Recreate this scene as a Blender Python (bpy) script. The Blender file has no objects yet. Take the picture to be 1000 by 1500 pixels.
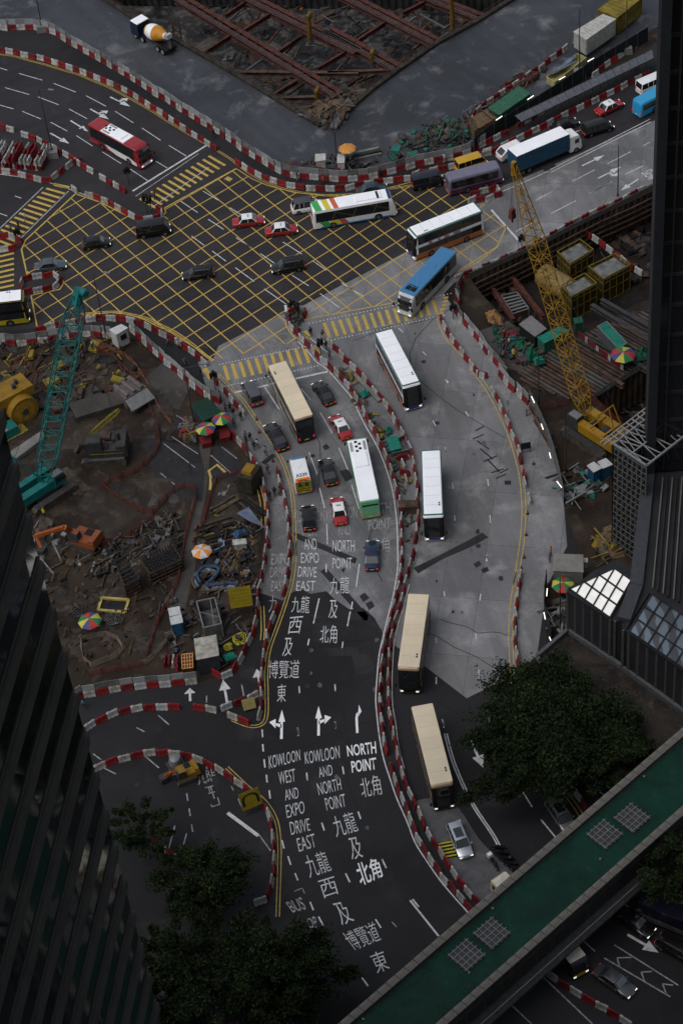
import bpy, bmesh, math, random
import numpy as np
from mathutils import Vector, Matrix
from mathutils.geometry import tessellate_polygon
R = math.radians
random.seed(7)
rng = np.random.default_rng(7)
SC = bpy.context.scene
COL = SC.collection

# ------------------------------------------------------------------ camera
F_, PITCH, ROLL, HC = 3176.19, 0.803984, -0.1111687, 196.658
_fw = Vector((0, math.cos(PITCH), -math.sin(PITCH)))
_rt = Vector((1, 0, 0))
_up = _rt.cross(_fw)
RT = _rt*math.cos(ROLL) + _up*math.sin(ROLL)
UP = -_rt*math.sin(ROLL) + _up*math.cos(ROLL)
cd = bpy.data.cameras.new('camera')
co = bpy.data.objects.new('camera', cd); COL.objects.link(co)
cd.sensor_fit = 'VERTICAL'; cd.sensor_height = 36.0; cd.lens = F_/1500*36.0
cd.clip_start = 0.5; cd.clip_end = 3000
co.matrix_world = Matrix(((RT.x, UP.x, -_fw.x, 0), (RT.y, UP.y, -_fw.y, 0), (RT.z, UP.z, -_fw.z, HC), (0, 0, 0, 1)))
SC.camera = co

# ------------------------------------------------------------------ light
W = bpy.data.worlds.new('World'); SC.world = W; W.use_nodes = True
nt = W.node_tree; nt.nodes.clear()
wo = nt.nodes.new('ShaderNodeOutputWorld'); bg = nt.nodes.new('ShaderNodeBackground')
sky = nt.nodes.new('ShaderNodeTexSky'); sky.sky_type = 'NISHITA'; sky.sun_disc = False
sky.sun_elevation = R(62); sky.sun_rotation = R(235)
sky.dust_density = 3.0; sky.air_density = 1.0; sky.ozone_density = 1.0
hs = nt.nodes.new('ShaderNodeHueSaturation'); hs.inputs['Saturation'].default_value = 0.42
nt.links.new(sky.outputs[0], hs.inputs['Color']); nt.links.new(hs.outputs[0], bg.inputs[0]); nt.links.new(bg.outputs[0], wo.inputs[0])
bg.inputs[1].default_value = 0.11
sd = bpy.data.lights.new('sun', 'SUN'); so = bpy.data.objects.new('sun', sd); COL.objects.link(so)
sd.energy = 0.7; sd.angle = R(38); sd.color = (1.0, 0.96, 0.9)
_el, _az = R(62), R(235)
_sd = Vector((math.sin(_az)*math.cos(_el), math.cos(_az)*math.cos(_el), math.sin(_el)))
so.rotation_euler = _sd.to_track_quat('Z', 'Y').to_euler(); so.location = (0, 0, 260)
SC.view_settings.view_transform = 'Standard'; SC.view_settings.look = 'None'
SC.view_settings.gamma = 1; SC.view_settings.use_curve_mapping = False
SC.view_settings.exposure = 0.55
SC.render.engine = 'CYCLES'

# ------------------------------------------------------------------ helpers
def G(x, y, z=0.0):
    "world point at height z that the photograph shows at pixel x, y"
    d = _fw*F_ + RT*(x-500) - UP*(y-750)
    return Vector((0, 0, HC)) + d*((z-HC)/d.z)
def zq(ox, oy, s, pts): return [(ox+x/s, oy+y/s) for x, y in pts]

MATS = {}
def mat(name, col, rough=0.6, metal=0.0, var=0.12, scale=1.5, col2=None, bump=0.0, bscale=20.0, spec=0.2, emit=None, coat=0.0, detail=6, obj=False):
    if name in MATS: return MATS[name]
    m = bpy.data.materials.new(name); m.use_nodes = True
    n = m.node_tree; b = n.nodes['Principled BSDF']
    b.inputs['Roughness'].default_value = rough; b.inputs['Metallic'].default_value = metal
    b.inputs['Specular IOR Level'].default_value = spec
    if coat: b.inputs['Coat Weight'].default_value = coat
    c = (*col, 1)
    tc = n.nodes.new('ShaderNodeTexCoord')
    nz = n.nodes.new('ShaderNodeTexNoise'); nz.inputs['Scale'].default_value = scale; nz.inputs['Detail'].default_value = detail
    n.links.new(tc.outputs['Object'] if obj else tc.outputs['Object'], nz.inputs['Vector'])
    rp = n.nodes.new('ShaderNodeValToRGB')
    c2 = col2 if col2 else tuple(v*(1-var*2.2) for v in col)
    rp.color_ramp.elements[0].position = 0.32; rp.color_ramp.elements[1].position = 0.68
    rp.color_ramp.elements[0].color = (*c2, 1); rp.color_ramp.elements[1].color = c
    n.links.new(nz.outputs[0], rp.inputs[0]); n.links.new(rp.outputs[0], b.inputs['Base Color'])
    if bump:
        bn = n.nodes.new('ShaderNodeTexNoise'); bn.inputs['Scale'].default_value = bscale; bn.inputs['Detail'].default_value = 4
        n.links.new(tc.outputs['Object'], bn.inputs['Vector'])
        bp = n.nodes.new('ShaderNodeBump'); bp.inputs['Strength'].default_value = bump; bp.inputs['Distance'].default_value = 0.05
        n.links.new(bn.outputs[0], bp.inputs['Height']); n.links.new(bp.outputs[0], b.inputs['Normal'])
    if emit:
        b.inputs['Emission Color'].default_value = (*emit[:3], 1); b.inputs['Emission Strength'].default_value = emit[3]
    MATS[name] = m
    return m

def ground_mat(name, base, dark, light, rough=(0.55, 0.85), streak=None, fine=6.0, big=0.06, crack=0.0, slab=None, wet=0.1, lightamt=0.62):
    "paved or bare ground: large patches, fine grain, tyre streaks, optional slab joints, damp areas"
    m = bpy.data.materials.new(name); m.use_nodes = True
    n = m.node_tree; b = n.nodes['Principled BSDF']; L = n.links
    g = n.nodes.new('ShaderNodeNewGeometry')
    def noise(sc, det=6, vec=None, dist=0.0, rough_=0.55):
        t = n.nodes.new('ShaderNodeTexNoise'); t.inputs['Scale'].default_value = sc; t.inputs['Detail'].default_value = det
        t.inputs['Distortion'].default_value = dist; t.inputs['Roughness'].default_value = rough_
        L.new(vec if vec else g.outputs['Position'], t.inputs['Vector']); return t.outputs[0]
    def ramp(src, a, bb, ca, cb):
        r = n.nodes.new('ShaderNodeValToRGB'); r.color_ramp.elements[0].position = a; r.color_ramp.elements[1].position = bb
        r.color_ramp.elements[0].color = ca; r.color_ramp.elements[1].color = cb; L.new(src, r.inputs[0]); return r.outputs[0]
    def mix(f, a, c, mode='MIX'):
        x = n.nodes.new('ShaderNodeMix'); x.data_type = 'RGBA'; x.blend_type = mode
        if isinstance(f, float): x.inputs[0].default_value = f
        else: L.new(f, x.inputs[0])
        for i, v in ((6, a), (7, c)):
            if isinstance(v, tuple): x.inputs[i].default_value = v
            else: L.new(v, x.inputs[i])
        return x.outputs[2]
    W1, B1 = (1, 1, 1, 1), (0, 0, 0, 1)
    f1 = ramp(noise(big, 8, dist=0.6), 0.40, 0.62, B1, W1)
    c = mix(f1, (*dark, 1), (*base, 1))
    f2 = ramp(noise(big*3.7, 8, dist=0.25, rough_=0.7), lightamt-0.05, lightamt+0.14, B1, W1)
    c = mix(f2, c, (*light, 1))
    f3 = ramp(noise(fine, 5, rough_=0.7), 0.3, 0.7, (0.72, 0.72, 0.72, 1), (1.2, 1.2, 1.2, 1))
    c = mix(1.0, c, f3, 'MULTIPLY')
    if streak is not None:
        mp = n.nodes.new('ShaderNodeMapping'); mp.inputs['Rotation'].default_value = (0, 0, -streak); mp.vector_type = 'TEXTURE'
        mp.inputs['Rotation'].default_value = (0, 0, streak)
        mp.inputs['Scale'].default_value = (22, 1.6, 1)
        L.new(g.outputs['Position'], mp.inputs['Vector'])
        f4 = ramp(noise(1.0, 6, mp.outputs[0], 0.4), 0.36, 0.64, (0.78, 0.78, 0.78, 1), (1.1, 1.1, 1.1, 1))
        c = mix(0.6, c, f4, 'MULTIPLY')
    if slab:
        mp = n.nodes.new('ShaderNodeMapping'); mp.inputs['Rotation'].default_value = (0, 0, slab[2])
        L.new(g.outputs['Position'], mp.inputs['Vector'])
        br = n.nodes.new('ShaderNodeTexBrick'); br.offset = 0.0; br.inputs['Scale'].default_value = 1.0
        br.inputs['Brick Width'].default_value = slab[0]; br.inputs['Row Height'].default_value = slab[1]
        br.inputs['Mortar Size'].default_value = 0.035; br.inputs['Mortar Smooth'].default_value = 0.4
        br.inputs['Color1'].default_value = (0.9, 0.9, 0.9, 1); br.inputs['Color2'].default_value = (1.08, 1.08, 1.08, 1)
        br.inputs['Mortar'].default_value = (0.55, 0.55, 0.55, 1)
        L.new(mp.outputs[0], br.inputs['Vector'])
        c = mix(1.0, c, br.outputs[0], 'MULTIPLY')
    if crack:
        v = n.nodes.new('ShaderNodeTexVoronoi'); v.feature = 'DISTANCE_TO_EDGE'; v.inputs['Scale'].default_value = crack
        L.new(g.outputs['Position'], v.inputs['Vector'])
        f5 = ramp(v.outputs['Distance'], 0.0, 0.02, (0.6, 0.6, 0.6, 1), (1, 1, 1, 1)); c = mix(0.7, c, f5, 'MULTIPLY')
    L.new(c, b.inputs['Base Color'])
    wr = n.nodes.new('ShaderNodeMapRange'); wr.inputs['From Min'].default_value = 0.42; wr.inputs['From Max'].default_value = 0.6
    wr.inputs['To Min'].default_value = rough[0]; wr.inputs['To Max'].default_value = rough[1]
    L.new(noise(big*2.3, 7, dist=0.3), wr.inputs['Value']); L.new(wr.outputs[0], b.inputs['Roughness'])
    b.inputs['Specular IOR Level'].default_value = wet
    bp = n.nodes.new('ShaderNodeBump'); bp.inputs['Strength'].default_value = 0.25; bp.inputs['Distance'].default_value = 0.03
    L.new(noise(fine*2, 5), bp.inputs['Height']); L.new(bp.outputs[0], b.inputs['Normal'])
    MATS[name] = m
    return m

class MB:
    def __init__(s): s.v = []; s.f = []; s.mi = []; s.mats = []
    def _m(s, m):
        if m is None: return 0
        if m not in s.mats: s.mats.append(m)
        return s.mats.index(m)
    def add(s, vs, fs, m=None):
        o = len(s.v); s.v += [tuple(v) for v in vs]; i = s._m(m)
        for f in fs: s.f.append([o+k for k in f]); s.mi.append(i)
        return s
    def box(s, x0, x1, y0, y1, z0, z1, m=None, M=None, tx=0, ty=0):
        "box, top inset by tx, ty"
        vs = [(x0, y0, z0), (x1, y0, z0), (x1, y1, z0), (x0, y1, z0), (x0+tx, y0+ty, z1), (x1-tx, y0+ty, z1), (x1-tx, y1-ty, z1), (x0+tx, y1-ty, z1)]
        if M is not None: vs = [M @ Vector(v) for v in vs]
        return s.add(vs, [(3, 2, 1, 0), (4, 5, 6, 7), (0, 1, 5, 4), (1, 2, 6, 5), (2, 3, 7, 6), (3, 0, 4, 7)], m)
    def obox(s, c, ang, L, Wd, z0, z1, m=None, t=0):
        return s.box(-L/2, L/2, -Wd/2, Wd/2, z0, z1, m, Matrix.Translation((c[0], c[1], 0)) @ Matrix.Rotation(ang, 4, 'Z'), t, t)
    def bar(s, a, b, w=0.1, h=None, m=None):
        "square bar from a to b"
        a = Vector(a); b = Vector(b); h = h or w; d = b-a
        if d.length < 1e-6: return s
        x = d.normalized(); up = Vector((0, 0, 1)) if abs(x.z) < 0.95 else Vector((1, 0, 0))
        y = up.cross(x).normalized(); z = x.cross(y)
        vs = []
        for p in (a, b):
            for sy, sz in ((-1, -1), (1, -1), (1, 1), (-1, 1)): vs.append(p + y*(sy*w/2) + z*(sz*h/2))
        return s.add(vs, [(0, 3, 2, 1), (4, 5, 6, 7), (0, 1, 5, 4), (1, 2, 6, 5), (2, 3, 7, 6), (3, 0, 4, 7)], m)
    def ibeam(s, a, b, w=0.4, h=0.5, m=None):
        a = Vector(a); b = Vector(b); u = Vector((0, 0, 1))
        s.bar(a+u*(h/2-0.03), b+u*(h/2-0.03), w, 0.05, m); s.bar(a-u*(h/2-0.03), b-u*(h/2-0.03), w, 0.05, m)
        return s.bar(a, b, 0.06, h-0.12, m)
    def tube(s, a, b, r=0.1, r2=None, n=8, m=None, cap=True):
        a = Vector(a); b = Vector(b); r2 = r if r2 is None else r2
        x = (b-a).normalized(); up = Vector((0, 0, 1)) if abs(x.z) < 0.95 else Vector((1, 0, 0))
        y = up.cross(x).normalized(); z = x.cross(y); vs = []
        for p, rr in ((a, r), (b, r2)):
            for k in range(n): t = 2*math.pi*k/n; vs.append(p + y*math.cos(t)*rr + z*math.sin(t)*rr)
        fs = [(k, (k+1) % n, n+(k+1) % n, n+k) for k in range(n)]
        if cap: fs += [tuple(range(n-1, -1, -1)), tuple(range(n, 2*n))]
        return s.add(vs, fs, m)
    def path(s, pts, r=0.05, n=6, m=None):
        for a, b in zip(pts[:-1], pts[1:]): s.tube(a, b, r, r, n, m)
        return s
    def prism(s, poly, z0, z1, m=None):
        "vertical prism over polygon (world xy)"
        n = len(poly)
        ar = sum(poly[i][0]*poly[(i+1) % n][1]-poly[(i+1) % n][0]*poly[i][1] for i in range(n))
        if ar < 0: poly = poly[::-1]
        vs = [(p[0], p[1], z0) for p in poly]+[(p[0], p[1], z1) for p in poly]
        return s.add(vs, [tuple(range(n-1, -1, -1)), tuple(range(n, 2*n))]+[(k, (k+1) % n, n+(k+1) % n, n+k) for k in range(n)], m)
    def loft(s, rings, m=None, cap=True, close=True):
        n = len(rings[0]); vs = [p for r_ in rings for p in r_]; fs = []
        for i in range(len(rings)-1):
            for k in range(n if close else n-1):
                k2 = (k+1) % n; fs.append((i*n+k, i*n+k2, (i+1)*n+k2, (i+1)*n+k))
        if cap: fs += [tuple(range(n-1, -1, -1)), tuple((len(rings)-1)*n+k for k in range(n))]
        return s.add(vs, fs, m)
    def lathe(s, prof, c=(0, 0, 0), n=16, m=None):
        rings = [[(c[0]+r_*math.cos(2*math.pi*k/n), c[1]+r_*math.sin(2*math.pi*k/n), c[2]+z) for k in range(n)] for r_, z in prof]
        return s.loft(rings, m)
    def mesh(s, name, smooth=False):
        me = bpy.data.meshes.new(name); me.from_pydata(s.v, [], s.f); me.validate(verbose=False)
        for m in s.mats: me.materials.append(m)
        if len(s.mats) > 1 and len(me.polygons) == len(s.mi): me.polygons.foreach_set('material_index', s.mi)
        if smooth: me.shade_smooth() if hasattr(me, 'shade_smooth') else None
        me.update(); return me
    def build(s, name, m=None, parent=None, smooth=False, loc=None, fixn=True):
        if m is not None and not s.mats: s.mats = [m]; 
        me = s.mesh(name, False)
        if fixn:
            bm = bmesh.new(); bm.from_mesh(me); bmesh.ops.recalc_face_normals(bm, faces=bm.faces); bm.to_mesh(me); bm.free()
        if smooth:
            for p in me.polygons: p.use_smooth = True
            try: me.set_sharp_from_angle(angle=R(smooth if smooth is not True else 40))
            except Exception: pass
        return link(name, me, parent, loc)

def link(name, me, parent=None, loc=None, rz=0):
    o = bpy.data.objects.new(name, me); COL.objects.link(o)
    if parent is not None: o.parent = parent
    if loc is not None: o.location = loc
    if rz: o.rotation_euler[2] = rz
    return o
def tag(o, label, cat, group=None):
    o['label'] = label; o['category'] = cat
    if group: o['group'] = group
    return o
def root(name, label, cat, loc=(0, 0, 0), rz=0.0, group=None):
    o = bpy.data.objects.new(name, None); COL.objects.link(o); o.empty_display_size = 0.3
    o.location = loc; o.rotation_euler = (0, 0, rz); return tag(o, label, cat, group)
def struct(o): o['kind'] = 'structure'; return o
def stuff(o): o['kind'] = 'stuff'; return o
KIDS = {}
def dup(o, loc, rz, label=None, group=None, parent=None, scale=None):
    c = o.copy(); COL.objects.link(c)
    if parent is None: c.location = loc; c.rotation_euler = (0, 0, rz)
    if scale: c.scale = scale
    if label: c['label'] = label
    if group: c['group'] = group
    for k in list(o.children): _dc(k, c)
    return c
def _dc(k, p):
    c = k.copy(); COL.objects.link(c); c.parent = p
    for g in list(k.children): _dc(g, c)
def resample(pts, step):
    pts = [Vector((p[0], p[1], 0)) for p in pts]; out = []; acc = 0
    d = [0]
    for a, b in zip(pts[:-1], pts[1:]): d.append(d[-1]+(b-a).length)
    n = max(1, round(d[-1]/step)); st = d[-1]/n; j = 0
    for i in range(n+1):
        t = min(i*st, d[-1]-1e-6)
        while j < len(d)-2 and d[j+1] < t: j += 1
        out.append(pts[j].lerp(pts[j+1], (t-d[j])/max(1e-6, d[j+1]-d[j])))
    return out
def smoothpx(pts, k=4):
    "Catmull-Rom through pixel points"
    P = [pts[0]]+list(pts)+[pts[-1]]; out = []
    for i in range(1, len(P)-2):
        for j in range(k):
            t = j/k; a, b, c, d = P[i-1], P[i], P[i+1], P[i+2]
            out.append(tuple(0.5*((2*b[q])+(-a[q]+c[q])*t+(2*a[q]-5*b[q]+4*c[q]-d[q])*t*t+(-a[q]+3*b[q]-3*c[q]+d[q])*t**3) for q in (0, 1)))
    out.append(tuple(pts[-1])); return out
def flat(name, px, z, m, parent=None, thick=None, hole=None):
    "sheet over a polygon given by photo pixels"
    w = [G(x, y, z) for x, y in px]; w = [Vector((p.x, p.y, z)) for p in w]
    tris = tessellate_polygon([w])
    me = bpy.data.meshes.new(name); me.from_pydata([tuple(p) for p in w], [], [tuple(t) for t in tris])
    bm = bmesh.new(); bm.from_mesh(me); bmesh.ops.recalc_face_normals(bm, faces=bm.faces)
    for f in bm.faces:
        if f.normal.z < 0: f.normal_flip()
    bm.to_mesh(me); bm.free(); me.materials.append(m)
    return link(name, me, parent)
def strip_verts(w, width):
    "left / right offsets for a world polyline"
    out = []
    for i, p in enumerate(w):
        a = w[max(0, i-1)]; b = w[min(len(w)-1, i+1)]; d = (b-a); d.z = 0
        if d.length < 1e-6: d = Vector((1, 0, 0))
        d.normalize(); nrm = Vector((-d.y, d.x, 0)); out.append((p+nrm*width/2, p-nrm*width/2))
    return out
def line_mb(mb, w, width, z, m=None):
    sv = strip_verts([Vector((p[0], p[1], 0)) for p in w], width); vs = []
    for a, b in sv: vs += [(a.x, a.y, z), (b.x, b.y, z)]
    mb.add(vs, [(2*i+1, 2*i+3, 2*i+2, 2*i) for i in range(len(sv)-1)], m)
# ------------------------------------------------------------------ materials
asph = ground_mat('asphalt', (0.0215, 0.0215, 0.024), (0.0135, 0.0135, 0.015), (0.033, 0.033, 0.036), (0.5, 0.8), None, 9.0, 0.05, wet=0.12)
asph_up = ground_mat('junction_asphalt', (0.031, 0.029, 0.032), (0.024, 0.023, 0.026), (0.042, 0.041, 0.045), (0.5, 0.8), R(20), 9.0, 0.05, wet=0.1)
conc = ground_mat('road_concrete', (0.172, 0.174, 0.183), (0.118, 0.120, 0.128), (0.25, 0.252, 0.262), (0.5, 0.8), R(-82), 8.0, 0.05, slab=(4.5, 9.0, R(14)), wet=0.16, lightamt=0.57)
conc2 = ground_mat('carriageway_concrete', (0.138, 0.140, 0.147), (0.088, 0.09, 0.096), (0.20, 0.202, 0.21), (0.5, 0.8), R(-76), 8.0, 0.06, slab=(4.0, 8.0, R(-22)), wet=0.16, lightamt=0.55)
haul = ground_mat('haul_road', (0.042, 0.046, 0.055), (0.026, 0.029, 0.036), (0.14, 0.145, 0.155), (0.35, 0.7), R(-62), 5.0, 0.045, wet=0.22, lightamt=0.585)  # pale light patches paint the sky sheen into the road colour
earth = ground_mat('site_earth', (0.033, 0.0225, 0.0155), (0.014, 0.0105, 0.0085), (0.056, 0.045, 0.035), (0.5, 0.9), None, 2.5, 0.09, wet=0.12, lightamt=0.58)
pitmud = ground_mat('pit_mud', (0.030, 0.028, 0.028), (0.008, 0.009, 0.011), (0.10, 0.098, 0.095), (0.3, 0.8), None, 1.2, 0.16, wet=0.2, lightamt=0.52)
paving = ground_mat('light_slab', (0.062, 0.059, 0.055), (0.036, 0.033, 0.03), (0.09, 0.087, 0.082), (0.5, 0.9), None, 4.0, 0.12)
patchm = ground_mat('tar_patch', (0.028, 0.028, 0.031), (0.02, 0.02, 0.022), (0.036, 0.036, 0.04), (0.5, 0.8), None, 9.0, 0.3)
conc_st = ground_mat('damp_concrete', (0.09, 0.091, 0.097), (0.06, 0.061, 0.066), (0.12, 0.122, 0.13), (0.4, 0.7), None, 7.0, 0.5, wet=.3)
def paint(name, col, worn, thr=0.45):
    m = bpy.data.materials.new(name); m.use_nodes = True; n = m.node_tree; b = n.nodes['Principled BSDF']; L = n.links
    g = n.nodes.new('ShaderNodeNewGeometry'); t = n.nodes.new('ShaderNodeTexNoise'); t.inputs['Scale'].default_value = 2.2; t.inputs['Detail'].default_value = 9; t.inputs['Roughness'].default_value = 0.75
    L.new(g.outputs['Position'], t.inputs['Vector']); r = n.nodes.new('ShaderNodeValToRGB')
    r.color_ramp.elements[0].position = thr-0.1; r.color_ramp.elements[1].position = thr+0.08
    r.color_ramp.elements[0].color = (*worn, 1); r.color_ramp.elements[1].color = (*col, 1)
    L.new(t.outputs[0], r.inputs[0]); L.new(r.outputs[0], b.inputs['Base Color']); b.inputs['Roughness'].default_value = 0.55
    MATS[name] = m; return m
white_p = paint('white_paint', (0.46, 0.47, 0.49), (0.17, 0.17, 0.18), 0.43)
white_f = paint('worn_white_paint', (0.29, 0.29, 0.30), (0.10, 0.10, 0.105), 0.5)
white_b = paint('fresh_white_paint', (0.66, 0.67, 0.7), (0.6, 0.6, 0.62), 0.36)
yellow_p = paint('yellow_paint', (0.40, 0.27, 0.045), (0.20, 0.14, 0.04), 0.42)
yellow_f = paint('worn_yellow_paint', (0.40, 0.28, 0.05), (0.17, 0.14, 0.07), 0.46)
red_pl = mat('red_plastic', (0.18, 0.018, 0.022), 0.5, var=0.3, scale=1.6, detail=8)
white_pl = mat('white_plastic', (0.43, 0.425, 0.40), 0.5, var=0.3, scale=1.5, detail=8)
grey_pn = mat('grey_panel', (0.21, 0.215, 0.22), 0.5, var=0.12, scale=1.0)
steel = mat('grey_steel', (0.11, 0.115, 0.12), 0.45, 0.3, var=0.15)
galv = mat('galvanised', (0.18, 0.185, 0.19), 0.5, 0.3, var=0.12)
rust = mat('rusted_steel', (0.085, 0.030, 0.024), 0.8, var=0.3, scale=1.2, bump=0.3)
rust2 = mat('brown_steel', (0.085, 0.055, 0.042), 0.8, var=0.3, scale=1.0, bump=0.3)
dark = mat('black_rubber', (0.012, 0.012, 0.013), 0.75, spec=.15)
darkst = mat('dark_steel', (0.045, 0.046, 0.05), 0.55, 0.2, var=0.15)
wood = mat('timber', (0.14, 0.09, 0.048), 0.85, var=0.25, scale=3)
wood2 = mat('old_timber', (0.07, 0.053, 0.038), 0.85, var=0.25, scale=3)
cement = mat('cast_concrete', (0.16, 0.16, 0.155), 0.85, var=0.15, scale=0.8, bump=0.2)
green_t = mat('green_sheeting', (0.008, 0.09, 0.05), 0.6, var=0.2)
teal_t = mat('teal_sheeting', (0.010, 0.15, 0.11), 0.55, var=0.15)
yellow_m = mat('yellow_metal', (0.21, 0.12, 0.012), 0.5, var=0.15, scale=1.0)
yellow_d = mat('dull_yellow', (0.20, 0.15, 0.022), 0.6, var=0.25, scale=0.8)
orange_m = mat('orange_metal', (0.26, 0.065, 0.014), 0.5, var=0.15)
teal_m = mat('teal_metal', (0.010, 0.125, 0.12), 0.5, var=0.15, scale=0.8)
tarp_b = mat('blue_tarp', (0.13, 0.17, 0.25), 0.5, var=0.25, scale=0.9)
mesh_o = mat('orange_fence', (0.13, 0.03, 0.022), 0.7, var=0.2)
lampw = mat('lamp_tube', (0.8, 0.8, 0.8), 0.4, emit=(1.0, 0.93, 0.75, 1.3))

# ------------------------------------------------------------------ ground and pits
PIT_A = [(60, -60), (140, -12), (190, 22), (262, 60), (345, 108), (470, 184), (489, 178), (545, 130), (584, 101), (641, 62), (701, 29), (755, -5), (820, -50)]
PIT_B = [(689, 409), (720, 394), (755, 378), (834, 338), (877, 316), (920, 297), (975, 270), (975, 428), (930, 446), (872, 474), (806, 502), (748, 474), (706, 432)]
PIT_C = [(872, 581), (948, 536), (975, 524), (975, 612), (948, 632), (912, 640)]
def sheet(name, outer, holes, z, m, parent=None):
    loops = [[Vector((p[0], p[1], z)) for p in outer]]+[[Vector((p[0], p[1], z)) for p in h] for h in holes]
    allv = [v for l in loops for v in l]; tris = tessellate_polygon(loops)
    me = bpy.data.meshes.new(name); me.from_pydata([tuple(v) for v in allv], [], [tuple(t) for t in tris])
    bm = bmesh.new(); bm.from_mesh(me)
    bm.normal_update()
    for f in bm.faces:
        if f.normal.z < 0: f.normal_flip()
    bm.to_mesh(me); bm.free(); me.materials.append(m); return link(name, me, parent)
def w2(px, z=0.0): return [(lambda p: (p.x, p.y))(G(x, y, z)) for x, y in px]
HA, HB, HCc = w2(PIT_A), w2(PIT_B), w2(PIT_C)
ground = struct(sheet('ground', [(-900, -600), (900, -600), (900, 1500), (-900, 1500)], [HA, HB, HCc], 0.0, earth))
road = struct(bpy.data.objects.new('road', None)); COL.objects.link(road)
T2 = [(-60, 38), (0, 43), (20, 44), (51, 43), (73, 48), (85, 53), (112, 70), (136, 83), (160, 97), (184, 111), (204, 124), (231, 141), (255, 155), (279, 171), (306, 187), (316, 193), (339, 208), (362, 225), (384, 238), (403, 250), (426, 259), (453, 262), (476, 264), (502, 266), (521, 264), (544, 262), (567, 255), (590, 249), (620, 241), (643, 238), (669, 232), (692, 223), (711, 212)]
struct_h = sheet('haul_road', w2([(-200, -60)]+[(-100, 30)]+T2[1:]+[(735, 190), (800, 140), (880, 85), (960, 40), (1060, -20), (1060, -160), (-200, -160)]), [HA], 0.006, haul); struct(struct_h)
AS = [(-160, -60), (-100, 30)]+T2[1:]+[(735, 200), (800, 165), (880, 110), (960, 62), (1100, -10), (1140, 180), (975, 262), (953, 270), (834, 330), (755, 370), (687, 402), (664, 415), (650, 430), (668, 458), (694, 492), (712, 516), (744, 558), (775, 592), (800, 640), (815, 690), (825, 738), (845, 800), (800, 860), (800, 960), (900, 1080), (1150, 1180), (1150, 1720), (60, 1720), (100, 1100), (112, 1024), (188, 1010), (288, 1000), (352, 985), (372, 920), (384, 824), (393, 751), (385, 697), (340, 636), (312, 590), (258, 547), (197, 493), (150, 482), (54, 490), (-160, 500)]
sheet('asphalt', w2(AS), [], 0.014, asph, road)
JU = [(-160, 120), (-100, 60)]+[(0, 80), (20, 82), (44, 88), (68, 93), (99, 104), (134, 114), (177, 133), (221, 161), (265, 190), (316, 224), (346, 242), (392, 270), (438, 281), (506, 283), (563, 273), (628, 256), (700, 229), (783, 194), (878, 146), (960, 102), (1130, 10), (1130, 110), (952, 179), (770, 259), (735, 273), (599, 367), (320, 507), (300, 512), (252, 490), (211, 472), (163, 461), (54, 480), (-160, 500)]
sheet('junction_asphalt', w2(JU), [], 0.018, asph_up, road)
CR = [(500, 418), (599, 367), (735, 273), (770, 259), (952, 179), (1140, 98), (1140, 180), (975, 262), (953, 270), (834, 330), (755, 370), (687, 402), (664, 415), (650, 430), (668, 458), (694, 492), (712, 516), (744, 558), (775, 592), (800, 640), (815, 690), (825, 738), (830, 800), (800, 860), (786, 960), (760, 985), (683, 1023), (640, 990), (612, 968), (572, 942), (586, 888), (602, 824), (612, 750), (606, 683), (578, 615), (534, 557), (500, 523), (425, 470), (430, 455)]
sheet('right_carriageway', w2(CR), [], 0.022, conc, road)
CL = [(312, 527), (320, 507), (418, 458), (425, 470), (500, 523), (534, 557), (578, 615), (606, 683), (612, 750), (602, 824), (586, 888), (574, 935), (562, 930), (548, 905), (532, 891), (512, 893), (490, 878), (478, 866), (455, 870), (440, 862), (428, 868), (414, 880), (380, 868), (386, 824), (394, 751), (387, 697), (364, 664), (336, 628), (314, 590), (300, 560), (290, 530)]
sheet('left_carriageway', w2(CL), [], 0.023, conc2, road)
for px in ([(293, 650), (309, 652), (303, 720), (292, 770), (284, 850), (262, 850), (276, 770), (287, 700)], [(205, 560), (240, 530), (282, 560), (262, 600), (228, 590)], [(100, 560), (165, 530), (190, 560), (110, 610)], [(195, 740), (260, 715), (262, 735), (240, 745)],
           [(700, 485), (745, 470), (800, 530), (775, 548), (745, 540)], [(240, 880), (262, 850), (280, 850), (272, 890), (268, 940)]):
    struct(flat('concrete_apron', px, 0.008, paving))
for px in ([(605, 832), (640, 815), (688, 790), (706, 780), (715, 787), (690, 801), (650, 818), (612, 840)], [(693, 826), (701, 821), (705, 827), (697, 832)], [(704, 834), (713, 830), (716, 836), (707, 840)], [(738, 704), (748, 704), (748, 710), (739, 710)],
           [(469, 837), (478, 832), (560, 925), (552, 930)], [(425, 777), (440, 783), (523, 818), (520, 826), (436, 790)], [(382, 677), (399, 664), (405, 668), (388, 681)], [(526, 873), (534, 868), (541, 876), (532, 882)], [(535, 884), (544, 880), (549, 888), (540, 894)], [(516, 655), (524, 648), (535, 655), (526, 662)],
           [(472, 654), (478, 650), (483, 656), (476, 660)], [(497, 690), (509, 687), (518, 700), (506, 706)], [(790, 243), (806, 237), (815, 243), (798, 252)], [(385, 1215), (396, 1230), (396, 1262), (375, 1262)], [(456, 900), (540, 895), (538, 909), (462, 907)], [(480, 950), (545, 945), (550, 985), (520, 990), (515, 960), (482, 962)]):
    flat('tar_patch', px, 0.027, patchm, road)
sheet('bus_bay', w2([(606, 1174), (621, 1170), (660, 1168), (680, 1196), (700, 1228), (722, 1252), (745, 1272), (770, 1300), (712, 1338), (693, 1316), (660, 1278), (628, 1226)]), [], 0.0235, conc_st, road)
sheet('old_asphalt', w2([(205, 640), (292, 655), (300, 690), (296, 735), (262, 728), (225, 700)]), [], 0.03, patchm, road)
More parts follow.
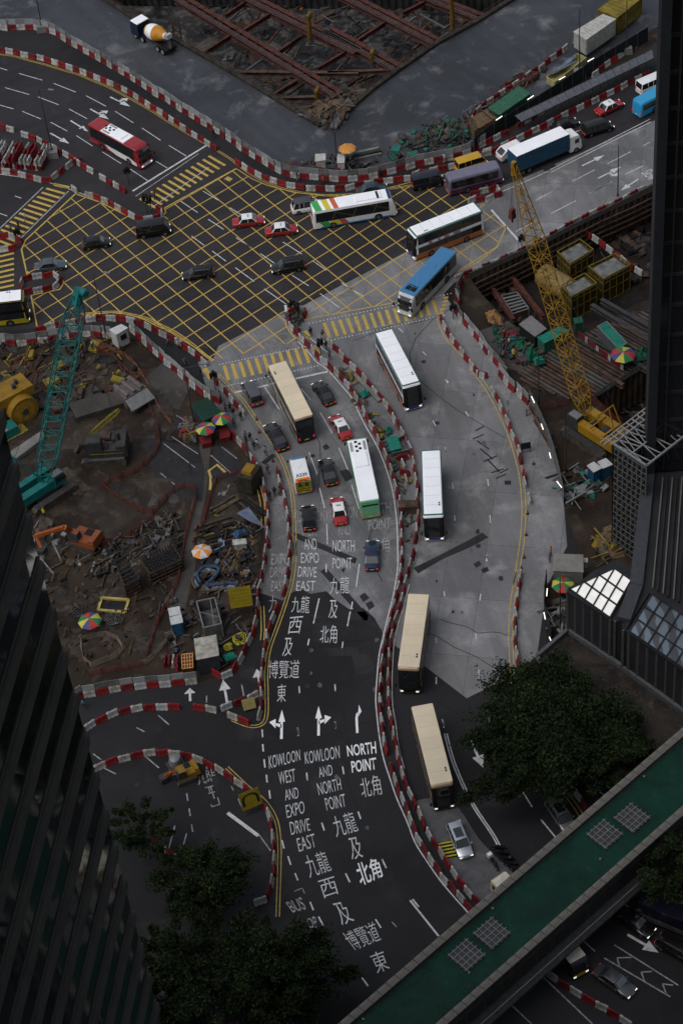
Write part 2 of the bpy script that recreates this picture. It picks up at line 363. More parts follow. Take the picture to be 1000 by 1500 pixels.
sheet('old_asphalt', w2([(315, 650), (345, 662), (362, 700), (318, 712), (306, 740), (305, 700)]), [], 0.03, patchm, road)
# fine dark joint scars on the right carriageway
for i, (x, y, l, a) in enumerate([(700, 640, 18, -.4), (707, 652, 22, .6), (712, 665, 24, .7), (718, 672, 22, -.4), (722, 682, 26, .8), (728, 690, 20, -.3), (733, 698, 16, -.4), (702, 628, 14, -.5), (738, 690, 14, -.5)]):
    mb = MB(); line_mb(mb, [G(x-l*.5*math.cos(a), y-l*.5*math.sin(a)), G(x+l*.5*math.cos(a), y+l*.5*math.sin(a))], 0.22, 0.028); mb.build('tar_patch', patchm, road)

def pit(name, px, hole, depth, wallm, floorm, floorname, ridge=0.0):
    mb = MB(); n = len(hole)
    for i in range(n):
        a, b = hole[i], hole[(i+1) % n]; L = math.dist(a, b)
        if ridge and L > 1:
            k = max(1, int(L/ridge)); d = ((b[0]-a[0])/L, (b[1]-a[1])/L); nr = (-d[1], d[0])
            ar = sum(hole[q][0]*hole[(q+1) % n][1]-hole[(q+1) % n][0]*hole[q][1] for q in range(n)); sg = -1 if ar > 0 else 1
            ps = []
            for j in range(k):
                for t, o in ((0, 0), (.3, 0), (.5, .22), (.8, .22)):
                    s_ = (j+t)/k*L; ps.append((a[0]+d[0]*s_+nr[0]*o*sg, a[1]+d[1]*s_+nr[1]*o*sg))
            ps.append(b)
        else: ps = [a, b]
        vs = []
        for p in ps: vs += [(p[0], p[1], 0.0), (p[0], p[1], -depth)]
        mb.add(vs, [(2*j, 2*j+1, 2*j+3, 2*j+2) for j in range(len(ps)-1)], wallm)
    w = struct(mb.build(name, wallm, fixn=False)); f = struct(sheet(floorname, [(p[0], p[1]) for p in hole], [], -depth+0.01, floorm)); return w, f
sheetpile = mat('sheet_pile', (0.075, 0.055, 0.045), 0.85, var=0.3, scale=0.5, bump=0.3)
pit('deep_pit_wall', PIT_A, HA, 9.0, mat('wet_wall', (0.035, 0.033, 0.034), 0.7, var=0.3, scale=0.4, bump=0.3), pitmud, 'deep_pit_floor', 1.2)
pit('shallow_pit_wall', PIT_B, HB, 5.5, sheetpile, ground_mat('pit_mud_b', (0.022, 0.018, 0.016), (0.010, 0.009, 0.009), (0.045, 0.038, 0.034), (0.5, 0.9), None, 2, 0.2), 'shallow_pit_floor', 1.0)
pit('corner_pit_wall', PIT_C, HCc, 6.0, sheetpile, MATS['pit_mud_b'], 'corner_pit_floor', 1.0)

# ------------------------------------------------------------------ markings
ZM = 0.034
def mark(name, pts, width, m, z=ZM, sm=False):
    if sm: pts = smoothpx(pts, 4)
    mb = MB(); line_mb(mb, [G(*p) for p in pts], width, z); return mb.build(name, m, road)
def dashes(o, s, segs, w=0.13, m=None, name='lane_dash'):
    for a, b, c, d in segs: mark(name, zq(*o, s, [(a, b), (c, d)]), w, m or white_p)
c1 = ((0, 0), 2.941); c5 = ((320, 250), 2.941); c6 = ((250, 280), 4.348); b2 = ((320, 520), 2.941); c4 = ((340, 760), 3.125); c7 = ((340, 1020), 2.6316); c8 = ((620, 1050), 2.6316)
dashes(*c1, [(0, 293, 32, 303), (83, 317, 184, 346), (233, 360, 327, 397), (23, 378, 128, 408), (165, 418, 254, 452), (0, 453, 60, 470), (97, 480, 177, 513), (372, 413, 457, 458), (298, 470, 376, 512), (497, 480, 576, 530), (219, 527, 292, 566), (330, 585, 400, 630), (612, 552, 692, 605), (442, 655, 522, 705), (728, 627, 803, 673), (560, 728, 637, 779), (672, 695, 722, 725)])
dashes(*c6, [(205, 0, 303, 58), (65, 65, 172, 137), (0, 193, 60, 235), (133, 287, 215, 347), (240, 180, 338, 245), (375, 105, 450, 152), (418, 297, 515, 362), (265, 382, 352, 447), (715, 325, 835, 402), (570, 398, 660, 460), (412, 488, 533, 577), (770, 535, 880, 605), (905, 445, 990, 505)])
dashes(*c5, [(197, 510, 290, 575), (437, 530, 520, 590), (530, 485, 625, 543), (775, 680, 795, 697), (878, 780, 893, 795), (970, 893, 990, 912)])
dashes((0, 260), 2.941, [(65, 80, 93, 90), (0, 155, 33, 167), (718, 178, 775, 217)])
dashes((620, 0), 2.632, [(572, 700, 660, 655), (637, 747, 725, 702), (708, 632, 798, 585), (447, 763, 522, 725), (845, 563, 872, 548), (777, 672, 845, 640), (580, 512, 600, 503)])
dashes((640, 250), 2.778, [(400, 122, 497, 70), (617, 95, 710, 45), (462, 175, 563, 123), (320, 248, 400, 205)])
dashes(*b2, [(922, 283, 935, 305), (975, 402, 980, 422), (390, 420, 425, 515), (518, 400, 557, 495), (437, 247, 490, 337), (435, 573, 457, 660), (466, 728, 469, 815), (573, 560, 605, 665), (200, 140, 262, 235), (355, 145, 397, 195)])
dashes((640, 540), 2.778, [(28, 38, 43, 60), (115, 175, 127, 195), (33, 320, 37, 345), (62, 465, 65, 490), (205, 450, 208, 477), (70, 597, 72, 620), (214, 597, 216, 628), (200, 758, 203, 785)])
dashes((640, 800), 2.778, [(203, 35, 198, 62), (177, 195, 173, 222), (158, 355, 157, 385), (168, 503, 170, 540), (28, 185, 30, 205), (210, 695, 213, 720), (20, 705, 27, 740)])
dashes(*c4, [(933, 545, 933, 570), (933, 725, 933, 757), (963, 925, 967, 950), (582, 207, 567, 312), (430, 208, 430, 245), (398, 365, 372, 480), (550, 380, 545, 415), (540, 425, 527, 492), (352, 550, 346, 580), (507, 563, 503, 592), (306, 767, 309, 798), (470, 757, 472, 790), (298, 955, 303, 995), (470, 932, 472, 962), (137, 965, 140, 1000)], 0.15)
dashes(*c7, [(118, 185, 120, 213), (123, 243, 127, 275), (132, 303, 135, 333), (143, 363, 147, 395), (252, 120, 255, 150), (287, 295, 290, 325), (396, 98, 398, 125), (425, 270, 430, 300), (485, 445, 495, 473), (345, 488, 355, 518), (192, 555, 200, 587), (215, 617, 226, 650), (242, 682, 253, 710), (437, 683, 453, 717), (577, 628, 593, 662), (300, 793, 313, 825), (333, 850, 350, 883), (552, 860, 573, 893), (500, 1085, 523, 1117)], 0.17)
dashes(*c7, [(615, 870, 633, 890), (240, 752, 270, 740), (270, 740, 280, 762)], 0.1, white_f)
dashes(*c7, [(685, 787, 795, 925), (695, 783, 718, 812)], 0.2)
dashes(*c8, [(295, 135, 303, 150), (360, 255, 418, 348), (452, 397, 512, 470), (655, 275, 700, 305)], 0.17)
dashes(*c8, [(305, 1080, 415, 1184), (430, 975, 650, 1184), (735, 880, 980, 1035), (695, 930, 950, 1080), (745, 930, 800, 928), (745, 930, 755, 965), (838, 985, 880, 982), (838, 985, 850, 1020), (920, 1030, 960, 1035), (920, 1030, 935, 1070), (750, 705, 880, 800), (940, 845, 1000, 885), (600, 850, 660, 905)], 0.15, white_f)
dashes((110, 1080), 3.333, [(537, 207, 541, 233), (545, 273, 551, 310), (557, 348, 563, 385), (569, 427, 575, 463), (763, 240, 773, 260), (797, 300, 813, 338), (900, 480, 955, 555), (455, 555, 488, 432), (510, 598, 545, 470), (140, 150, 200, 180), (345, 95, 410, 150), (90, 82, 128, 110)], 0.15, white_f)
dashes((110, 1080), 3.333, [(745, 370, 895, 482)], 0.42)
dashes((0, 800), 2.5, [(893, 548, 885, 508), (757, 575, 757, 548), (580, 620, 620, 655), (500, 665, 530, 680)], 0.15, white_f)
dashes(*c1, [(572, 824, 888, 628)], 0.3, name='stop_line')
dashes(*b2, [(70, 162, 215, 130), (330, 103, 480, 70)], 0.32, name='stop_line')
dashes((640, 250), 2.778, [(220, 160, 335, 290)], 0.3, name='stop_line')
dashes((620, 0), 2.632, [(490, 665, 875, 470), (487, 655, 872, 460), (395, 700, 480, 660), (300, 740, 395, 700)], 0.13, name='edge_line')
dashes((620, 0), 2.632, [(-40, 0, -41, 0)], 0.01)
MV = [(422, 468), (425, 481), (439, 495), (456, 512), (470, 529), (480, 535), (493, 548), (507, 564), (521, 581), (531, 602), (541, 622), (555, 646), (565, 668), (573, 690), (580, 714), (584, 738), (587, 765), (588, 798), (588, 830), (582, 869), (574, 901), (567, 930), (561, 958), (558, 990), (556, 1022), (558, 1048), (562, 1081), (568, 1111), (578, 1142), (587, 1168), (602, 1202), (614, 1233), (633, 1263), (652, 1290), (674, 1316), (690, 1334), (702, 1352)]
MW = [(480, 502), (490, 512), (500, 523), (517, 540), (534, 557), (551, 578), (565, 595), (578, 615), (589, 636), (599, 656), (606, 683), (610, 710), (612, 738), (612, 765), (609, 792), (602, 824), (594, 856), (586, 888), (578, 914), (572, 942), (570, 971), (569, 1003), (570, 1035), (574, 1058), (579, 1096), (587, 1126), (598, 1157), (610, 1183), (621, 1210), (636, 1237), (652, 1263), (671, 1290), (693, 1316), (706, 1330)]
mark('edge_line', [(x-6, y+2) for x, y in MV[2:]], 0.14, white_p, sm=True)
mark('edge_line', [(x+5, y) for x, y in MW[16:26]], 0.12, white_p, sm=True)
mark('edge_line', [(x+4, y) for x, y in MW[6:16]], 0.08, white_f, sm=True)
for d in (0, 5): mark('edge_line', zq(620, 1050, 2.6316, [(80+d*2, 65), (112+d*2, 180), (180+d*2, 330), (265+d*2, 460), (300+d*2, 530)]), 0.16, white_p, sm=True)
mark('edge_line', zq(0, 150, 3.846, [(0, 405), (230, 440), (420, 500), (600, 570), (800, 680)]), 0.12, white_p, sm=True)
mark('edge_line', [(436, 481), (484, 520)], 0.12, white_p); mark('edge_line', [(418, 447), (420, 462)], 0.35, white_p)
def dbl(pts, m=yellow_f, gap=0.32, w=0.12):
    w_ = [Vector((p.x, p.y, 0)) for p in [G(*q) for q in smoothpx(pts, 4)]]
    for s_ in (-gap/2, gap/2):
        sv = strip_verts(w_, abs(s_)*2); l = [a if s_ > 0 else b for a, b in sv]
        mb = MB(); line_mb(mb, l, w, ZM+0.004); mb.build('kerb_line', m, road)
dbl(zq(320, 520, 2.941, [(0, 85), (100, 190), (150, 260), (240, 390), (300, 520), (322, 640), (327, 760), (330, 870)])+zq(340, 760, 3.125, [(287, 100), (285, 200), (270, 300), (240, 400), (205, 500), (170, 600), (157, 700), (158, 800), (157, 900), (135, 942), (80, 950), (0, 920)]), gap=0.36)
dbl(zq(340, 1020, 2.6316, [(-20, 275), (60, 350), (130, 410), (170, 480), (182, 560), (182, 660), (178, 780), (176, 850)]), gap=0.36)
dbl(zq(640, 250, 2.778, [(5, 560), (12, 620), (40, 680), (90, 735), (150, 800)])+zq(640, 540, 2.778, [(140, 0), (180, 50), (225, 120), (265, 200), (295, 270), (320, 350), (340, 430), (350, 520), (352, 600), (345, 700), (330, 800), (318, 885)])+zq(640, 800, 2.778, [(330, 100), (310, 200), (300, 300), (300, 400), (303, 490), (310, 560)]), gap=0.5, w=0.13)
dbl([(-40, 78)]+zq(0, 0, 2.941, [(0, 235), (60, 242), (130, 262), (200, 280), (280, 305), (340, 322), (400, 348), (460, 372), (560, 425), (640, 470), (720, 520), (800, 570), (860, 605), (940, 652), (1000, 690)])+zq(240, 0, 2.632, [(290, 640), (350, 680), (420, 715), (500, 737), (600, 752), (700, 757), (800, 742), (900, 724), (1000, 708)]), yellow_p, 0.28, 0.1)
dbl(zq(0, 260, 2.941, [(350, 590), (420, 583), (500, 580), (560, 590), (640, 610), (700, 640), (760, 670), (830, 720), (890, 770), (920, 790)]), yellow_p, 0.3, 0.15)
dbl(zq(0, 800, 2.5, [(960, 220), (963, 300), (960, 345)]), yellow_f, 0.4)
dbl([(365, 680), (374, 700), (384, 735), (386, 775)], yellow_f, 0.5)
dbl(zq(620, 1050, 2.6316, [(475, 200), (520, 265), (570, 325), (610, 385)]), yellow_f, 0.5)
# yellow box
BOX = [(111, 284), (146, 296), (170, 308), (194, 320), (209, 327), (236, 322), (243, 311), (241, 305), (346, 247), (369, 262), (392, 272), (430, 282), (470, 286), (520, 284), (563, 277), (620, 262), (668, 252), (706, 296), (742, 330), (727, 363), (697, 386), (664, 400), (575, 444), (451, 467), (436, 474), (424, 468), (418, 474), (424, 486), (436, 500), (312, 528), (289, 511), (272, 501), (252, 488), (231, 478), (211, 468), (190, 461), (163, 458), (136, 461), (100, 470), (55, 480), (46, 433), (88, 424), (94, 414), (88, 404), (40, 402), (32, 366), (38, 352)]
bw = w2(BOX)
mark('box_junction_outline', BOX[:9]+[], 0.22, yellow_p); mark('box_junction_outline', BOX[8:17], 0.14, yellow_p); mark('box_junction_outline', BOX[18:29], 0.2, yellow_f); mark('box_junction_outline', BOX[29:39], 0.16, yellow_p); mark('box_junction_outline', BOX[38:]+[BOX[0]], 0.24, yellow_p)
N0 = G(504.2, 354.2); gA = G(520.9, 367.7)-N0; gB = G(525.3, 341.4)-N0; gA.z = gB.z = 0
def clipline(o, d):
    ts = []
    for i in range(len(bw)):
        a, b = bw[i], bw[(i+1) % len(bw)]; ex, ey = b[0]-a[0], b[1]-a[1]; den = d.x*ey-d.y*ex
        if abs(den) < 1e-9: continue
        t = ((a[0]-o.x)*ey-(a[1]-o.y)*ex)/den; s_ = ((a[0]-o.x)*d.y-(a[1]-o.y)*d.x)/den
        if 0 <= s_ < 1: ts.append(t)
    ts.sort(); return list(zip(ts[::2], ts[1::2]))
for d, e, rn in ((gA, gB, range(-34, 20)), (gB, gA, range(-34, 24))):
    for k in rn:
        o = N0+e*k
        for t0, t1 in clipline(o, d):
            if (t1-t0)*d.length < 0.6: continue
            mb = MB(); p, q = o+d*t0, o+d*t1; nseg = max(1, int((t1-t0)))
            line_mb(mb, [p.lerp(q, j/nseg) for j in range(nseg+1)], 0.16, ZM-0.003+(0.003 if d is gA else 0)); mb.build('box_junction_line', yellow_p, road)
# crossings
def bars(o, s, segs, w=0.42, m=None):
    for a, b, c, d in segs: mark('crossing_bar', zq(*o, s, [(a, b), (c, d)]), w, m or yellow_p)
bars((0, 150), 3.846, [(262-25.4*i, 485+23.3*i, 365-25*i, 515+24.3*i) for i in range(13)])
bars((0, 0), 1, [(205+8.4*i, 291-5.2*i, 229+8.4*i, 305-5.2*i) for i in range(13)])
bars((0, 0), 1, [(-22, 381+7.6*i, 21, 371+7.8*i) for i in range(8)])
bars(*c5, [(25+34*i, 840-8*i, 45+34.5*i, 905-7.6*i) for i in range(11)], 0.46)
bars(*c5, [(455+33.3*i, 656-7*i, 480+33*i, 722-7.4*i) for i in range(15)], 0.46, yellow_f)
bars((640, 250), 2.778, [(27, 520, 45, 515), (22, 535, 42, 530), (18, 550, 38, 545), (12, 568, 32, 560), (8, 585, 26, 578)], 0.35)
for px in ([(456, 508), (462, 505), (473, 522), (466, 526)], [(443, 486), (449, 484), (456, 494), (450, 497)], [(296, 541), (303, 538), (313, 553), (306, 556)], [(208, 292), (214, 289), (222, 296), (216, 300)], [(80, 268), (103, 273), (100, 277), (79, 272)], [(334, 258), (341, 262), (336, 266), (328, 262)]):
    flat('tactile_pad', px, ZM, yellow_f, road)
# crossing studs: small white squares either side
sm_ = MB()
for (a, b, nn) in (((63, 275), (-5, 340), 40), ((100, 281), (30, 350), 40), ((222, 305), (305, 246), 36), ((200, 287), (290, 226), 36), ((322, 534), (456, 506), 30), ((330, 566), (470, 535), 30), ((453, 474), (660, 430), 40), ((470, 502), (650, 462), 36)):
    for i in range(nn):
        t = i/(nn-1); p = G(a[0]+(b[0]-a[0])*t, a[1]+(b[1]-a[1])*t); sm_.box(p.x-.09, p.x+.09, p.y-.09, p.y+.09, ZM-.004, ZM+.004)
stuff(sm_.build('crossing_studs', white_p, road))
def arrow(px, m=None, w=0.16, branch=0, L=1.1):
    a, b = G(*px[0]), G(*px[1]); d = (b-a); d.z = 0; ln = d.length; d.normalize(); n_ = Vector((-d.y, d.x, 0)); mb = MB(); z = ZM
    h = min(1.9, ln*.42); hw = 0.62*L
    q = b-d*h
    mb.add([(p.x, p.y, z) for p in (a-n_*w, a+n_*w, q+n_*w*.9, q-n_*w*.9)], [(0, 1, 2, 3)])
    mb.add([(p.x, p.y, z) for p in (q-n_*hw, q+n_*hw, b)], [(0, 1, 2)])
    if branch:
        s_ = branch; c = a+d*ln*.42; e = c+n_*s_*0.75+d*0.45
        mb.add([(p.x, p.y, z) for p in (c-d*.2, c+d*.35, e+d*.12, e-d*.22)], [(0, 1, 2, 3)])
        mb.add([(p.x, p.y, z) for p in (e-d*.65-n_*s_*.05, e+n_*s_*.7+d*.3, e+d*.7-n_*s_*.05)], [(0, 1, 2)])
    return mb.build('arrow_marking', m or white_p, road)
for p, br in (([(475, 418), (562, 460)], 1), ([(390, 470), (470, 515)], 1), ([(305, 520), (382, 568)], 0), ([(218, 574), (300, 620)], 0)): arrow(zq(0, 0, 2.941, p), branch=br, w=.13, L=.8)
for p, br in (([(610, 640), (697, 598)], 0), ([(672, 688), (762, 643)], -1), ([(828, 690), (760, 735)], 0)): arrow(zq(620, 0, 2.632, p), branch=br, w=.13, L=.8)
arrow(zq(340, 1020, 2.6316, [(190, 165), (192, 52)]), white_b, .15, 1, .62); arrow(zq(340, 1020, 2.6316, [(333, 152), (333, 38)]), white_b, .15, -1, .62)
mark('arrow_marking', zq(340, 1020, 2.6316, [(482, 142), (479, 85), (482, 68), (488, 64)]), 0.28, white_b)
flat('arrow_marking', zq(340, 1020, 2.6316, [(488, 32), (498, 58), (484, 80)]), ZM, white_b, road)
arrow(zq(620, 1050, 2.6316, [(180, 90), (230, 197)]), w=.16); arrow(zq(620, 1050, 2.6316, [(785, 840), (905, 910)]), w=.16)
for p in ([(697, 568), (695, 520)], [(833, 578), (817, 490)], [(955, 520), (940, 450)]): arrow(zq(0, 800, 2.5, p), w=.15)
# lettering
def text_quad(s_, quad, m, bold=0.0, parent=None, z=ZM, world=None):
    cu = bpy.data.curves.new('t', 'FONT'); cu.body = s_; cu.offset = bold; cu.resolution_u = 3
    o = bpy.data.objects.new('t', cu); COL.objects.link(o)
    me = bpy.data.meshes.new_from_object(o.evaluated_get(bpy.context.evaluated_depsgraph_get()))
    bpy.data.objects.remove(o); bpy.data.curves.remove(cu)
    xs = [v.co.x for v in me.vertices]; ys = [v.co.y for v in me.vertices]
    x0, x1, y0, y1 = min(xs), max(xs), min(ys), max(ys)
    q = world if world else [Vector((p.x, p.y, z)) for p in (G(*p_, z) for p_ in quad)]
    for v in me.vertices:
        u, t = (v.co.x-x0)/(x1-x0), (v.co.y-y0)/(y1-y0)
        v.co = q[0].lerp(q[1], u).lerp(q[3].lerp(q[2], u), 1-t)
    me.materials.clear(); me.materials.append(m); me.update()
    return link('lettering', me, parent)
for s_, q, m, bo in [
    ('KOWLOON', [(140, 230), (260, 205), (263, 247), (143, 280)], white_p, 0), ('WEST', [(177, 292), (241, 278), (245, 328), (181, 340)], white_p, 0), ('AND', [(201, 360), (253, 350), (257, 392), (205, 402)], white_p, 0),
    ('EXPO', [(205, 420), (276, 402), (280, 450), (212, 470)], white_p, 0), ('DRIVE', [(220, 485), (296, 470), (302, 517), (228, 535)], white_p, 0), ('EAST', [(247, 548), (315, 528), (325, 580), (258, 600)], white_p, 0),
    ('九龍', [(272, 615), (355, 595), (385, 670), (300, 702)], white_p, 0), ('西', [(330, 712), (392, 693), (412, 760), (352, 780)], white_p, 0), ('及', [(385, 800), (430, 790), (472, 865), (425, 885)], white_p, 0),
    ('博覽道', [(420, 915), (545, 865), (575, 940), (470, 980)], white_p, 0), ('東', [(525, 995), (580, 975), (608, 1050), (560, 1070)], white_p, 0),
    ('KOWLOON', [(278, 215), (412, 190), (415, 238), (282, 262)], white_p, 0), ('AND', [(330, 275), (383, 262), (388, 303), (336, 313)], white_p, 0), ('NORTH', [(325, 335), (415, 315), (422, 360), (335, 382)], white_p, 0),
    ('POINT', [(355, 393), (432, 375), (440, 425), (365, 440)], white_p, 0), ('九龍', [(380, 465), (462, 442), (488, 518), (402, 545)], white_p, 0), ('及', [(445, 548), (490, 540), (505, 620), (462, 632)], white_p, 0),
    ('北角', [(468, 645), (560, 620), (582, 695), (498, 735)], white_b, 0.010), ('NORTH', [(440, 190), (552, 173), (556, 220), (445, 232)], white_b, 0.014), ('POINT', [(457, 250), (553, 235), (556, 282), (462, 295)], white_b, 0.014),
    ('北角', [(488, 318), (565, 300), (578, 378), (502, 392)], white_p, 0), ('BUS', [(204.7, 794.7), (265.8, 772.4), (286.8, 821), (234, 834)], white_f, 0.01), ('OP', [(284, 858), (319.7, 846), (334, 892), (297, 895)], white_f, 0.01)]:
    text_quad(s_, zq(340, 1020, 2.6316, q), m, bo-0.006 if bo == 0 else bo, road)
for s_, q, m in [
    ('AND', [(328, 92), (385, 90), (388, 140), (330, 140)], white_p), ('EXPO', [(315, 155), (397, 155), (397, 202), (315, 202)], white_p), ('DRIVE', [(303, 218), (388, 222), (385, 268), (300, 265)], white_p), ('EAST', [(295, 285), (382, 283), (378, 330), (293, 330)], white_p),
    ('九龍', [(275, 358), (355, 352), (352, 432), (270, 428)], white_p), ('西', [(265, 450), (325, 445), (310, 525), (252, 528)], white_p), ('及', [(240, 545), (283, 545), (270, 625), (228, 630)], white_p), ('博覽道', [(168, 650), (310, 645), (305, 730), (165, 730)], white_p),
    ('東', [(207, 760), (247, 755), (245, 838), (205, 838)], white_p), ('NORTH', [(460, 97), (560, 97), (560, 150), (458, 150)], white_p), ('POINT', [(460, 180), (548, 177), (548, 228), (458, 228)], white_p), ('九龍', [(450, 268), (535, 262), (535, 340), (445, 345)], white_p),
    ('及', [(445, 372), (487, 372), (478, 455), (440, 455)], white_p), ('北角', [(405, 490), (482, 485), (478, 570), (400, 568)], white_p), ('EXPO', [(180, 160), (262, 160), (262, 208), (178, 210)], white_f), ('DRIVE', [(175, 222), (250, 222), (248, 265), (173, 268)], white_f),
    ('EAST', [(180, 285), (245, 285), (243, 330), (178, 332)], white_f), ('九', [(168, 352), (218, 350), (210, 428), (166, 428)], white_f)]:
    text_quad(s_, zq(340, 760, 3.125, q), m, -0.006, road)
for s_, q in [('WEST', [(355, 735), (427, 735), (427, 780), (355, 780)]), ('KOWLOON', [(325, 672), (455, 668), (458, 718), (325, 722)]), ('AND', [(512, 728), (565, 728), (568, 775), (515, 775)]), ('KOWLOON', [(462, 668), (595, 650), (597, 700), (465, 715)]),
              ('NORTH', [(618, 645), (742, 632), (742, 680), (620, 690)]), ('POINT', [(645, 712), (740, 700), (740, 748), (645, 755)]), ('北角', [(655, 790), (735, 780), (738, 850), (655, 855)])]:
    text_quad(s_, zq(320, 520, 2.941, q), white_f, 0.004, road)
text_quad('RE', zq(285, 1110, 16.8, [(270, 320), (470, 270), (520, 430), (310, 500)]), white_f, 0.004, road)
for q in ([(260, 745), (465, 690)], [(350, 735), (385, 880)], [(400, 720), (490, 1010)], [(345, 885), (510, 840)], [(405, 1150), (430, 1210), (620, 1150), (570, 980)], [(125, 470), (130, 600), (100, 670)], [(190, 430), (215, 530)], [(330, 540), (345, 590)], [(340, 545), (400, 510), (425, 580)], [(230, 570), (250, 630), (290, 620), (285, 570)], [(290, 200), (300, 280), (330, 265)]): mark('lettering', zq(285, 1110, 16.8, q), .13, white_f)
text_quad('Slow', zq(925, 240, 25.6, [(710, 180), (1030, 450), (650, 640), (320, 350)]), white_p, 0.004, road)

seal = mat('crack_seal', (0.010, 0.010, 0.011), .5, var=.1)
for pts in ([(480, 905), (500, 930), (520, 985), (560, 960)], [(440, 960), (480, 945), (560, 935)], [(455, 900), (462, 960), (500, 1005), (555, 985)], [(520, 890), (525, 960)], [(430, 870), (470, 900), (520, 915), (570, 925)], [(415, 1010), (450, 1030), (470, 1075), (460, 1130)], [(470, 1040), (500, 1060), (560, 1055)], [(388, 1010), (420, 990), (450, 985)], [(600, 900), (640, 935), (720, 975)], [(130, 1075), (220, 1062), (330, 1075), (380, 1100)], [(500, 1100), (520, 1180), (560, 1260)], [(610, 1010), (690, 1060), (720, 1130)], [(150, 1150), (200, 1180), (250, 1250)], [(645, 905), (700, 925), (745, 930)], [(560, 740), (540, 800), (560, 850)], [(430, 600), (470, 650), (465, 720)], [(640, 460), (600, 520), (640, 580), (740, 640)], [(520, 500), (560, 480), (620, 470), (660, 450)]):
    mark('crack_seal', [(x+random.uniform(-3, 3), y+random.uniform(-3, 3)) for x, y in smoothpx(pts, 3)], 0.09, seal, 0.0290)
for i in range(46):
    x, y = random.choice(((random.uniform(430, 560), random.uniform(560, 850)), (random.uniform(600, 750), random.uniform(480, 950)), (random.uniform(420, 560), random.uniform(900, 1250))))
    s_ = random.uniform(1.5, 5); flat('oil_stain', [(x+s_*math.cos(a)*random.uniform(.5, 1.2), y+s_*1.2*math.sin(a)*random.uniform(.5, 1.2)) for a in [k*math.pi/4 for k in range(8)]], 0.0285, patchm if i % 3 == 0 else conc_st, road) if s_ < 4.2 else None

for a, b in (((240, 650), (286, 685)), ((309, 667), (338, 693)), ((235, 693), (256, 710)), ((325, 655), (347, 672)), ((252, 640), (290, 665))): mark('old_lane_line', [a, b], .13, white_f, .04)
mark('old_yellow_line', [(308, 718), (309, 700), (306, 690), (318, 681), (330, 692)], .35, yellow_f, .04)
mh = mat('manhole_iron', (0.03, 0.03, 0.032), .6, .3)
for x, y in ((458, 668), (522, 655), (640, 620), (700, 800), (450, 1005), (500, 1120), (300, 300), (120, 190), (420, 340), (560, 330), (690, 250), (200, 1150), (620, 530), (430, 1260)):
    p = G(x, y); mb = MB(); mb.tube((p.x, p.y, .0), (p.x, p.y, .036), .33, .33, 14); mb.build('manhole_cover', mh, road)
# ------------------------------------------------------------------ buildings
tglass = mat('tower_glass', (0.006, 0.008, 0.009), 0.05, 0.0, var=0.1, scale=0.1, spec=0.7)
tglass2 = mat('black_glass', (0.010, 0.011, 0.013), 0.12, 0.0, var=0.1, scale=0.1, spec=0.6)
spand = mat('spandrel_stone', (0.06, 0.058, 0.052), 0.6, var=0.12, scale=0.6)
fin_m = mat('fin_metal', (0.12, 0.12, 0.118), 0.5, 0.2, var=0.1)
blackst = mat('black_cladding', (0.022, 0.023, 0.026), 0.5, var=0.15, scale=0.3)
K = Vector((-18.4, 90.0, 0)); bdir = Vector((-0.2, -0.98, 0)).normalized(); ldir = Vector((-0.98, 0.2, 0)).normalized()
lt = root('office_tower', 'dark glass office tower with long stone bands filling the left edge of the view', 'building', tuple(K))
FLH, HT, LEN = 4.2, 150.0, 118.0
core = MB(); Pn = ldir*0.35
pts = [Pn, Pn+bdir*LEN, Pn+bdir*LEN+ldir*40, Pn+ldir*40]
core.prism([(p.x, p.y) for p in pts], 0, HT); core.build('wall', blackst, lt)
nf = int(HT/FLH)
for k in range(nf):
    z0 = k*FLH; g = MB(); npn = 60 if 4 <= k <= 24 else 8
    for j in range(npn):
        a = bdir*(LEN*j/npn); b = bdir*(LEN*(j+1)/npn); t1, t2, t3 = (random.uniform(-.018, .018) for _ in range(3))
        g.add([a+Vector((0, 0, z0+1.15))+ldir*t1, b+Vector((0, 0, z0+1.15))+ldir*t2, b+Vector((0, 0, z0+FLH))+ldir*t3, a+Vector((0, 0, z0+FLH))-ldir*t1], [(0, 1, 2, 3)])
    g.build('window_band', tglass, lt, fixn=False)
    s_ = MB(); o_ = -ldir*0.28
    for (za, zb, pr) in ((z0+0.12, z0+1.1, 0.26), (z0+1.5, z0+1.56, 0.12), (z0-0.25, z0-0.19, 0.12)):
        if za < 0: continue
        q = [ldir*0.3, bdir*LEN+ldir*0.3, bdir*LEN-ldir*pr, -ldir*pr]
        s_.prism([(p.x, p.y) for p in q], za, zb)
    s_.build('spandrel', spand, lt)
# tower rising at the right edge
RC = G(949, 692, 11.3); RC.z = 0; rt_ = root('dark_tower', 'black glass tower forming the dark vertical band on the right edge', 'building', (RC.x, RC.y, 0))
RH = 240.0; MBt = MB(); MBt.prism([(0, 0), (60, -4), (70, 50), (17, 54)], 0, RH); MBt.build('wall', tglass2, rt_)
for k in range(12):
    f = MB(); f.box(1.6+k*4, 1.75+k*4, -0.6-k*.27, -0.15-k*.26, 12, RH); f.build('fin', blackst, rt_)
for k in range(52):
    f = MB(); f.prism([(0, -0.12), (60, -4.12), (60, -4.0), (0, 0.0)], 2+k*4.4, 2.5+k*4.4); f.build('spandrel', blackst, rt_)
cp = MB(); cp.box(-0.5, 0.55, -0.9, 0.6, 0, RH); cp.build('corner_column', MATS.get('col') or mat('corner_cladding', (0.022, 0.024, 0.028), 0.45, var=0.1), rt_)
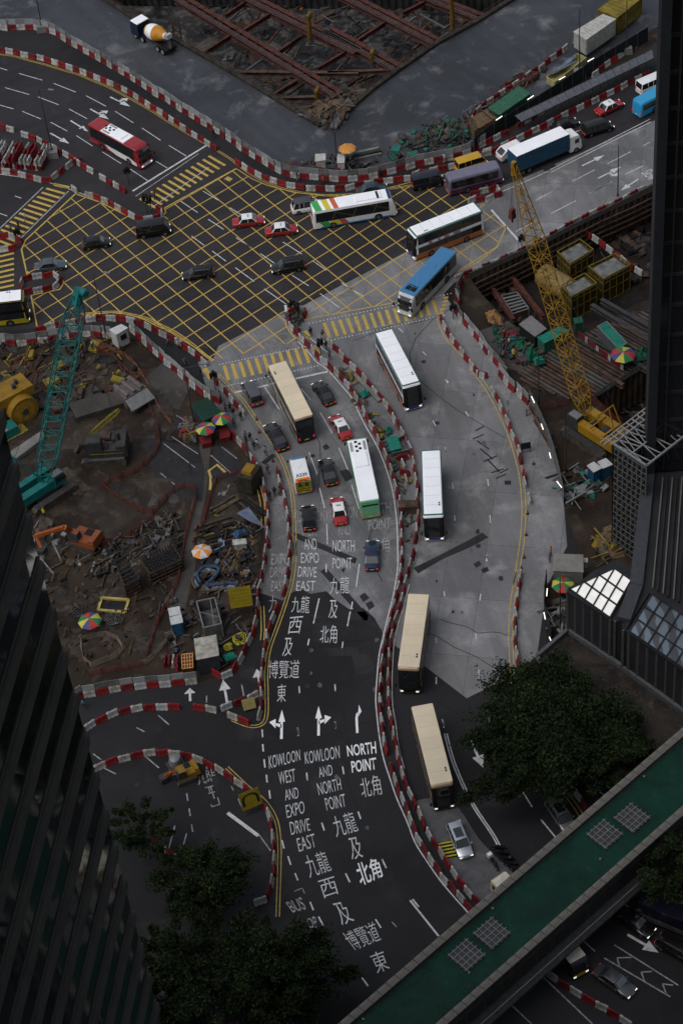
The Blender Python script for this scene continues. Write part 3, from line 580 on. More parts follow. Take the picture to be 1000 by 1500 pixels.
# its lower block with louvred roof
pb = root('podium_block', 'low dark annex with ribbed roof and grey edge strip below the right tower', 'building', (0, 0, 0))
def prism_px(px, z0, z1, m, name, parent, zp=None):
    mb = MB(); mb.prism(w2(px, z1 if zp is None else zp), z0, z1); return mb.build(name, m, parent)
PBX = [(949, 690), (941, 770), (931, 858), (913, 908), (917, 920), (951, 868), (1000, 900), (1060, 940), (1060, 640), (1000, 640)]
prism_px(PBX, 0, 11.3, blackst, 'wall', pb)
e = MB()
for a, b in zip(PBX[0:3], PBX[1:4]):
    e.bar(G(*a, 11.6), G(*b, 11.6), 1.5, 0.6)
e.build('parapet', mat('parapet_grey', (0.045, 0.047, 0.054), 0.5, var=0.1), pb)
for k in range(9):
    x = 961+k*7; e = MB(); e.bar(G(x+9, 700, 11.5), G(x-6+k*.6, 862+k*4, 11.5), 0.16, 0.3); e.build('roof_rib', fin_m if k % 2 == 0 else blackst, pb)
# skylight building
sb = root('skylight_building', 'black podium building with two gridded glass roofs beside the large tree', 'building', (0, 0, 0))
ZT = 11.0
def Q(x, y, z=ZT): return G(780+x/4.545, 780+y/4.545, z)
def cl(poly, a, b):
    "clip polygon to the left of a->b"
    out = []
    sd_ = lambda p: (b[0]-a[0])*(p[1]-a[1])-(b[1]-a[1])*(p[0]-a[0])
    for i in range(len(poly)):
        p, q = poly[i], poly[(i+1) % len(poly)]; sp, sq = sd_(p), sd_(q)
        if sp >= 0: out.append(p)
        if sp*sq < 0: t = sp/(sp-sq); out.append((p[0]+(q[0]-p[0])*t, p[1]+(q[1]-p[1])*t))
    return out
skyg = mat('sky_glow_glass', (0.62, 0.62, 0.60), 0.2, 0.0, var=0.1, scale=0.8, emit=(1, .985, .95, .27))  # emission stands in for bright sky mirrored in the panes, no lamp inside
def wavy(name, col, rough):
    m = bpy.data.materials.new(name); m.use_nodes = True; n = m.node_tree; b = n.nodes['Principled BSDF']; b.inputs['Metallic'].default_value = 1; b.inputs['Roughness'].default_value = rough
    g = n.nodes.new('ShaderNodeNewGeometry'); w = n.nodes.new('ShaderNodeTexWave'); w.inputs['Scale'].default_value = 0.16; w.inputs['Distortion'].default_value = 11; w.inputs['Detail'].default_value = 3; w.inputs['Detail Scale'].default_value = 0.7
    n.links.new(g.outputs['Position'], w.inputs['Vector']); r = n.nodes.new('ShaderNodeValToRGB'); e0, e1 = r.color_ramp.elements
    e0.position, e1.position = 0.47, 0.5; e0.color = (0.22, 0.24, 0.25, 1); e1.color = (*col, 1)
    n.links.new(w.outputs[0], r.inputs[0]); n.links.new(r.outputs[0], b.inputs['Base Color']); return m
skyg2 = wavy('painted_reflection_glass', (0.42, 0.50, 0.56), 0.4)  # bluish cloud and building reflections painted into the glass colour as waves
base1 = [(228, 392), (512, 578), (560, 540), (672, 330), (545, 220), (420, 262)]
mb = MB(); mb.prism([(p.x, p.y) for p in (Q(*q, ZT-.05) for q in [(228, 392), (512, 578), (590, 600), (600, 640), (640, 668), (1150, 1020), (1300, 700), (900, 380), (560, 180), (410, 250)])], 3.5, ZT-.05); mb.build('wall', blackst, sb)
def lattice(O, u, v, nu, nv, clip, m, fr, zt):
    P = lambda i, j: (O[0]+u[0]*i+v[0]*j, O[1]+u[1]*i+v[1]*j)
    for i in range(nu):
        for j in range(nv):
            g = 0.04
            q = [P(i+g, j+g), P(i+g, j+1-g), P(i+1-g, j+1-g), P(i+1-g, j+g)]
            if clip:
                q = cl(q, *clip)
            if len(q) < 3: continue
            w_ = [Q(a, b, zt+.14) for a, b in q]; tl = random.uniform(-.008, .008), random.uniform(-.008, .008)
            c = sum(w_, Vector())/len(w_)
            for p in w_: p.z += (p.x-c.x)*tl[0]+(p.y-c.y)*tl[1]
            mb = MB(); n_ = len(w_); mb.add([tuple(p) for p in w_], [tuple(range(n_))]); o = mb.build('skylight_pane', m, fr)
    f = MB()
    def seg(a, b):
        if clip:
            poly = [a, b]; s_ = lambda p: (clip[1][0]-clip[0][0])*(p[1]-clip[0][1])-(clip[1][1]-clip[0][1])*(p[0]-clip[0][0])
            sa, sb_ = s_(a), s_(b)
            if sa < 0 and sb_ < 0: return
            if sa < 0: t = sa/(sa-sb_); a = (a[0]+(b[0]-a[0])*t, a[1]+(b[1]-a[1])*t)
            elif sb_ < 0: t = sb_/(sb_-sa); b = (b[0]+(a[0]-b[0])*t, b[1]+(a[1]-b[1])*t)
        f.bar(Q(*a, zt+.16), Q(*b, zt+.16), 0.16, 0.3)
    for i in range(nu+1): seg(P(i, 0), P(i, nv))
    for j in range(nv+1): seg(P(0, j), P(nu, j))
    if clip: f.bar(Q(*clip[0], zt+.16), Q(*clip[1], zt+.16), 0.25, 0.3)
    f.build('skylight_frame', blackst, fr)
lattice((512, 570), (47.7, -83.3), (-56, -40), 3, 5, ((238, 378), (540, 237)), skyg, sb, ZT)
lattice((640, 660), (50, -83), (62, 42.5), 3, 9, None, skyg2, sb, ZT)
f = MB()
for (x, y) in [(228, 395), (283, 425), (338, 460), (396, 500), (454, 538), (512, 578), (545, 590), (600, 650), (640, 672), (700, 710), (762, 752), (826, 795), (890, 838), (950, 880), (1010, 920)]:
    p = Q(x, y, ZT); f.bar((p.x, p.y, 3.9), (p.x, p.y, ZT), 0.16, 0.25)
f.build('mullion', fin_m, sb)
f = MB(); f.bar(Q(228, 390), Q(512, 576), 0.3, 0.3); f.bar(Q(512, 576), Q(655, 325), 0.3, 0.3); f.bar(Q(640, 668), Q(1100, 985), 0.3, 0.3); f.build('cornice', blackst, sb)
# low brown roof
lr = root('flat_roof_annex', 'flat stained brown roof with pale parapet beside the large tree', 'building', (0, 0, 0))
LRX = [(786, 962), (831, 923), (912, 978), (1020, 1058), (1020, 1170), (960, 1130), (880, 1090), (800, 1010)]
prism_px(LRX, 0, 4, cement, 'wall', lr); brown = ground_mat('stained_roof', (0.036, 0.030, 0.026), (0.016, 0.014, 0.013), (0.085, 0.078, 0.07), (0.5, 0.9), None, 3, 0.3)
flat('roof', LRX, 4.01, brown, lr); f = MB()
for a, b in zip(LRX[:-5], LRX[1:-4]): f.bar(G(*a, 4.35), G(*b, 4.35), 0.45, 0.7)
f.bar(G(*LRX[0], 4.35), G(*LRX[-1], 4.35), 0.45, 0.7); f.build('parapet', mat('pale_parapet', (0.08, 0.085, 0.092), 0.6, var=0.15), lr)
# building the photographer stands in
hb = root('viewpoint_building', 'tall glass tower behind and below the viewpoint', 'building', (0, 0, 0))
f = MB(); f.box(-90, 120, -60, -3, 0, 236); f.build('wall', tglass2, hb)
for k in range(40):
    f = MB(); f.box(-90, 120, -3, -2.7, 3+k*5.8, 4.2+k*5.8); f.build('spandrel', spand, hb)
# ------------------------------------------------------------------ footbridge
fb = root('footbridge', 'green roofed footbridge crossing the lower right corner above the road', 'footbridge', (0, 0, 0)); ZB = 9.0
A0, A1 = (962, 1105), (620, 1400); B0, B1 = (990, 1196), (643, 1491)
def ext(p, q, t): return (p[0]+(q[0]-p[0])*t, p[1]+(q[1]-p[1])*t)
wa, wb = G(*A0, ZB), G(*A1, ZB); wc, wd = G(*B0, ZB), G(*B1, ZB)
ax = (wb-wa); ax.z = 0; ax.normalize(); nr = Vector((-ax.y, ax.x, 0)); wdt = (wc-wa).dot(nr)
if wdt < 0: nr = -nr; wdt = -wdt
S0, S1 = -9.0, 95.0
def FB(s_, t, z=ZB): p = wa+ax*s_+nr*t; return Vector((p.x, p.y, z))
greenr = ground_mat('green_roofing', (0.0035, 0.034, 0.022), (0.003, 0.021, 0.014), (0.012, 0.048, 0.034), (0.5, 0.75), None, 3, 0.2, wet=0.15)
copm = mat('coping_stone', (0.145, 0.138, 0.122), 0.8, var=0.2, scale=0.9)
f = MB(); f.prism([tuple(FB(s_, t))[:2] for s_, t in ((S0, 0.1), (S1, 0.1), (S1, wdt-.1), (S0, wdt-.1))], 4.6, ZB-0.5); f.build('deck', darkst, fb)
f = MB(); f.add([FB(S0, 0.5, ZB-.48), FB(S1, 0.5, ZB-.48), FB(S1, wdt-.5, ZB-.48), FB(S0, wdt-.5, ZB-.48)], [(0, 1, 2, 3)]); f.build('roof', greenr, fb)
cop = None; NC = int((S1-S0)/1.25)
for t in (0.0, wdt):
    q = MB()
    q.prism([tuple(FB(s_, t+d))[:2] for s_, d in ((S0, -.3), (S1, -.3), (S1, .3), (S0, .3))], 4.6, ZB-.02); q.build('side_wall', mat('side_wall', (0.03, 0.029, 0.027), 0.8, var=0.2), fb)
    for k in range(NC):
        p = FB(S0+(k+.5)*1.25, t, ZB)
        if cop is None: q = MB(); q.box(-.61, .61, -.42, .42, -.02, .14, tx=.02, ty=.02); cop = q.build('coping_stone', copm, fb); cop.location = p; cop.rotation_euler[2] = math.atan2(ax.y, ax.x)
        else: c = link('coping_stone', cop.data, fb, p, math.atan2(ax.y, ax.x)+random.uniform(-.006, .006)); c.location.z += random.uniform(-.01, .01)
for (x, y) in ((885, 1223), (925, 1199), (683, 1400), (720, 1368)):
    c = G(x, y, ZB-.4); th = math.atan2(ax.y, ax.x); M = Matrix.Translation(c) @ Matrix.Rotation(th, 4, 'Z'); g = MB()
    g.box(-1.35, 1.35, -1.35, 1.35, -.05, .06, None, M); gp = g.build('roof_hatch', darkst, fb); h = MB()
    for k in range(-2, 3): h.box(k*.6-.04, k*.6+.04, -1.45, 1.45, .16, .22, None, M); h.box(-1.45, 1.45, k*.6-.04, k*.6+.04, .23, .28, None, M)
    for k in range(-7, 8): h.box(k*.18-.012, k*.18+.012, -1.3, 1.3, .1, .13, None, M)
    h.build('hatch_grille', galv, gp)
seam = MB()
for k in range(int((S1-S0)/4)): seam.add([FB(S0+k*4, .5, ZB-.474), FB(S0+k*4+.05, .5, ZB-.474), FB(S0+k*4+.05, wdt-.5, ZB-.474), FB(S0+k*4, wdt-.5, ZB-.474)], [(0, 1, 2, 3)])
seam.build('roof_seam', mat('seam_green', (.002, .018, .012), .6), fb)
for k, (s_, t) in enumerate(((3, .8), (14, 4.6), (26, .9), (44, .8), (52, 4.4), (33, 4.5))):
    g = MB(); p = FB(s_, min(t, wdt-1), ZB-.5); g.tube(tuple(p), (p.x, p.y, ZB-.2), .12, .12, 8); g.build('roof_outlet', galv, fb)
for s_ in (2, 20, 38, 56, 74, 90):
    if s_ in (20,): continue
    g = MB(); p = FB(s_, wdt/2, 0)
    g.tube((p.x, p.y, 0), (p.x, p.y, 4.7), 0.55, 0.55, 14); g.build('column', cement, fb)
for k in range(int((S1-S0)/2.5)):
    g = MB(); a = FB(S0+k*2.5+.25, wdt+.31, 0); b = FB(S0+k*2.5+2.25, wdt+.31, 0)
    g.bar((a.x, a.y, 6.6), (b.x, b.y, 6.6), 0.05, 1.5); g.build('side_window', tglass2, fb)
rl = MB(); rl.bar(FB(S0, wdt+1.5, 6.2), FB(S1, wdt+1.5, 6.2), 0.08); 
for k in range(40): p = FB(S0+k*2.6, wdt+1.5, 0); rl.bar((p.x, p.y, 5.2), (p.x, p.y, 6.2), 0.06)
rl.build('railing', galv, fb); rl = MB(); rl.prism([tuple(FB(s_, wdt+d))[:2] for s_, d in ((S0, .3), (S1, .3), (S1, 1.7), (S0, 1.7))], 4.9, 5.2); rl.build('ledge', darkst, fb)

# ------------------------------------------------------------------ deep pit strutting
def beam(name, a, b, z, w=0.5, h=0.7, m=rust, label=None, cat='steel beam', group='steel struts across the deep pit', lattice_=False):
    A, B = G(*a, z), G(*b, z); mb = MB(); mb.ibeam(A, B, w, h); r_ = mb.build(name, m); 
    if label: tag(r_, label, cat, group)
    return r_, A, B
for i, (a, b, lab) in enumerate([((262, -2), (497, 142), 'long rusty strut nearest the haul road'), ((352, -8), (524, 78), 'rusty strut ending above the middle of the deep pit'), ((480, 46), (584, 104), 'rusty strut meeting the pit edge left of the haul road bend'), ((500, -8), (643, 66), 'rusty strut ending at the right pit edge'), ((612, -8), (704, 28), 'uppermost rusty strut at the right pit edge')]):
    A, B = G(*a, -1.2), G(*b, -1.2); d = (B-A).normalized(); n_ = Vector((-d.y, d.x, 0)); r_ = root('strut', lab, 'steel strut', tuple(A), 0, 'steel struts across the deep pit')
    for s_ in (-.65, .65):
        mb = MB(); mb.ibeam(n_*s_, B-A+n_*s_, 0.8, 1.0); mb.build('beam', rust, r_)
    L = (B-A).length; mb = MB(); k = int(L/2.2)
    for j in range(k): p = d*(j*2.2); mb.bar(p-n_*.7, p+d*2.2+n_*.7, 0.16); mb.bar(p-n_*.7, p+n_*.7, 0.18)
    mb.build('bracing', rust2, r_)
    mb = MB()
    for s_ in (-1.15,):
        for z in (.5, 1.0, 1.45): mb.bar(n_*s_+Vector((0, 0, z)), B-A+n_*s_+Vector((0, 0, z)), 0.05)
        for j in range(k): p = d*(j*2.2)+n_*s_; mb.bar(p+Vector((0, 0, .3)), p+Vector((0, 0, 1.5)), 0.06)
    mb.build('handrail', steel, r_)
for a, b, w in (((338, 107), (525, 109), .7), ((480, 108), (583, 104), .6), ((412, 145), (466, 144), .6), ((401, 140), (436, 119), .4), ((298, 79), (337, 54), .4), ((357, 46), (405, 16), .45), ((466, 101), (507, 77), .4), ((520, 63), (566, 33), .4), ((590, 20), (640, -5), .5), ((330, 24), (360, 4), .4), ((404, 80), (440, 55), .35)):
    A, B = G(*a, -1.6), G(*b, -1.6); mb = MB(); mb.ibeam(A, B, w, .8); tag(mb.build('cross_strut', rust2 if w > .5 else rust), 'rusty cross strut %s' % {(338, 107): 'spanning level across the lower part of the deep pit', (480, 108): 'running level to the right pit wall', (412, 145): 'shortest level one near the lower tip of the pit', (401, 140): 'slanting just above the lower tip of the pit', (298, 79): 'slanting from the left pit edge by the yellow tarp', (357, 46): 'slanting between the two longest struts, upper', (466, 101): 'slanting beside the middle yellow pipe', (520, 63): 'slanting beside the grey post', (590, 20): 'at the top edge of the view, right', (330, 24): 'short, by the lattice post', (404, 80): 'short, between the two longest struts, lower'}[a], 'steel strut', 'cross struts in the deep pit')
bgr = root('bracing', 'tangle of thin rusty secondary braces between the long struts of the deep pit', 'steel bracing', tuple(G(500, 60, -3)))
_o = G(500, 60, -3); _d1 = (G(497, 142)-G(262, -2)).normalized(); _d2 = (G(640, 62)-G(545, 130)).normalized()
for k in range(70):
    x, y = random.uniform(290, 680), random.uniform(0, 165); c_ = G(x, y, 0); ins = False
    for i in range(len(HA)):
        a, b = HA[i], HA[(i+1) % len(HA)]
        if (a[1] > c_.y) != (b[1] > c_.y) and c_.x < (b[0]-a[0])*(c_.y-a[1])/(b[1]-a[1])+a[0]: ins = not ins
    if not ins or y > 150-abs(x-475)*.55: continue
    c_.z = random.uniform(-5.5, -2.0); d_ = random.choice((_d1, _d2, _d2)); d_ = Vector((d_.x, d_.y, 0)).normalized()*random.uniform(2.5, 6.5)/2; d_.z = random.choice((0, 0, .6, -.6)); mb = MB(); mb.bar(c_-_o-d_, c_-_o+d_, random.uniform(.15, .4), random.uniform(.15, .45)); mb.build('brace', random.choice((rust, rust2, rust2, steel)), bgr)
def lpost(a, z0, z1, w, lab, m):
    P = G(*a, z0); r_ = root('pit_post', lab, 'post', tuple(P)); mb = MB(); h = z1-z0
    for sx in (-w, w):
        for sy in (-w, w): mb.bar((sx, sy, 0), (sx, sy, h), .16)
    mb.build('upright', m, r_); mb = MB(); k = int(h/1.1)
    for j in range(k):
        z = j*h/k; z2 = (j+1)*h/k
        mb.bar((-w, -w, z), (w, -w, z2), .09); mb.bar((-w, w, z2), (w, w, z), .09); mb.bar((-w, -w, z), (-w, w, z2), .09); mb.bar((w, -w, z2), (w, w, z), .09); mb.bar((-w, -w, z), (w, -w, z), .09)
    mb.build('lacing', m, r_)
lpost((271, 122), -9, 2.5, .55, 'rusty lattice post rising at the left end of the pit', rust)
lpost((554, 140), -9, -0.2, .3, 'grey post standing by the right strut of the pit', steel)
for (x, y), (x2, y2), lab in (((455, 62), (452, 30), 'yellow vent pipe on the second long strut'), ((663, 50), (663, 6), 'tallest yellow vent pipe at the top right of the pit'), ((545, 92), (547, 80), 'short yellow pipe on the right strut'), ((465, 150), (464, 136), 'short yellow pipe near the lower tip of the pit')):
    A = G(x, y, -1.5); h = max(1.5, (y-y2)/6.5); r_ = root('vent_pipe', lab, 'pipe', tuple(A)); mb = MB(); mb.tube((0, 0, 0), (0, 0, h), .38, .38, 12); mb.tube((0, 0, h-.1), (.5, .4, h+.45), .38, .38, 12); mb.build('pipe', mat('pipe_ochre', (.13, .075, .012), .6, var=.25), r_, smooth=40)
    mb = MB(); mb.tube((0, 0, .1), (0, 0, .25), .48, .48, 12); mb.build('flange', darkst, r_)
def tarp(name, px, z, m, lab, amp=0.25):
    w_ = [G(*p, z) for p in px]; c = sum(w_, Vector())/len(w_); mb = MB(); n = len(w_); rings = []
    vs = [tuple(c+Vector((0, 0, amp*1.5)))]; fs = []
    for rr in (0.4, 0.75, 1.0):
        for i in range(n*3):
            a = w_[i//3].lerp(w_[(i//3+1) % n], (i % 3)/3); p = c.lerp(a, rr); p.z = z+(amp*random.uniform(.2, 1.3) if rr < 1 else 0.02); vs.append(tuple(p))
    N = n*3
    for i in range(N): fs.append((0, 1+i, 1+(i+1) % N))
    for r_ in range(2):
        for i in range(N): fs.append((1+r_*N+i, 1+(r_+1)*N+i, 1+(r_+1)*N+(i+1) % N, 1+r_*N+(i+1) % N))
    mb.add(vs, fs); return tag(mb.build(name, m, smooth=True), lab, 'tarpaulin')
tarp('tarpaulin', [(278, 143), (283, 138), (296, 139), (301, 147), (292, 153), (281, 151)], -8.7, mat('lime_tarp', (0.40, 0.42, 0.03), .6), 'bright yellow sheet on the pit floor beside the mixer truck'); 
tarp('tarpaulin', [(337, 165), (345, 155), (378, 172), (378, 183), (360, 178)], -8.7, mat('orange_sheet', (0.38, 0.12, 0.04), .6), 'crumpled orange sheet on the dark pit floor', .5)
# debris on the pit floor: slabs, sheets, heaps
def debris(name, poly_px, z, n, smin, smax, cols, hmax=0.5, seed=1, flatness=0.7):
    rnd = random.Random(seed); W_ = w2(poly_px, z); xs = [p[0] for p in W_]; ys = [p[1] for p in W_]; mb = MB(); k = 0
    def inside(x, y):
        c = False
        for i in range(len(W_)):
            a, b = W_[i], W_[(i+1) % len(W_)]
            if (a[1] > y) != (b[1] > y) and x < (b[0]-a[0])*(y-a[1])/(b[1]-a[1])+a[0]: c = not c
        return c
    t = 0
    while k < n and t < n*30:
        t += 1; x, y = rnd.uniform(min(xs), max(xs)), rnd.uniform(min(ys), max(ys))
        if not inside(x, y): continue
        s_ = rnd.uniform(smin, smax)**1; a = rnd.choice((R(25), R(115), R(70), rnd.uniform(0, 6.28)))+rnd.uniform(-.2, .2); m = rnd.choice(cols)
        kind = rnd.random()
        if kind < .45: # pole / plank
            l = s_*rnd.uniform(1, 2.4); d = Vector((math.cos(a)*l, math.sin(a)*l, rnd.uniform(-.1, .5)*hmax)); p = Vector((x, y, z+rnd.uniform(.1, hmax))); mb.bar(p-d*.5, p+d*.5, rnd.uniform(.06, .22), rnd.uniform(.05, .18), m)
        elif kind < .8:
            M = Matrix.Translation((x, y, z+rnd.uniform(.02, hmax*.4))) @ Matrix.Rotation(a, 4, 'Z') @ Matrix.Rotation(rnd.uniform(-.25, .25), 4, 'X') @ Matrix.Rotation(rnd.uniform(-.2, .2), 4, 'Y')
            mb.box(-s_*.5, s_*.5, -s_*rnd.uniform(.15, .45), s_*rnd.uniform(.15, .45), 0, rnd.uniform(.03, hmax*flatness), m, M, s_*.04, s_*.04)
        else:
            ps = [(s_*.45*rnd.uniform(.5, 1.2)*math.cos(q*math.pi/3), s_*.35*rnd.uniform(.5, 1.2)*math.sin(q*math.pi/3)) for q in range(6)]
            M = Matrix.Translation((x, y, z)) @ Matrix.Rotation(a, 4, 'Z'); h = rnd.uniform(.08, hmax*.8)
            vs = [M @ Vector((p[0], p[1], 0)) for p in ps]+[M @ Vector((p[0]*.5, p[1]*.5, h*rnd.uniform(.6, 1.2))) for p in ps]+[M @ Vector((0, 0, h*1.2))]
            mb.add(vs, [(i, (i+1) % 6, 6+(i+1) % 6, 6+i) for i in range(6)]+[(6+i, 6+(i+1) % 6, 12) for i in range(6)], m)
        k += 1
    o = mb.build(name); return stuff(o)
d_grey = mat('dust_grey', (0.052, 0.051, 0.052), .85, var=.2); d_dark = mat('mud_dark', (0.014, 0.013, 0.013), .5, var=.2); d_brown = mat('mud_brown', (0.042, 0.028, 0.019), .85, var=.25)
d_blue = mat('dull_blue', (0.03, 0.06, 0.12), .6, var=.2); d_pale = mat('pale_rubble', (0.085, 0.078, 0.069), .9, var=.2); d_teal = mat('dull_teal', (0.02, 0.13, 0.11), .6, var=.2)
tag(debris('pit_debris', [(300, -20), (900, -20), (700, 130), (520, 260), (430, 230), (300, 130)], -9, 420, 1.0, 4.8, [d_grey, d_dark, d_dark, d_brown, steel, wood2, rust2, d_pale], .7, 3, .3), 'scattered boards, sheets and rubble on the floor of the deep pit', 'debris')
tag(debris('pit_debris', [(300, -20), (900, -20), (700, 130), (520, 260), (430, 230), (300, 130)], -9, 90, .4, 1.2, [orange_m, d_blue, d_teal, d_pale], .5, 5, .5), 'small orange, blue and pale scraps on the floor of the deep pit', 'debris')
# pit rims
def railpx(pts, z, h, m, mb, r_=.03, step=2.0, rails=(1.0, .55)):
    w_ = resample(w2(pts, z), step)
    for a, b in zip(w_[:-1], w_[1:]):
        mb.bar((a.x, a.y, z), (a.x, a.y, z+h), r_*2)
        for q in rails: mb.bar((a.x, a.y, z+h*q), (b.x, b.y, z+h*q), r_*1.6)
mb = MB()
for a, b in zip(PIT_A[1:-2], PIT_A[2:-1]): mb.bar(G(*a, .25), G(*b, .25), .8, .5)
tag(mb.build('pit_kerb', mat('muddy_kerb', (0.04, 0.035, 0.029), .9, var=.3, scale=.8)), 'muddy kerb around the rim of the deep pit', 'kerb')
mb = MB(); railpx(PIT_A[1:6], .5, 1.1, None, mb); tag(mb.build('pit_railing', rust2), 'thin rusty railing on the left rim of the deep pit', 'railing')
mb = MB(); railpx(PIT_A[6:-1], .5, 1.1, None, mb); tag(mb.build('pit_railing', wood2), 'thin brown railing on the right rim of the deep pit', 'railing')
tag(debris('rim_debris', [(440, 165), (470, 150), (530, 135), (500, 185), (480, 192)], .1, 130, .6, 2.2, [wood2, steel, rust2, d_pale, wood], 1.0, 8), 'tangle of bars and boards at the lower tip of the deep pit', 'debris')
# ------------------------------------------------------------------ barriers
def barrier_mesh(name, m):
    mb = MB(); L = .70
    prof = [(-.25, 0), (-.25, .12), (-.16, .38), (-.13, .82), (-.09, .95), (.09, .95), (.13, .82), (.16, .38), (.27, .12), (.27, 0)]
    xs = [(-L, .86), (-L+.05, 1), (-.30, 1), (-.27, .8), (-.20, .8), (-.17, 1), (.17, 1), (.20, .8), (.27, .8), (.30, 1), (L-.05, 1), (L, .86)]
    mb.loft([[(x, y*s_, z*(1 if s_ > .85 else .97)) for y, z in prof] for x, s_ in xs], m)
    mb.box(-.5, -.3, -.06, .06, .94, 1.04); mb.box(.3, .5, -.06, .06, .94, 1.04)
    me = mb.mesh(name); me.materials.clear(); me.materials.append(m)
    bm = bmesh.new(); bm.from_mesh(me); bmesh.ops.recalc_face_normals(bm, faces=bm.faces); bm.to_mesh(me); bm.free(); return me
whites = [white_pl, mat('dusty_white_plastic', (0.33, 0.32, 0.295), .6, var=.25, scale=1.6), mat('grey_white_plastic', (0.35, 0.36, 0.365), .5, var=.18)]
reds = [red_pl, mat('faded_red_plastic', (0.16, 0.018, 0.022), .6, var=.25, scale=1.6), mat('bright_red_plastic', (0.20, 0.018, 0.02), .4, var=.15)]
BM_W = [barrier_mesh('barrier', m) for m in whites]; BM_R = [barrier_mesh('barrier', m) for m in reds]
pan = MB(); pan.box(-.72, .72, -.02, .02, .98, 2.0); pan.box(-.74, -.70, -.035, .035, .9, 2.02); pan.box(.70, .74, -.035, .035, .9, 2.02); pan.box(-.74, .74, -.03, .03, 1.96, 2.03)
PANM = []
for m in (grey_pn, mat('white_panel', (0.28, 0.285, 0.29), .45, var=.12), mat('dirty_panel', (0.15, 0.15, 0.15), .6, var=.25)):
    me = pan.mesh('panel'); me.materials.append(m); PANM.append(me)
PLACED = []   # (kind, pos, rz, red?, label, group)
def _w(l):
    return ' '.join(l.split()[:9])
def row(px, lab, tall=False, start=0, jit=.03, z=0.0, step=1.46, skip=(), sm=True, pole=False, white=None):
    w_ = resample(w2(smoothpx(px, 3) if sm else px, z), step)
    def uvp(p):
        d = p-Vector((0, 0, HC)); return 500+F_*d.dot(RT)/d.dot(_fw), 750-F_*d.dot(UP)/d.dot(_fw)
    e0, e1 = uvp(w_[0]), uvp(w_[-1])
    horiz = abs(e1[0]-e0[0]) > abs(e1[1]-e0[1])
    if (horiz and e1[0] < e0[0]) or (not horiz and e1[1] < e0[1]): w_ = w_[::-1]
    cnt = {True: 0, False: 0}
    for i, (a, b) in enumerate(zip(w_[:-1], w_[1:])):
        if i in skip: continue
        uv = uvp((a+b)/2)
        if random.random() < .02: continue
        if not (-10 < uv[0] < 950 and -10 < uv[1] < 1510): continue
        c = (a+b)/2; c.z = z; rz = math.atan2(b.y-a.y, b.x-a.x)+random.gauss(0, jit*2.3); c += Vector((random.gauss(0, .05), random.gauss(0, .05), 0))
        red = (i+start) % 2 == 0
        cnt[red] += 1; n_ = cnt[red]; od = 'first' if n_ == 1 else '%d%s' % (n_, 'th' if 10 < n_ % 100 < 14 else {1: 'st', 2: 'nd', 3: 'rd'}.get(n_ % 10, 'th'))
        PLACED.append((('tall' if tall else 'low'), c, rz, red, lab, '%s from %s' % (od, 'left' if horiz else 'top')))
T1 = zq(0, 0, 2.941, [(-80, 215), (0, 225), (60, 232), (130, 250), (200, 265), (280, 292), (330, 308), (395, 333), (460, 360), (520, 385), (580, 420), (650, 465), (720, 508), (780, 550), (840, 590), (890, 622), (935, 652)])
row(T1, 'upper left kerb row beside the yellow kerb line')
row(T2[:21], 'upper left fence along the haul road', True); row(T2[20:], 'fence below the orange umbrella', True, 1)
row(zq(240, 0, 2.632, [(278, 628), (340, 668), (400, 698), (450, 714), (520, 728), (600, 736), (700, 733), (760, 720), (850, 706), (920, 698), (980, 690)])+zq(590, 210, 6.25, [(80, 300), (140, 290), (240, 275), (320, 255), (400, 240), (480, 222), (600, 180), (690, 122), (800, 100), (880, 65)]), 'kerb row above the yellow box')
row(zq(620, 0, 2.632, [(230, 597), (290, 578), (360, 542), (430, 510), (500, 475), (560, 442), (620, 415), (680, 385), (740, 355), (800, 322), (870, 290)]), 'kerb row under the canopied walkway', start=1)
row([(711, 214), (726, 204), (745, 196), (770, 180), (800, 160), (826, 143)], 'row at the foot of the dark hoarding'); row([(867, 114), (886, 99), (905, 86), (924, 73), (940, 62)], 'row behind the canopied walkway', start=1)
row(zq(0, 0, 2.941, [(-70, 535), (0, 550), (60, 570), (120, 592), (170, 612), (215, 635), (260, 662), (300, 683), (350, 715), (400, 747), (450, 777), (500, 808), (545, 835)]), 'long row left of the red and white coach')
row(zq(0, 260, 2.941, [(310, 52), (340, 72), (400, 87), (460, 112), (520, 142), (580, 177), (625, 188)]), 'row above left yellow box edge', start=1)
row(zq(0, 260, 2.941, [(625, 188), (670, 185), (700, 175), (706, 155), (680, 138)]), 'rounded tip of the left traffic island', start=1, jit=.1)
row(zq(0, 0, 2.941, [(-60, 735), (0, 745), (60, 752), (120, 768), (180, 785), (225, 782)]), 'row in front of the stacked barriers', start=1); row(zq(0, 0, 2.941, [(225, 782), (245, 762), (285, 728), (330, 706), (360, 700)]), 'short link row by the stack', start=1, jit=.08)
row(zq(0, 260, 2.941, [(100, 500), (150, 498), (210, 488), (262, 468), (265, 440), (240, 430), (190, 432), (150, 436), (100, 448), (90, 475), (98, 500)]), 'oval island left of yellow box', jit=.08)
row(zq(0, 260, 2.941, [(0, 318), (40, 316), (85, 305), (100, 285), (80, 270), (40, 262), (0, 262)]), 'small island at the left edge', jit=.08)
row(zq(0, 260, 2.941, [(155, 668), (210, 652), (260, 642), (320, 630), (400, 617), (480, 614), (560, 622), (620, 640), (680, 670), (740, 702), (800, 737), (850, 777), (895, 815)]), 'row below the yellow box')
row([(-20, 502), (20, 506), (54, 503), (90, 497), (130, 492), (165, 495)], 'back row behind the teal crane boom', True)
row([(192, 484), (205, 496), (218, 508), (238, 527), (258, 545), (272, 557), (285, 568), (300, 580), (318, 590), (333, 600)], 'footway fence by the white cabin', True, 1)
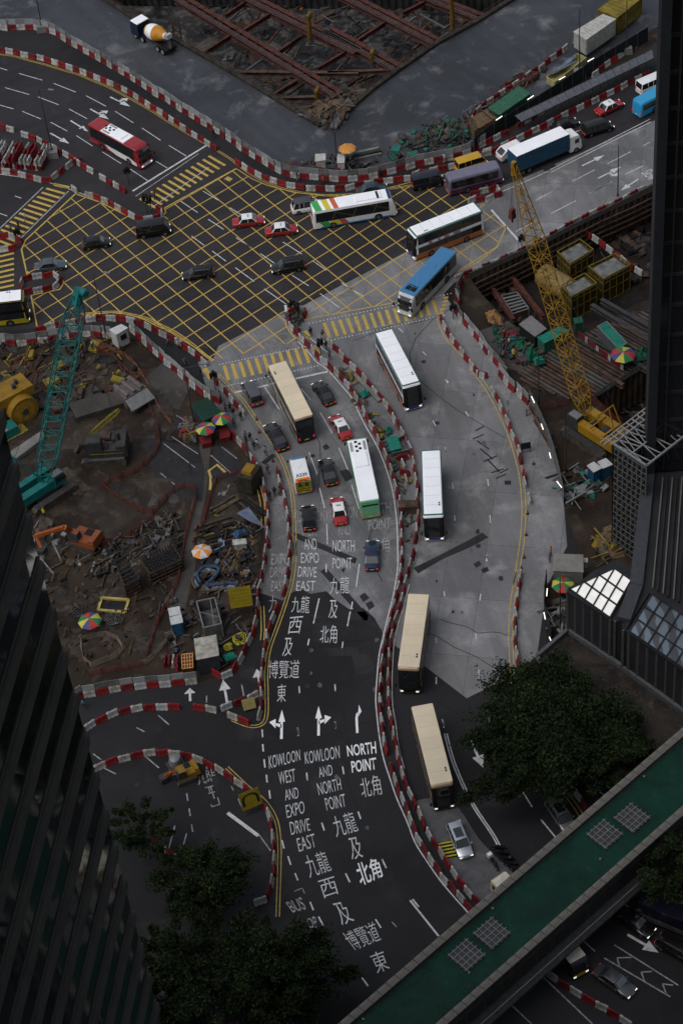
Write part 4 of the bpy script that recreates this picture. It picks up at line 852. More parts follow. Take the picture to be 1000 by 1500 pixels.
row([(315, 556), (325, 570), (340, 587), (349, 598), (359, 610)], 'kerb row by grey people carrier')
row([(340, 636), (351, 649), (364, 667), (374, 681), (385, 698), (388, 721), (393, 751), (393, 772), (391, 795), (388, 824), (383, 850), (378, 877), (376, 905), (371, 930), (359, 952), (350, 972), (338, 990), (322, 994), (312, 986)], 'row between left site and footway')
MQ = [(407, 690), (410, 710), (417, 731), (422, 758), (424, 785), (425, 800), (424, 818), (422, 843), (417, 869), (409, 888), (398, 912), (391, 936), (386, 965), (383, 990), (382, 1016), (383, 1042), (380, 1056)]
row(MQ, 'kerb row left of the lane lettering')
row([(110, 1080), (122, 1074), (140, 1062), (168, 1048), (200, 1041), (224, 1039), (248, 1038), (272, 1038), (296, 1040), (316, 1043), (340, 1052), (366, 1062)], 'level row below the building site'); row([(322, 1042), (335, 1036), (352, 1031), (368, 1024), (380, 1018)], 'short triangle row near the arrow', start=1)
row([(106, 1030), (120, 1022), (136, 1019), (160, 1013), (188, 1009), (216, 1007), (240, 1005), (268, 1003), (290, 999)], 'fence before the left site cabins', True)
ML = [(138, 1130), (160, 1120), (180, 1114), (200, 1109), (224, 1106), (248, 1106), (280, 1110), (304, 1120), (320, 1130), (340, 1143), (360, 1158), (378, 1172), (392, 1190), (398, 1210), (401, 1242), (401, 1274), (397, 1306), (386, 1322), (372, 1326)]
row(ML, 'curved loop row at the lower left', start=1)
row([(225, 1228), (240, 1243), (256, 1256), (268, 1268)], 'short row behind the small tree')
row(MV[:1]+MV[1:], 'left row of the curving median'); row(MW, 'right row of the curving median', start=1)
row([(424, 462), (432, 455), (444, 458), (450, 466)], 'tip of the median by the signals', jit=.15)
MX = zq(640, 250, 2.778, [(15, 602), (30, 640), (60, 690), (90, 732), (120, 772), (150, 812), (190, 852)])+zq(640, 540, 2.778, [(175, 22), (215, 80), (250, 140), (275, 200), (300, 260), (325, 320), (345, 390), (355, 450), (370, 520), (377, 558)])
row(MX, 'kerb row right of concrete road')
row([(764, 840), (760, 857), (758, 876), (755, 897), (754, 922), (754, 944), (757, 965), (760, 982)], 'right kerb row above the large tree', start=1)
row(zq(640, 250, 2.778, [(70, 572), (100, 612), (150, 672), (200, 742), (250, 802), (290, 852)])+zq(640, 540, 2.778, [(250, 22), (290, 72), (330, 112), (372, 148)]), 'fence between footway and workers', True)
row(zq(640, 250, 2.778, [(72, 452), (130, 425), (190, 402), (260, 372), (320, 342), (400, 307), (470, 267), (540, 227), (600, 197), (660, 167), (720, 142), (780, 112), (845, 78)]), 'row above the right pit wall', start=1)
row(zq(590, 210, 6.25, [(590, 545), (650, 525), (720, 545), (780, 525), (850, 492), (905, 462), (880, 430), (820, 430), (750, 455), (680, 470), (620, 495)]), 'island by the lilac minibus', jit=.1)
row([(678, 415), (668, 432), (672, 448)], 'short row at the blue coach', True)
row([(783, 1417), (806, 1432), (830, 1447), (855, 1463), (880, 1477), (905, 1492), (925, 1505)], 'row under footbridge at bottom right'); row([(822, 1133), (835, 1152), (848, 1171), (860, 1190)], 'row by grey car near footbridge', start=1)
row([(740, 1243), (750, 1257), (760, 1270), (768, 1282)], 'row of scooters end by the footbridge', start=1) if False else None
row([(686, 192), (690, 178), (705, 160), (725, 146), (750, 130)], 'row behind the green container'); row([(750, 130), (775, 112), (800, 95), (825, 75), (848, 58)], 'haul road row by the yellow tray', start=1)
row([(856, 343), (872, 354), (888, 366), (904, 378), (920, 390), (940, 404)], 'pit row above the yellow cages', z=-2.5)
row([(588, 668), (592, 690), (596, 712)], 'short row inside the median', jit=.4)
row([(255, 975), (262, 982)], 'upright pair beside the orange crate', jit=.2, step=.8)
# stacked barriers
W0 = G(2, 238); for_st = []
ux = (G(70, 244)-W0); ux.z = 0; ux.normalize(); uy = Vector((-ux.y, ux.x, 0))
for j in range(3):
    for i in range(14):
        p = W0+ux*(i*.62-1.2)+uy*(j*1.5-.6); PLACED.append(('stack', Vector((p.x, p.y, 0)), math.atan2(uy.y, uy.x)+random.gauss(0, .05), (i+j) % 3 != 0, '', 'lower layer'))
        if i % 4 != 3: PLACED.append(('stack', Vector((p.x, p.y, .96)), math.atan2(uy.y, uy.x)+random.gauss(0, .12), random.random() > .5, '', 'upper layer'))
cam = Vector((0, 0, HC))
def uniq(P, kinds, cap, groupname):
    L = sorted([p for p in P if p[0] in kinds], key=lambda p: (p[1]-cam).length)
    def inview(p):
        d = p[1]-cam; u = 500+F_*d.dot(RT)/d.dot(_fw); v = 750-F_*d.dot(UP)/d.dot(_fw); return -15 < u < 950 and -15 < v < 1515
    L = [p for p in L if inview(p)]
    return L[:cap], L[cap:]
low, low_rest = uniq(PLACED, ('low', 'stack'), 300, '')
tall, tall_rest = uniq(PLACED, ('tall',), 300, '')
for kind, c, rz, red, lab, pole in low:
    o = link('barrier', random.choice(BM_R if red else BM_W), None, c, rz)
    if kind == 'stack': tag(o, '%s plastic barrier in the %s of the heap at the left edge' % ('red' if red else 'white', pole), 'barrier', 'stacked plastic barriers')
    else: tag(o, '%s barrier in %s, %s' % ('red' if red else 'white', _w(lab), pole), 'barrier', 'barriers in the '+lab)
proto_p = []
for kind, c, rz, red, lab, pole in tall:
    o = link('fence_barrier', random.choice(BM_R if red else BM_W), None, c, rz)
    tag(o, '%s panelled barrier in %s, %s' % ('red' if red else 'white', _w(lab), pole), 'barrier', 'panelled barriers in the '+lab)
    link('panel', random.choice(PANM), o)
if low_rest:
    mb = MB()
    for kind, c, rz, red, lab, pole in low_rest:
        me = (BM_R if red else BM_W)[0]; M = Matrix.Translation(c) @ Matrix.Rotation(rz, 4, 'Z')
        mb.add([M @ v.co for v in me.vertices], [tuple(p.vertices) for p in me.polygons], random.choice(reds if red else whites))
    tag(stuff(mb.build('distant_barriers')), 'more red and white plastic barriers in the farthest rows', 'barriers')
print('BARRIERS', len(low), len(low_rest), len(tall), len(tall_rest))
# cones
mb = MB(); mb.box(-.2, .2, -.2, .2, 0, .04, dark); mb.lathe([(.15, .04), (.03, .72)], n=10, m=MATS['bright_red_plastic']); mb.lathe([(.105, .30), (.075, .45)], n=10, m=white_pl); coneme = mb.mesh('traffic_cone')
for (x, y) in ((772, 753), (770, 784), (767, 817), (763, 833), (781, 680), (380, 634), (400, 676), (376, 615)):
    tag(link('traffic_cone', coneme, None, G(x, y)), 'red traffic cone with white band, %s' % {772: 'upper one of those below the right kerb row', 770: 'second of those below the right kerb row', 767: 'third of those below the right kerb row', 763: 'lowest of those below the right kerb row', 781: 'beside the dark notice by the right kerb row', 380: 'on the footway left of the long black limousine', 400: 'on the footway by the ambulance', 376: 'on the footway nearest the dark grey people carrier'}[x], 'cone')
# ------------------------------------------------------------------ mesh fences
def meshfence(px, lab, m=mesh_o, h=1.0, z=0.0, name='mesh_fence', cat='fence', post=1.6, dens=.22, sag=.15, group=None):
    w_ = resample(w2(smoothpx(px, 3), z), post); r_ = root(name, lab, cat, (w_[0].x, w_[0].y, z), 0, group); o = Vector((w_[0].x, w_[0].y, z)); mb = MB(); pb_ = MB()
    for i, (a, b) in enumerate(zip(w_[:-1], w_[1:])):
        a = Vector((a.x, a.y, z))-o; b = Vector((b.x, b.y, z))-o; pb_.bar(a, a+Vector((random.uniform(-.08, .08), random.uniform(-.08, .08), h+.1)), .07)
        k = 6; ps = [a.lerp(b, t/k) for t in range(k+1)]
        for zz in (h*.95, h*.72, h*.5, h*.28, .1):
            for t in range(k):
                s0 = sag*math.sin(math.pi*t/k)*(zz/h); s1 = sag*math.sin(math.pi*(t+1)/k)*(zz/h)
                mb.bar(ps[t]+Vector((0, 0, zz-s0)), ps[t+1]+Vector((0, 0, zz-s1)), .035, .045)
        n = max(2, int((b-a).length/dens))
        for t in range(n):
            p = a.lerp(b, (t+.5)/n); mb.bar(p+Vector((0, 0, .05)), p+Vector((0, 0, h*.9-sag*math.sin(math.pi*(t+.5)/n)*.8)), .035)
    mb.build('netting', m, r_); pb_.build('posts' if False else 'fence_post', m, r_); return r_
wr_ = mat('pale_pipe', (0.2, 0.16, 0.12), .6, var=.2)
meshfence([(133, 500), (160, 512), (190, 528), (208, 550), (222, 575), (233, 600), (245, 615), (252, 622)], 'orange and white tape fence curving through the left site', mat('tape_fence', (0.22, 0.10, 0.065), .6, var=.3))
meshfence([(140, 512), (165, 525), (185, 545), (200, 560), (215, 585), (228, 620), (235, 645), (232, 660)], 'red mesh fence bending past the grey hopper')
meshfence([(232, 660), (215, 680), (195, 695), (165, 705), (150, 718)], 'red mesh fence running left from the bend near the tracked excavator')
meshfence([(150, 712), (170, 730), (200, 745), (222, 755), (240, 735), (262, 716), (285, 716), (288, 730)], 'red mesh fence dipping through the middle of the left site')
meshfence([(288, 730), (280, 760), (272, 790), (266, 830), (262, 850), (250, 880), (235, 905), (222, 945), (214, 965)], 'red mesh fence left of the long pale path')
meshfence([(318, 705), (308, 730), (298, 770), (288, 790), (284, 800)], 'red mesh fence right of the long pale path'); meshfence([(318, 704), (340, 696), (350, 694)], 'short red mesh fence above the timber stack')
meshfence([(222, 765), (190, 785), (150, 800), (130, 815)], 'red mesh fence below the orange excavator'); meshfence([(130, 990), (155, 985), (185, 982), (210, 975)], 'low red mesh fence behind the panelled barriers')
meshfence([(55, 640), (75, 632), (105, 628)], 'rusty mesh fence beside the yellow drum machine')
# hand rails around the square hole
meshfence([(120, 940), (150, 932), (172, 938), (181, 957), (150, 972), (130, 978), (121, 960), (120, 940)], 'white and rust railing around the small square hole', wr_, 1.0, sag=0, dens=.6, name='railing', cat='railing')
meshfence([(212, 975), (236, 955), (245, 938), (266, 928)], 'pale pipe railing climbing to the portable toilets', wr_, 1.0, sag=0, dens=.8, name='railing', cat='railing')
meshfence([(770, 610), (800, 600), (832, 593)], 'red lattice railing left of the yellow crane cab', mesh_o, 1.2, dens=.35, sag=0); meshfence([(838, 560), (870, 590), (905, 622), (925, 640)], 'red railing on the right of the yellow crane boom', mesh_o, 1.1, dens=.4, sag=0)
meshfence([(870, 584), (905, 562), (950, 535)], 'grey railing along the steel deck edge above the corner pit', steel, 1.1, dens=.9, sag=0, name='railing', cat='railing')
# red white boards on steel deck
for (a, b) in (((846, 494), (860, 505)), ((862, 507), (876, 518)), ((878, 520), (894, 531)), ((896, 533), (912, 545))):
    mb = MB(); p, q = G(*a), G(*b)
    for k in range(4): mb.bar(p.lerp(q, k/4)+Vector((0, 0, .6)), p.lerp(q, (k+1)/4)+Vector((0, 0, .6)), .08, 1.1, reds[1] if k < 3 else whites[0])
    tag(mb.build('hoarding_board'), 'red and white board on the steel deck, %s' % {846: 'nearest the crane boom', 862: 'second from the crane boom', 878: 'third from the crane boom', 896: 'farthest from the crane boom'}[a[0]], 'board', 'boards on the steel deck')
# ------------------------------------------------------------------ hoardings
def hoarding(px, h, m, lab, lights=(), z=0, step=2.4, name='hoarding'):
    w_ = resample(w2(px, z), step); o = Vector((w_[0].x, w_[0].y, z)); r_ = root(name, lab, 'hoarding', tuple(o))
    for a, b in zip(w_[:-1], w_[1:]):
        a = Vector((a.x, a.y, z))-o; b = Vector((b.x, b.y, z))-o; mb = MB(); d = (b-a).normalized()
        mb.bar(a+d*.02+Vector((0, 0, h/2)), b-d*.02+Vector((0, 0, h/2)), .05, h-.02); mb.build('panel', m, r_)
        mb = MB(); mb.bar(a, a+Vector((0, 0, h+.12)), .1); mb.build('post', steel, r_)
    for (x0, y0, x1, y1) in lights:
        mb = MB(); A = G(x0, y0, h+.15)-o; B = G(x1, y1, h+.15)-o; mb.tube(A, B, .05, .05, 8); mb.build('tube_light', lampw, r_)
    return r_
dkh = mat('dark_hoarding', (0.016, 0.022, 0.024), .5, var=.2); gh = mat('pale_hoarding', (0.12, 0.123, 0.126), .5, var=.15)
hoarding([(694, 224), (712, 208), (733, 195), (779, 166), (824, 138), (867, 109), (905, 86), (948, 60)], 2.6, dkh, 'dark hoarding with tube lights behind the canopied walkway', [(726, 176, 735, 170), (772, 146, 781, 140), (818, 117, 827, 112), (860, 90, 869, 85)])
hoarding([(775, 592), (786, 612), (797, 636), (808, 665), (818, 702), (825, 738)], 2.5, gh, 'pale hoarding with four tube lights right of the footway', [(778, 581, 782, 590), (792, 621, 795, 629), (804, 663, 806, 671), (815, 705, 822, 714)])
hoarding([(800, 855), (796, 885), (797, 905), (803, 930), (807, 940)], 2.4, dkh, 'short dark hoarding with three tube lights by the annex roof', [(801, 862, 800, 873), (796, 897, 798, 907), (804, 933, 806, 938)])
hoarding(zq(640, 250, 2.778, [(130, 437), (240, 388), (400, 318), (540, 243), (700, 165), (880, 75)]), .9, mat('wall_top', (0.10, 0.10, 0.10), .7), 'low grey wall along the top of the pit on the right', name='pit_wall_top')
# walings on the pit B wall
for zz in (-.9, -1.9, -2.9, -3.9):
    mb = MB()
    for a, b in zip(PIT_B[:6], PIT_B[1:7]):
        A, B = G(*a), G(*b); n_ = Vector(((B-A).y, -(B-A).x, 0)).normalized()*.35; mb.bar(Vector((A.x, A.y, zz))+n_, Vector((B.x, B.y, zz))+n_, .2, .22)
    o = mb.build('waling', rust2); tag(o, 'horizontal waling beam on the right pit wall, %s level' % {-.9: 'top', -1.9: 'second', -2.9: 'third', -3.9: 'lowest'}[zz], 'steel beam', 'waling beams on the right pit wall')
# ------------------------------------------------------------------ canopy
cr = root('walkway_canopy', 'long grey canopy on posts over the footway at the upper right', 'canopy'); zc = 2.7
L0, L1, U0, U1 = G(763.6, 178.6, zc), G(957, 85.5, zc), G(754, 170, zc), G(955, 73, zc); n = 17
for k in range(n):
    a, b = L0.lerp(L1, k/n), L0.lerp(L1, (k+1)/n-.003); c, d = U0.lerp(U1, k/n), U0.lerp(U1, (k+1)/n-.003); mb = MB(); u = Vector((0, 0, .08))
    mb.add([a, b, d, c, a+u, b+u, d+u, c+u], [(3, 2, 1, 0), (4, 5, 6, 7), (0, 1, 5, 4), (1, 2, 6, 5), (2, 3, 7, 6), (3, 0, 4, 7)]); mb.build('roof_panel', mat('canopy_grey', (0.085, 0.09, 0.105), .35, var=.15), cr)
    if k % 2 == 0 or True:
        mb = MB(); mb.bar((a.x, a.y, 0), (a.x, a.y, zc), .12); mb.build('post', darkst, cr)
mb = MB(); mb.bar(L0, L1, .14, .16); mb.bar(U0, U1, .14, .16); mb.build('eave_beam', darkst, cr)
# ------------------------------------------------------------------ lamp posts, signals
def lamp_post(x, y, h, lab, arm=None, block=False):
    P = G(x, y); r_ = root('street_lamp' if arm else 'tall_post', lab, 'street lamp' if arm else 'post', tuple(P)); zb = 1.1 if block else 0
    mb = MB(); mb.tube((0, 0, zb), (0, 0, h), .10, .055, 10); mb.build('pole', darkst, r_, smooth=40)
    mb = MB(); mb.tube((0, 0, zb), (0, 0, zb+.25), .2, .16, 10); mb.build('base_plate', darkst, r_)
    if block: mb = MB(); mb.box(-.9, .9, -.9, .9, 0, 1.1, tx=.06, ty=.06); mb.build('concrete_block', cement, r_)
    if arm:
        A = G(*arm, h+.4)-P; mb = MB(); mb.tube((0, 0, h-.1), A, .05, .04, 8); mb.build('arm', darkst, r_)
        d = Vector((A.x, A.y, 0)).normalized(); mb = MB(); mb.bar(A-d*.1, A+d*.75, .28, .13); mb.build('lamp_head', galv, r_)
lamp_post(78, 228, 12, 'street lamp on a concrete block left of the red and white coach', (72, 131), True)
lamp_post(63, 44, 11, 'tall post on a concrete block at the upper left corner', None, True)
lamp_post(494, 240, 12, 'tall dark post beside the orange umbrella', None); lamp_post(848, 112, 12, 'tall post on a concrete block in front of the white container', None, True)
lamp_post(916, 76, 12, 'tall post on a concrete block behind the canopied walkway', None, True); lamp_post(904, 287, 9, 'thin post at the top of the pit wall near the right edge', None)
lamp_post(156, 494, 11.5, 'street lamp beside the white cabin at the bottom of the yellow box', (153, 399)); lamp_post(285, 625, 10.5, 'street lamp beside the two striped umbrellas', (296, 533))
lamp_post(789, 596, 9.5, 'thin post left of the yellow crane boom foot', None); lamp_post(828, 697, 12, 'thin dark post between the footway hoarding and the yellow crane', None)
lamp_post(820, 920, 9, 'thin post behind the short dark hoarding', None); lamp_post(383, 470-60+0, 0.1, 'x', None) if False else None
def signal(x, y, lab, rz=0, h=3.2):
    P = G(x, y); r_ = root('traffic_signal', lab, 'traffic signal', tuple(P), rz); mb = MB(); mb.tube((0, 0, 0), (0, 0, h), .06, .06, 8); mb.build('pole', darkst, r_)
    for k, (dx, dy, a) in enumerate(((.28, 0, 0), (0, .28, 1.57), (-.25, -.1, 3))):
        M = Matrix.Translation((dx, dy, h-.9)) @ Matrix.Rotation(a, 4, 'Z'); mb = MB(); mb.box(-.1, .12, -.17, .17, 0, 1.0, None, M); hd = mb.build('signal_head', dark, r_); mb = MB()
        for q in range(3): mb.tube(M @ Vector((.12, 0, .18+q*.32)), M @ Vector((.26, 0, .2+q*.32)), .12, .12, 8)
        mb.build('visor', dark, hd)
signal(190, 272, 'traffic signal on the tip of the triangular island'); signal(216, 312, 'left signal of the pair on the rounded island', .4); signal(223, 314, 'right signal of the pair on the rounded island', 1.2)
signal(430, 468, 'signal standing on the median tip, left of two', .3); signal(438, 472, 'signal standing on the median tip, right of two', 1.1); signal(316, 572, 'traffic signal at the left end of the lower crossing'); signal(764, 372, 'traffic signal at the top of the pit wall'); signal(470, 520, 'low traffic signal beside the median footway', .5, 2.6)
signal(30, 362, 'traffic signal on the small island at the left edge'); signal(664, 468, 'traffic signal behind the blue coach', 0, 2.6)
def board(x, y, lab, w, h, z0, m, rz, text=None, tm=None, tilt=.25, name='sign_board', cat='sign'):
    P = G(x, y); r_ = root(name, lab, cat, tuple(P), rz); M = Matrix.Translation((0, 0, z0)) @ Matrix.Rotation(-tilt, 4, 'X'); mb = MB(); mb.box(-w/2, w/2, -.03, .03, 0, h, None, M); mb.build('sign_face', m, r_)
    mb = MB()
    for s_ in (-w*.4, w*.4): mb.bar((s_, .1, 0), M @ Vector((s_, .06, h*.9)), .07); mb.bar((s_, 1.0, 0), M @ Vector((s_, .06, h*.7)), .06)
    mb.build('sign_leg', steel, r_)
    if not text and m is not dark:
        for i in range(5):
            for k in range(6): a = -w*.4+k*w*.14; y1 = h*(.86-i*.17)+random.uniform(-.02, .02); m2 = MB(); m2.add([M @ Vector(v) for v in ((a, -.034, y1-h*.06), (a+w*random.uniform(.04, .11), -.034, y1-h*.06), (a+w*.09, -.034, y1), (a, -.034, y1))], [(0, 1, 2, 3)]); m2.build('faded_print', mat('faded_ink', (.13, .098, .008), .6), r_)
    if text:
        for i, t in enumerate(text):
            y1 = h*(1-(i+.15)/len(text)); y0 = h*(1-(i+.8)/len(text)); text_quad(t, None, tm or dark, .01, r_, world=[M @ Vector(v) for v in ((-w*.42, -.036, y1), (w*.42, -.036, y1), (w*.42, -.036, y0), (-w*.42, -.036, y0))])
    return r_
ysign = mat('yellow_sign', (0.19, 0.145, 0.008), .5, var=.12)
board(357, 905, 'large yellow sign board tilted beside the footway', 2.7, 2.6, 2.0, ysign, .05, None, None, .45)
board(372, 1192, 'yellow sign board with a bent arrow on the loop row', 2.4, 2.2, 1.2, ysign, .35, ['∩'], dark, .4); board(367, 1042, 'small yellow notice lying inside the barrier triangle', 1.5, 1.3, .4, mat('notice', (0.25, 0.21, 0.08), .6), .2, None, None, .7)
board(770, 664, 'small dark notice behind the right kerb row', 1.3, .9, .8, dark, .1); 
# ------------------------------------------------------------------ vehicles
def carpaint(name, col, metal=0.3, rough=0.28): return mat(name, col, rough, metal, var=.05, scale=.7, coat=.6)
glass = mat('car_glass', (0.012, 0.014, 0.017), .06, 0, var=.05, spec=.8)
glass_l = mat('windscreen_glass', (0.06, 0.075, 0.085), .08, 0, var=.1, spec=.9)
blackp = carpaint('black_paint', (0.008, 0.008, 0.009)); bluep = carpaint('navy_paint', (0.012, 0.022, 0.06)); greyp = carpaint('grey_paint', (0.055, 0.06, 0.068)); silverp = carpaint('silver_paint', (0.42, 0.45, 0.48), .5)
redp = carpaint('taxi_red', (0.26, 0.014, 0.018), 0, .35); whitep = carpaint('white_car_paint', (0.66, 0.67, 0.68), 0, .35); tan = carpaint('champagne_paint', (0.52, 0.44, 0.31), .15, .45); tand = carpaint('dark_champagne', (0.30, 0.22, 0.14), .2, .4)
cb_w = carpaint('bus_white', (0.72, 0.74, 0.78), 0, .4); cb_roof = mat('white_bus_roof', (0.78, 0.80, 0.85), .5, var=.04, scale=.4); cb_g = carpaint('bus_green_edge', (0.012, 0.10, 0.085), 0, .4); cb_o = carpaint('bus_orange', (0.36, 0.10, 0.022), 0, .4); cb_p = carpaint('bus_purple', (0.05, 0.03, 0.16), 0, .4)
mint = carpaint('mint_green', (0.13, 0.36, 0.20), 0, .4); cblue = carpaint('coach_blue', (0.035, 0.16, 0.33), 0, .4); ltblue = carpaint('sky_blue', (0.02, 0.26, 0.50), 0, .4); lilac = carpaint('lilac_silver', (0.19, 0.18, 0.25), .5, .3); yelp = carpaint('van_yellow', (0.42, 0.25, 0.01), 0, .4)
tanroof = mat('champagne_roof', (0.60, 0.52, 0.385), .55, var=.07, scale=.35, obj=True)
lightw = mat('headlight_glass', (0.75, 0.75, 0.72), .15, emit=(1, .95, .8, .6)); lightr = mat('tail_light_glass', (0.35, 0.012, 0.01), .3, emit=(1, .05, .03, .25)); plate_y = mat('plate_yellow', (.55, .42, .05), .5); plate_w = mat('plate_white', (.65, .65, .62), .5); rimm = mat('wheel_rim', (0.16, 0.165, 0.17), .4, .6)
WHEELS = {}
def wheel(parent, x, y, r, w, rim=None):
    key = (round(r, 2), round(w, 2), id(rim))
    if key not in WHEELS:
        mb = MB(); mb.tube((0, -w/2, 0), (0, w/2, 0), r, r, 18); a = mb.mesh('wheel'); a.materials.append(dark)
        mb = MB(); mb.tube((0, -w/2-.012, 0), (0, w/2+.012, 0), r*.62, r*.62, 12); mb.tube((0, -w/2-.03, 0), (0, w/2+.03, 0), r*.2, r*.2, 8); b = mb.mesh('rim'); b.materials.append(rim or rimm); WHEELS[key] = (a, b)
    a, b = WHEELS[key]; o = link('wheel', a, parent, (x, y, r)); link('rim', b, o); return o
def place(rear, front, side=0, wid=1.8, z=0.0, L=None, anchor='mid'):
    a, b = G(*rear, z), G(*front, z); d = b-a; d.z = 0; ln = d.length; d.normalize(); n = Vector((-d.y, d.x, 0))
    L = L or ln
    c = (a+b)/2 if anchor == 'mid' else (a+d*L/2 if anchor == 'rear' else b-d*L/2)
    c = c-n*side*wid/2; c.z = 0; return c, math.atan2(d.y, d.x), L
def car(label, loc, rz, L=4.6, Wd=1.78, H=1.45, style='sedan', paint_=None, roofp=None, group=None, cat='car', name='car', bumper=None, rails=False, rear_dark=False, sunroof=False):
    r_ = root(name, label, cat, (loc.x, loc.y, 0.03), rz, group); h = Wd/2; zb = .20
    S = {'sedan': (.27, .40, .70, .86, .88), 'taxi': (.25, .38, .70, .80, .90), 'suv': (.24, .38, .90, .97, .98), 'mpv': (.13, .30, .92, .98, .96), 'van': (.06, .20, .97, .995, 1.0), 'hatch': (.22, .36, .82, .96, .9)}[style]
    X = lambda t: L/2-t*L
    belt = H*.60 if style in ('sedan', 'taxi', 'hatch') else H*.56
    hood = belt*.86; trunk = belt*.97 if style in ('sedan', 'taxi') else belt
    st = [(0, .62, hood*.62), (.02, .86, hood*.74), (.06, .95, hood*.88), (S[0]*.8, 1, hood), (S[0]+.03, 1, belt), (S[3]-.02, 1, belt), (min(.96, S[3]+.04), .98, trunk), (.985, .90, trunk*.93), (1.0, .80, trunk*.72)]
    mb = MB(); rings = []
    for t, w, zt in st:
        x = X(t); ww = h*w; rings.append([(x, -ww*.93, zb), (x, -ww, zb+.16), (x, -ww, zt*.72), (x, -ww*.95, zt*.92), (x, -ww*.82, zt), (x, ww*.82, zt), (x, ww*.95, zt*.92), (x, ww, zt*.72), (x, ww, zb+.16), (x, ww*.93, zb)])
    mb.loft(rings); mb.build('body', paint_, r_, smooth=35)
    x0, x1, x2, x3 = X(S[0]), X(S[1]), X(S[2]), X(S[3]); wb, wt = h*.93, h*(.76 if style != 'van' else .88)
    mb = MB(); zt = H-.05
    bot = [(x0, -wb*.9, belt-.05), (x0-.25, -wb, belt-.05), (x3+.15, -wb, belt-.05), (x3, -wb*.88, belt-.05), (x3, wb*.88, belt-.05), (x3+.15, wb, belt-.05), (x0-.25, wb, belt-.05), (x0, wb*.9, belt-.05)]
    top = [(x1, -wt*.9, zt), (x1-.12, -wt, zt), (x2+.1, -wt, zt), (x2, -wt*.9, zt), (x2, wt*.9, zt), (x2+.1, wt, zt), (x1-.12, wt, zt), (x1, wt*.9, zt)]
    mb.loft([bot, top], glass); mb.build('windows', glass, r_)
    mb = MB(); g = .03
    mb.add([(x0-.02, -wb*.84, belt+.03), (x0-.02, wb*.84, belt+.03), (x1+.05, wt*.84, zt-.05), (x1+.05, -wt*.84, zt-.05)], [(0, 1, 2, 3)])
    for v in range(4): mb.v[v] = (mb.v[v][0]+.035, mb.v[v][1], mb.v[v][2]+.02)
    mb.build('windscreen', glass_l if style != 'van' else glass_l, r_)
    rp = roofp or paint_; mb = MB(); rr = [[(x, y*s_, z) for x, y, z in [(x1+.03, -wt*.9, 0), (x1-.1, -wt*1.02, 0), (x2+.1, -wt*1.02, 0), (x2-.02, -wt*.9, 0), (x2-.02, wt*.9, 0), (x2+.1, wt*1.02, 0), (x1-.1, wt*1.02, 0), (x1+.03, wt*.9, 0)]] for s_, z in ((1, 0),)]
    base = rr[0]; cx = (x1+x2)/2
    mb.loft([[(x, y, H-.07) for x, y, z in base], [(x, y, H-.03) for x, y, z in base], [(cx+(x-cx)*.9, y*.85, H+.01) for x, y, z in base]]); mb.build('roof', rp, r_, smooth=30)
    mb = MB()
    for s_ in (-1, 1):
        mb.bar((x0-.03, s_*wb*.93, belt-.02), (x1-.02, s_*wt*.97, H-.06), .09, .07); mb.bar((x3+.05, s_*wb*.93, belt-.02), (x2+.02, s_*wt*.97, H-.06), .14, .08)
        xm = (x1+x2)/2+.1; mb.bar((xm, s_*(wb+.0), belt), (xm, s_*(wt+.01), H-.06), .09, .05)
        if style in ('suv', 'mpv', 'van'): xm = x2+.28*(x1-x2); mb.bar((xm, s_*(wb), belt), (xm, s_*(wt+.01), H-.06), .14, .05)
    mb.build('pillars', rp if style == 'taxi' else paint_, r_)
    for sx in (L*.5-L*.185, -L*.5+L*.2):
        for s_ in (-1, 1): wheel(r_, sx, s_*(h-.10), .33 if H < 1.6 else .36, .21)
    for s_ in (-1, 1):
        mb = MB(); mb.box(L/2-.17, L/2-.02, s_*h*.66-.18, s_*h*.66+.18, hood*.60, hood*.74, None, None, .03, .02); mb.build('headlight', lightw, r_)
        mb = MB(); mb.box(-L/2-.015, -L/2+.12, s_*h*.68-.17, s_*h*.68+.17, trunk*.62, trunk*.82, None, None, .02, .02); mb.build('tail_light', lightr, r_)
        mb = MB(); mb.box(x0-.32, x0-.12, s_*(h+.10)-.10, s_*(h+.10)+.10, belt-.02, belt+.13, None, None, .02, .02); mb.build('mirror', paint_, r_)
        if rails: mb = MB(); mb.bar((x1-.2, s_*wt*.9, H+.05), (x2+.2, s_*wt*.9, H+.05), .05); mb.build('roof_rail', galv, r_)
    mb = MB(); mb.box(-L/2-.02, -L/2+.03, -.26, .26, trunk*.55, trunk*.55+.12); mb.build('number_plate', plate_y, r_)
    mb = MB(); mb.box(L/2-.05, L/2+.01, -.26, .26, .38, .48); mb.build('number_plate', plate_w, r_)
    mb = MB(); mb.box(L/2-.1, L/2-.005, -h*.45, h*.45, hood*.5, hood*.68); mb.build('grille', dark, r_)
    if sunroof: mb = MB(); mb.box(x2+.35*(x1-x2), x1-.25, -wt*.7, wt*.7, H-.02, H+.025, None, None, .02, .02); mb.build('sunroof', glass, r_)
    if style == 'taxi':
        mb = MB(); mb.box(cx-.08+.15, cx+.1+.15, -.26, .26, H, H+.13, None, None, .03, .03); mb.build('taxi_sign', mat('taxi_sign', (.30, .31, .33), .4), r_)
    return r_
def C(label, rear, front, side=0, L=None, anchor='mid', wid=1.78, **k):
    loc, rz, ln = place(rear, front, side, wid, 0, L, anchor); return car(label, loc, rz, L=min(max(L or ln, 3.8), 5.4), Wd=wid, **k)
tx = dict(style='taxi', paint_=redp, roofp=whitep, H=1.5, name='taxi', cat='taxi', group='red taxis with white roofs')
C('red taxi with white roof in the yellow box, left of the pair', (341, 337), (390, 331), -1, 4.7, **tx)
C('red taxi with white roof in the yellow box, right of the pair', (389, 350), (438, 344), -1, 4.7, **tx)
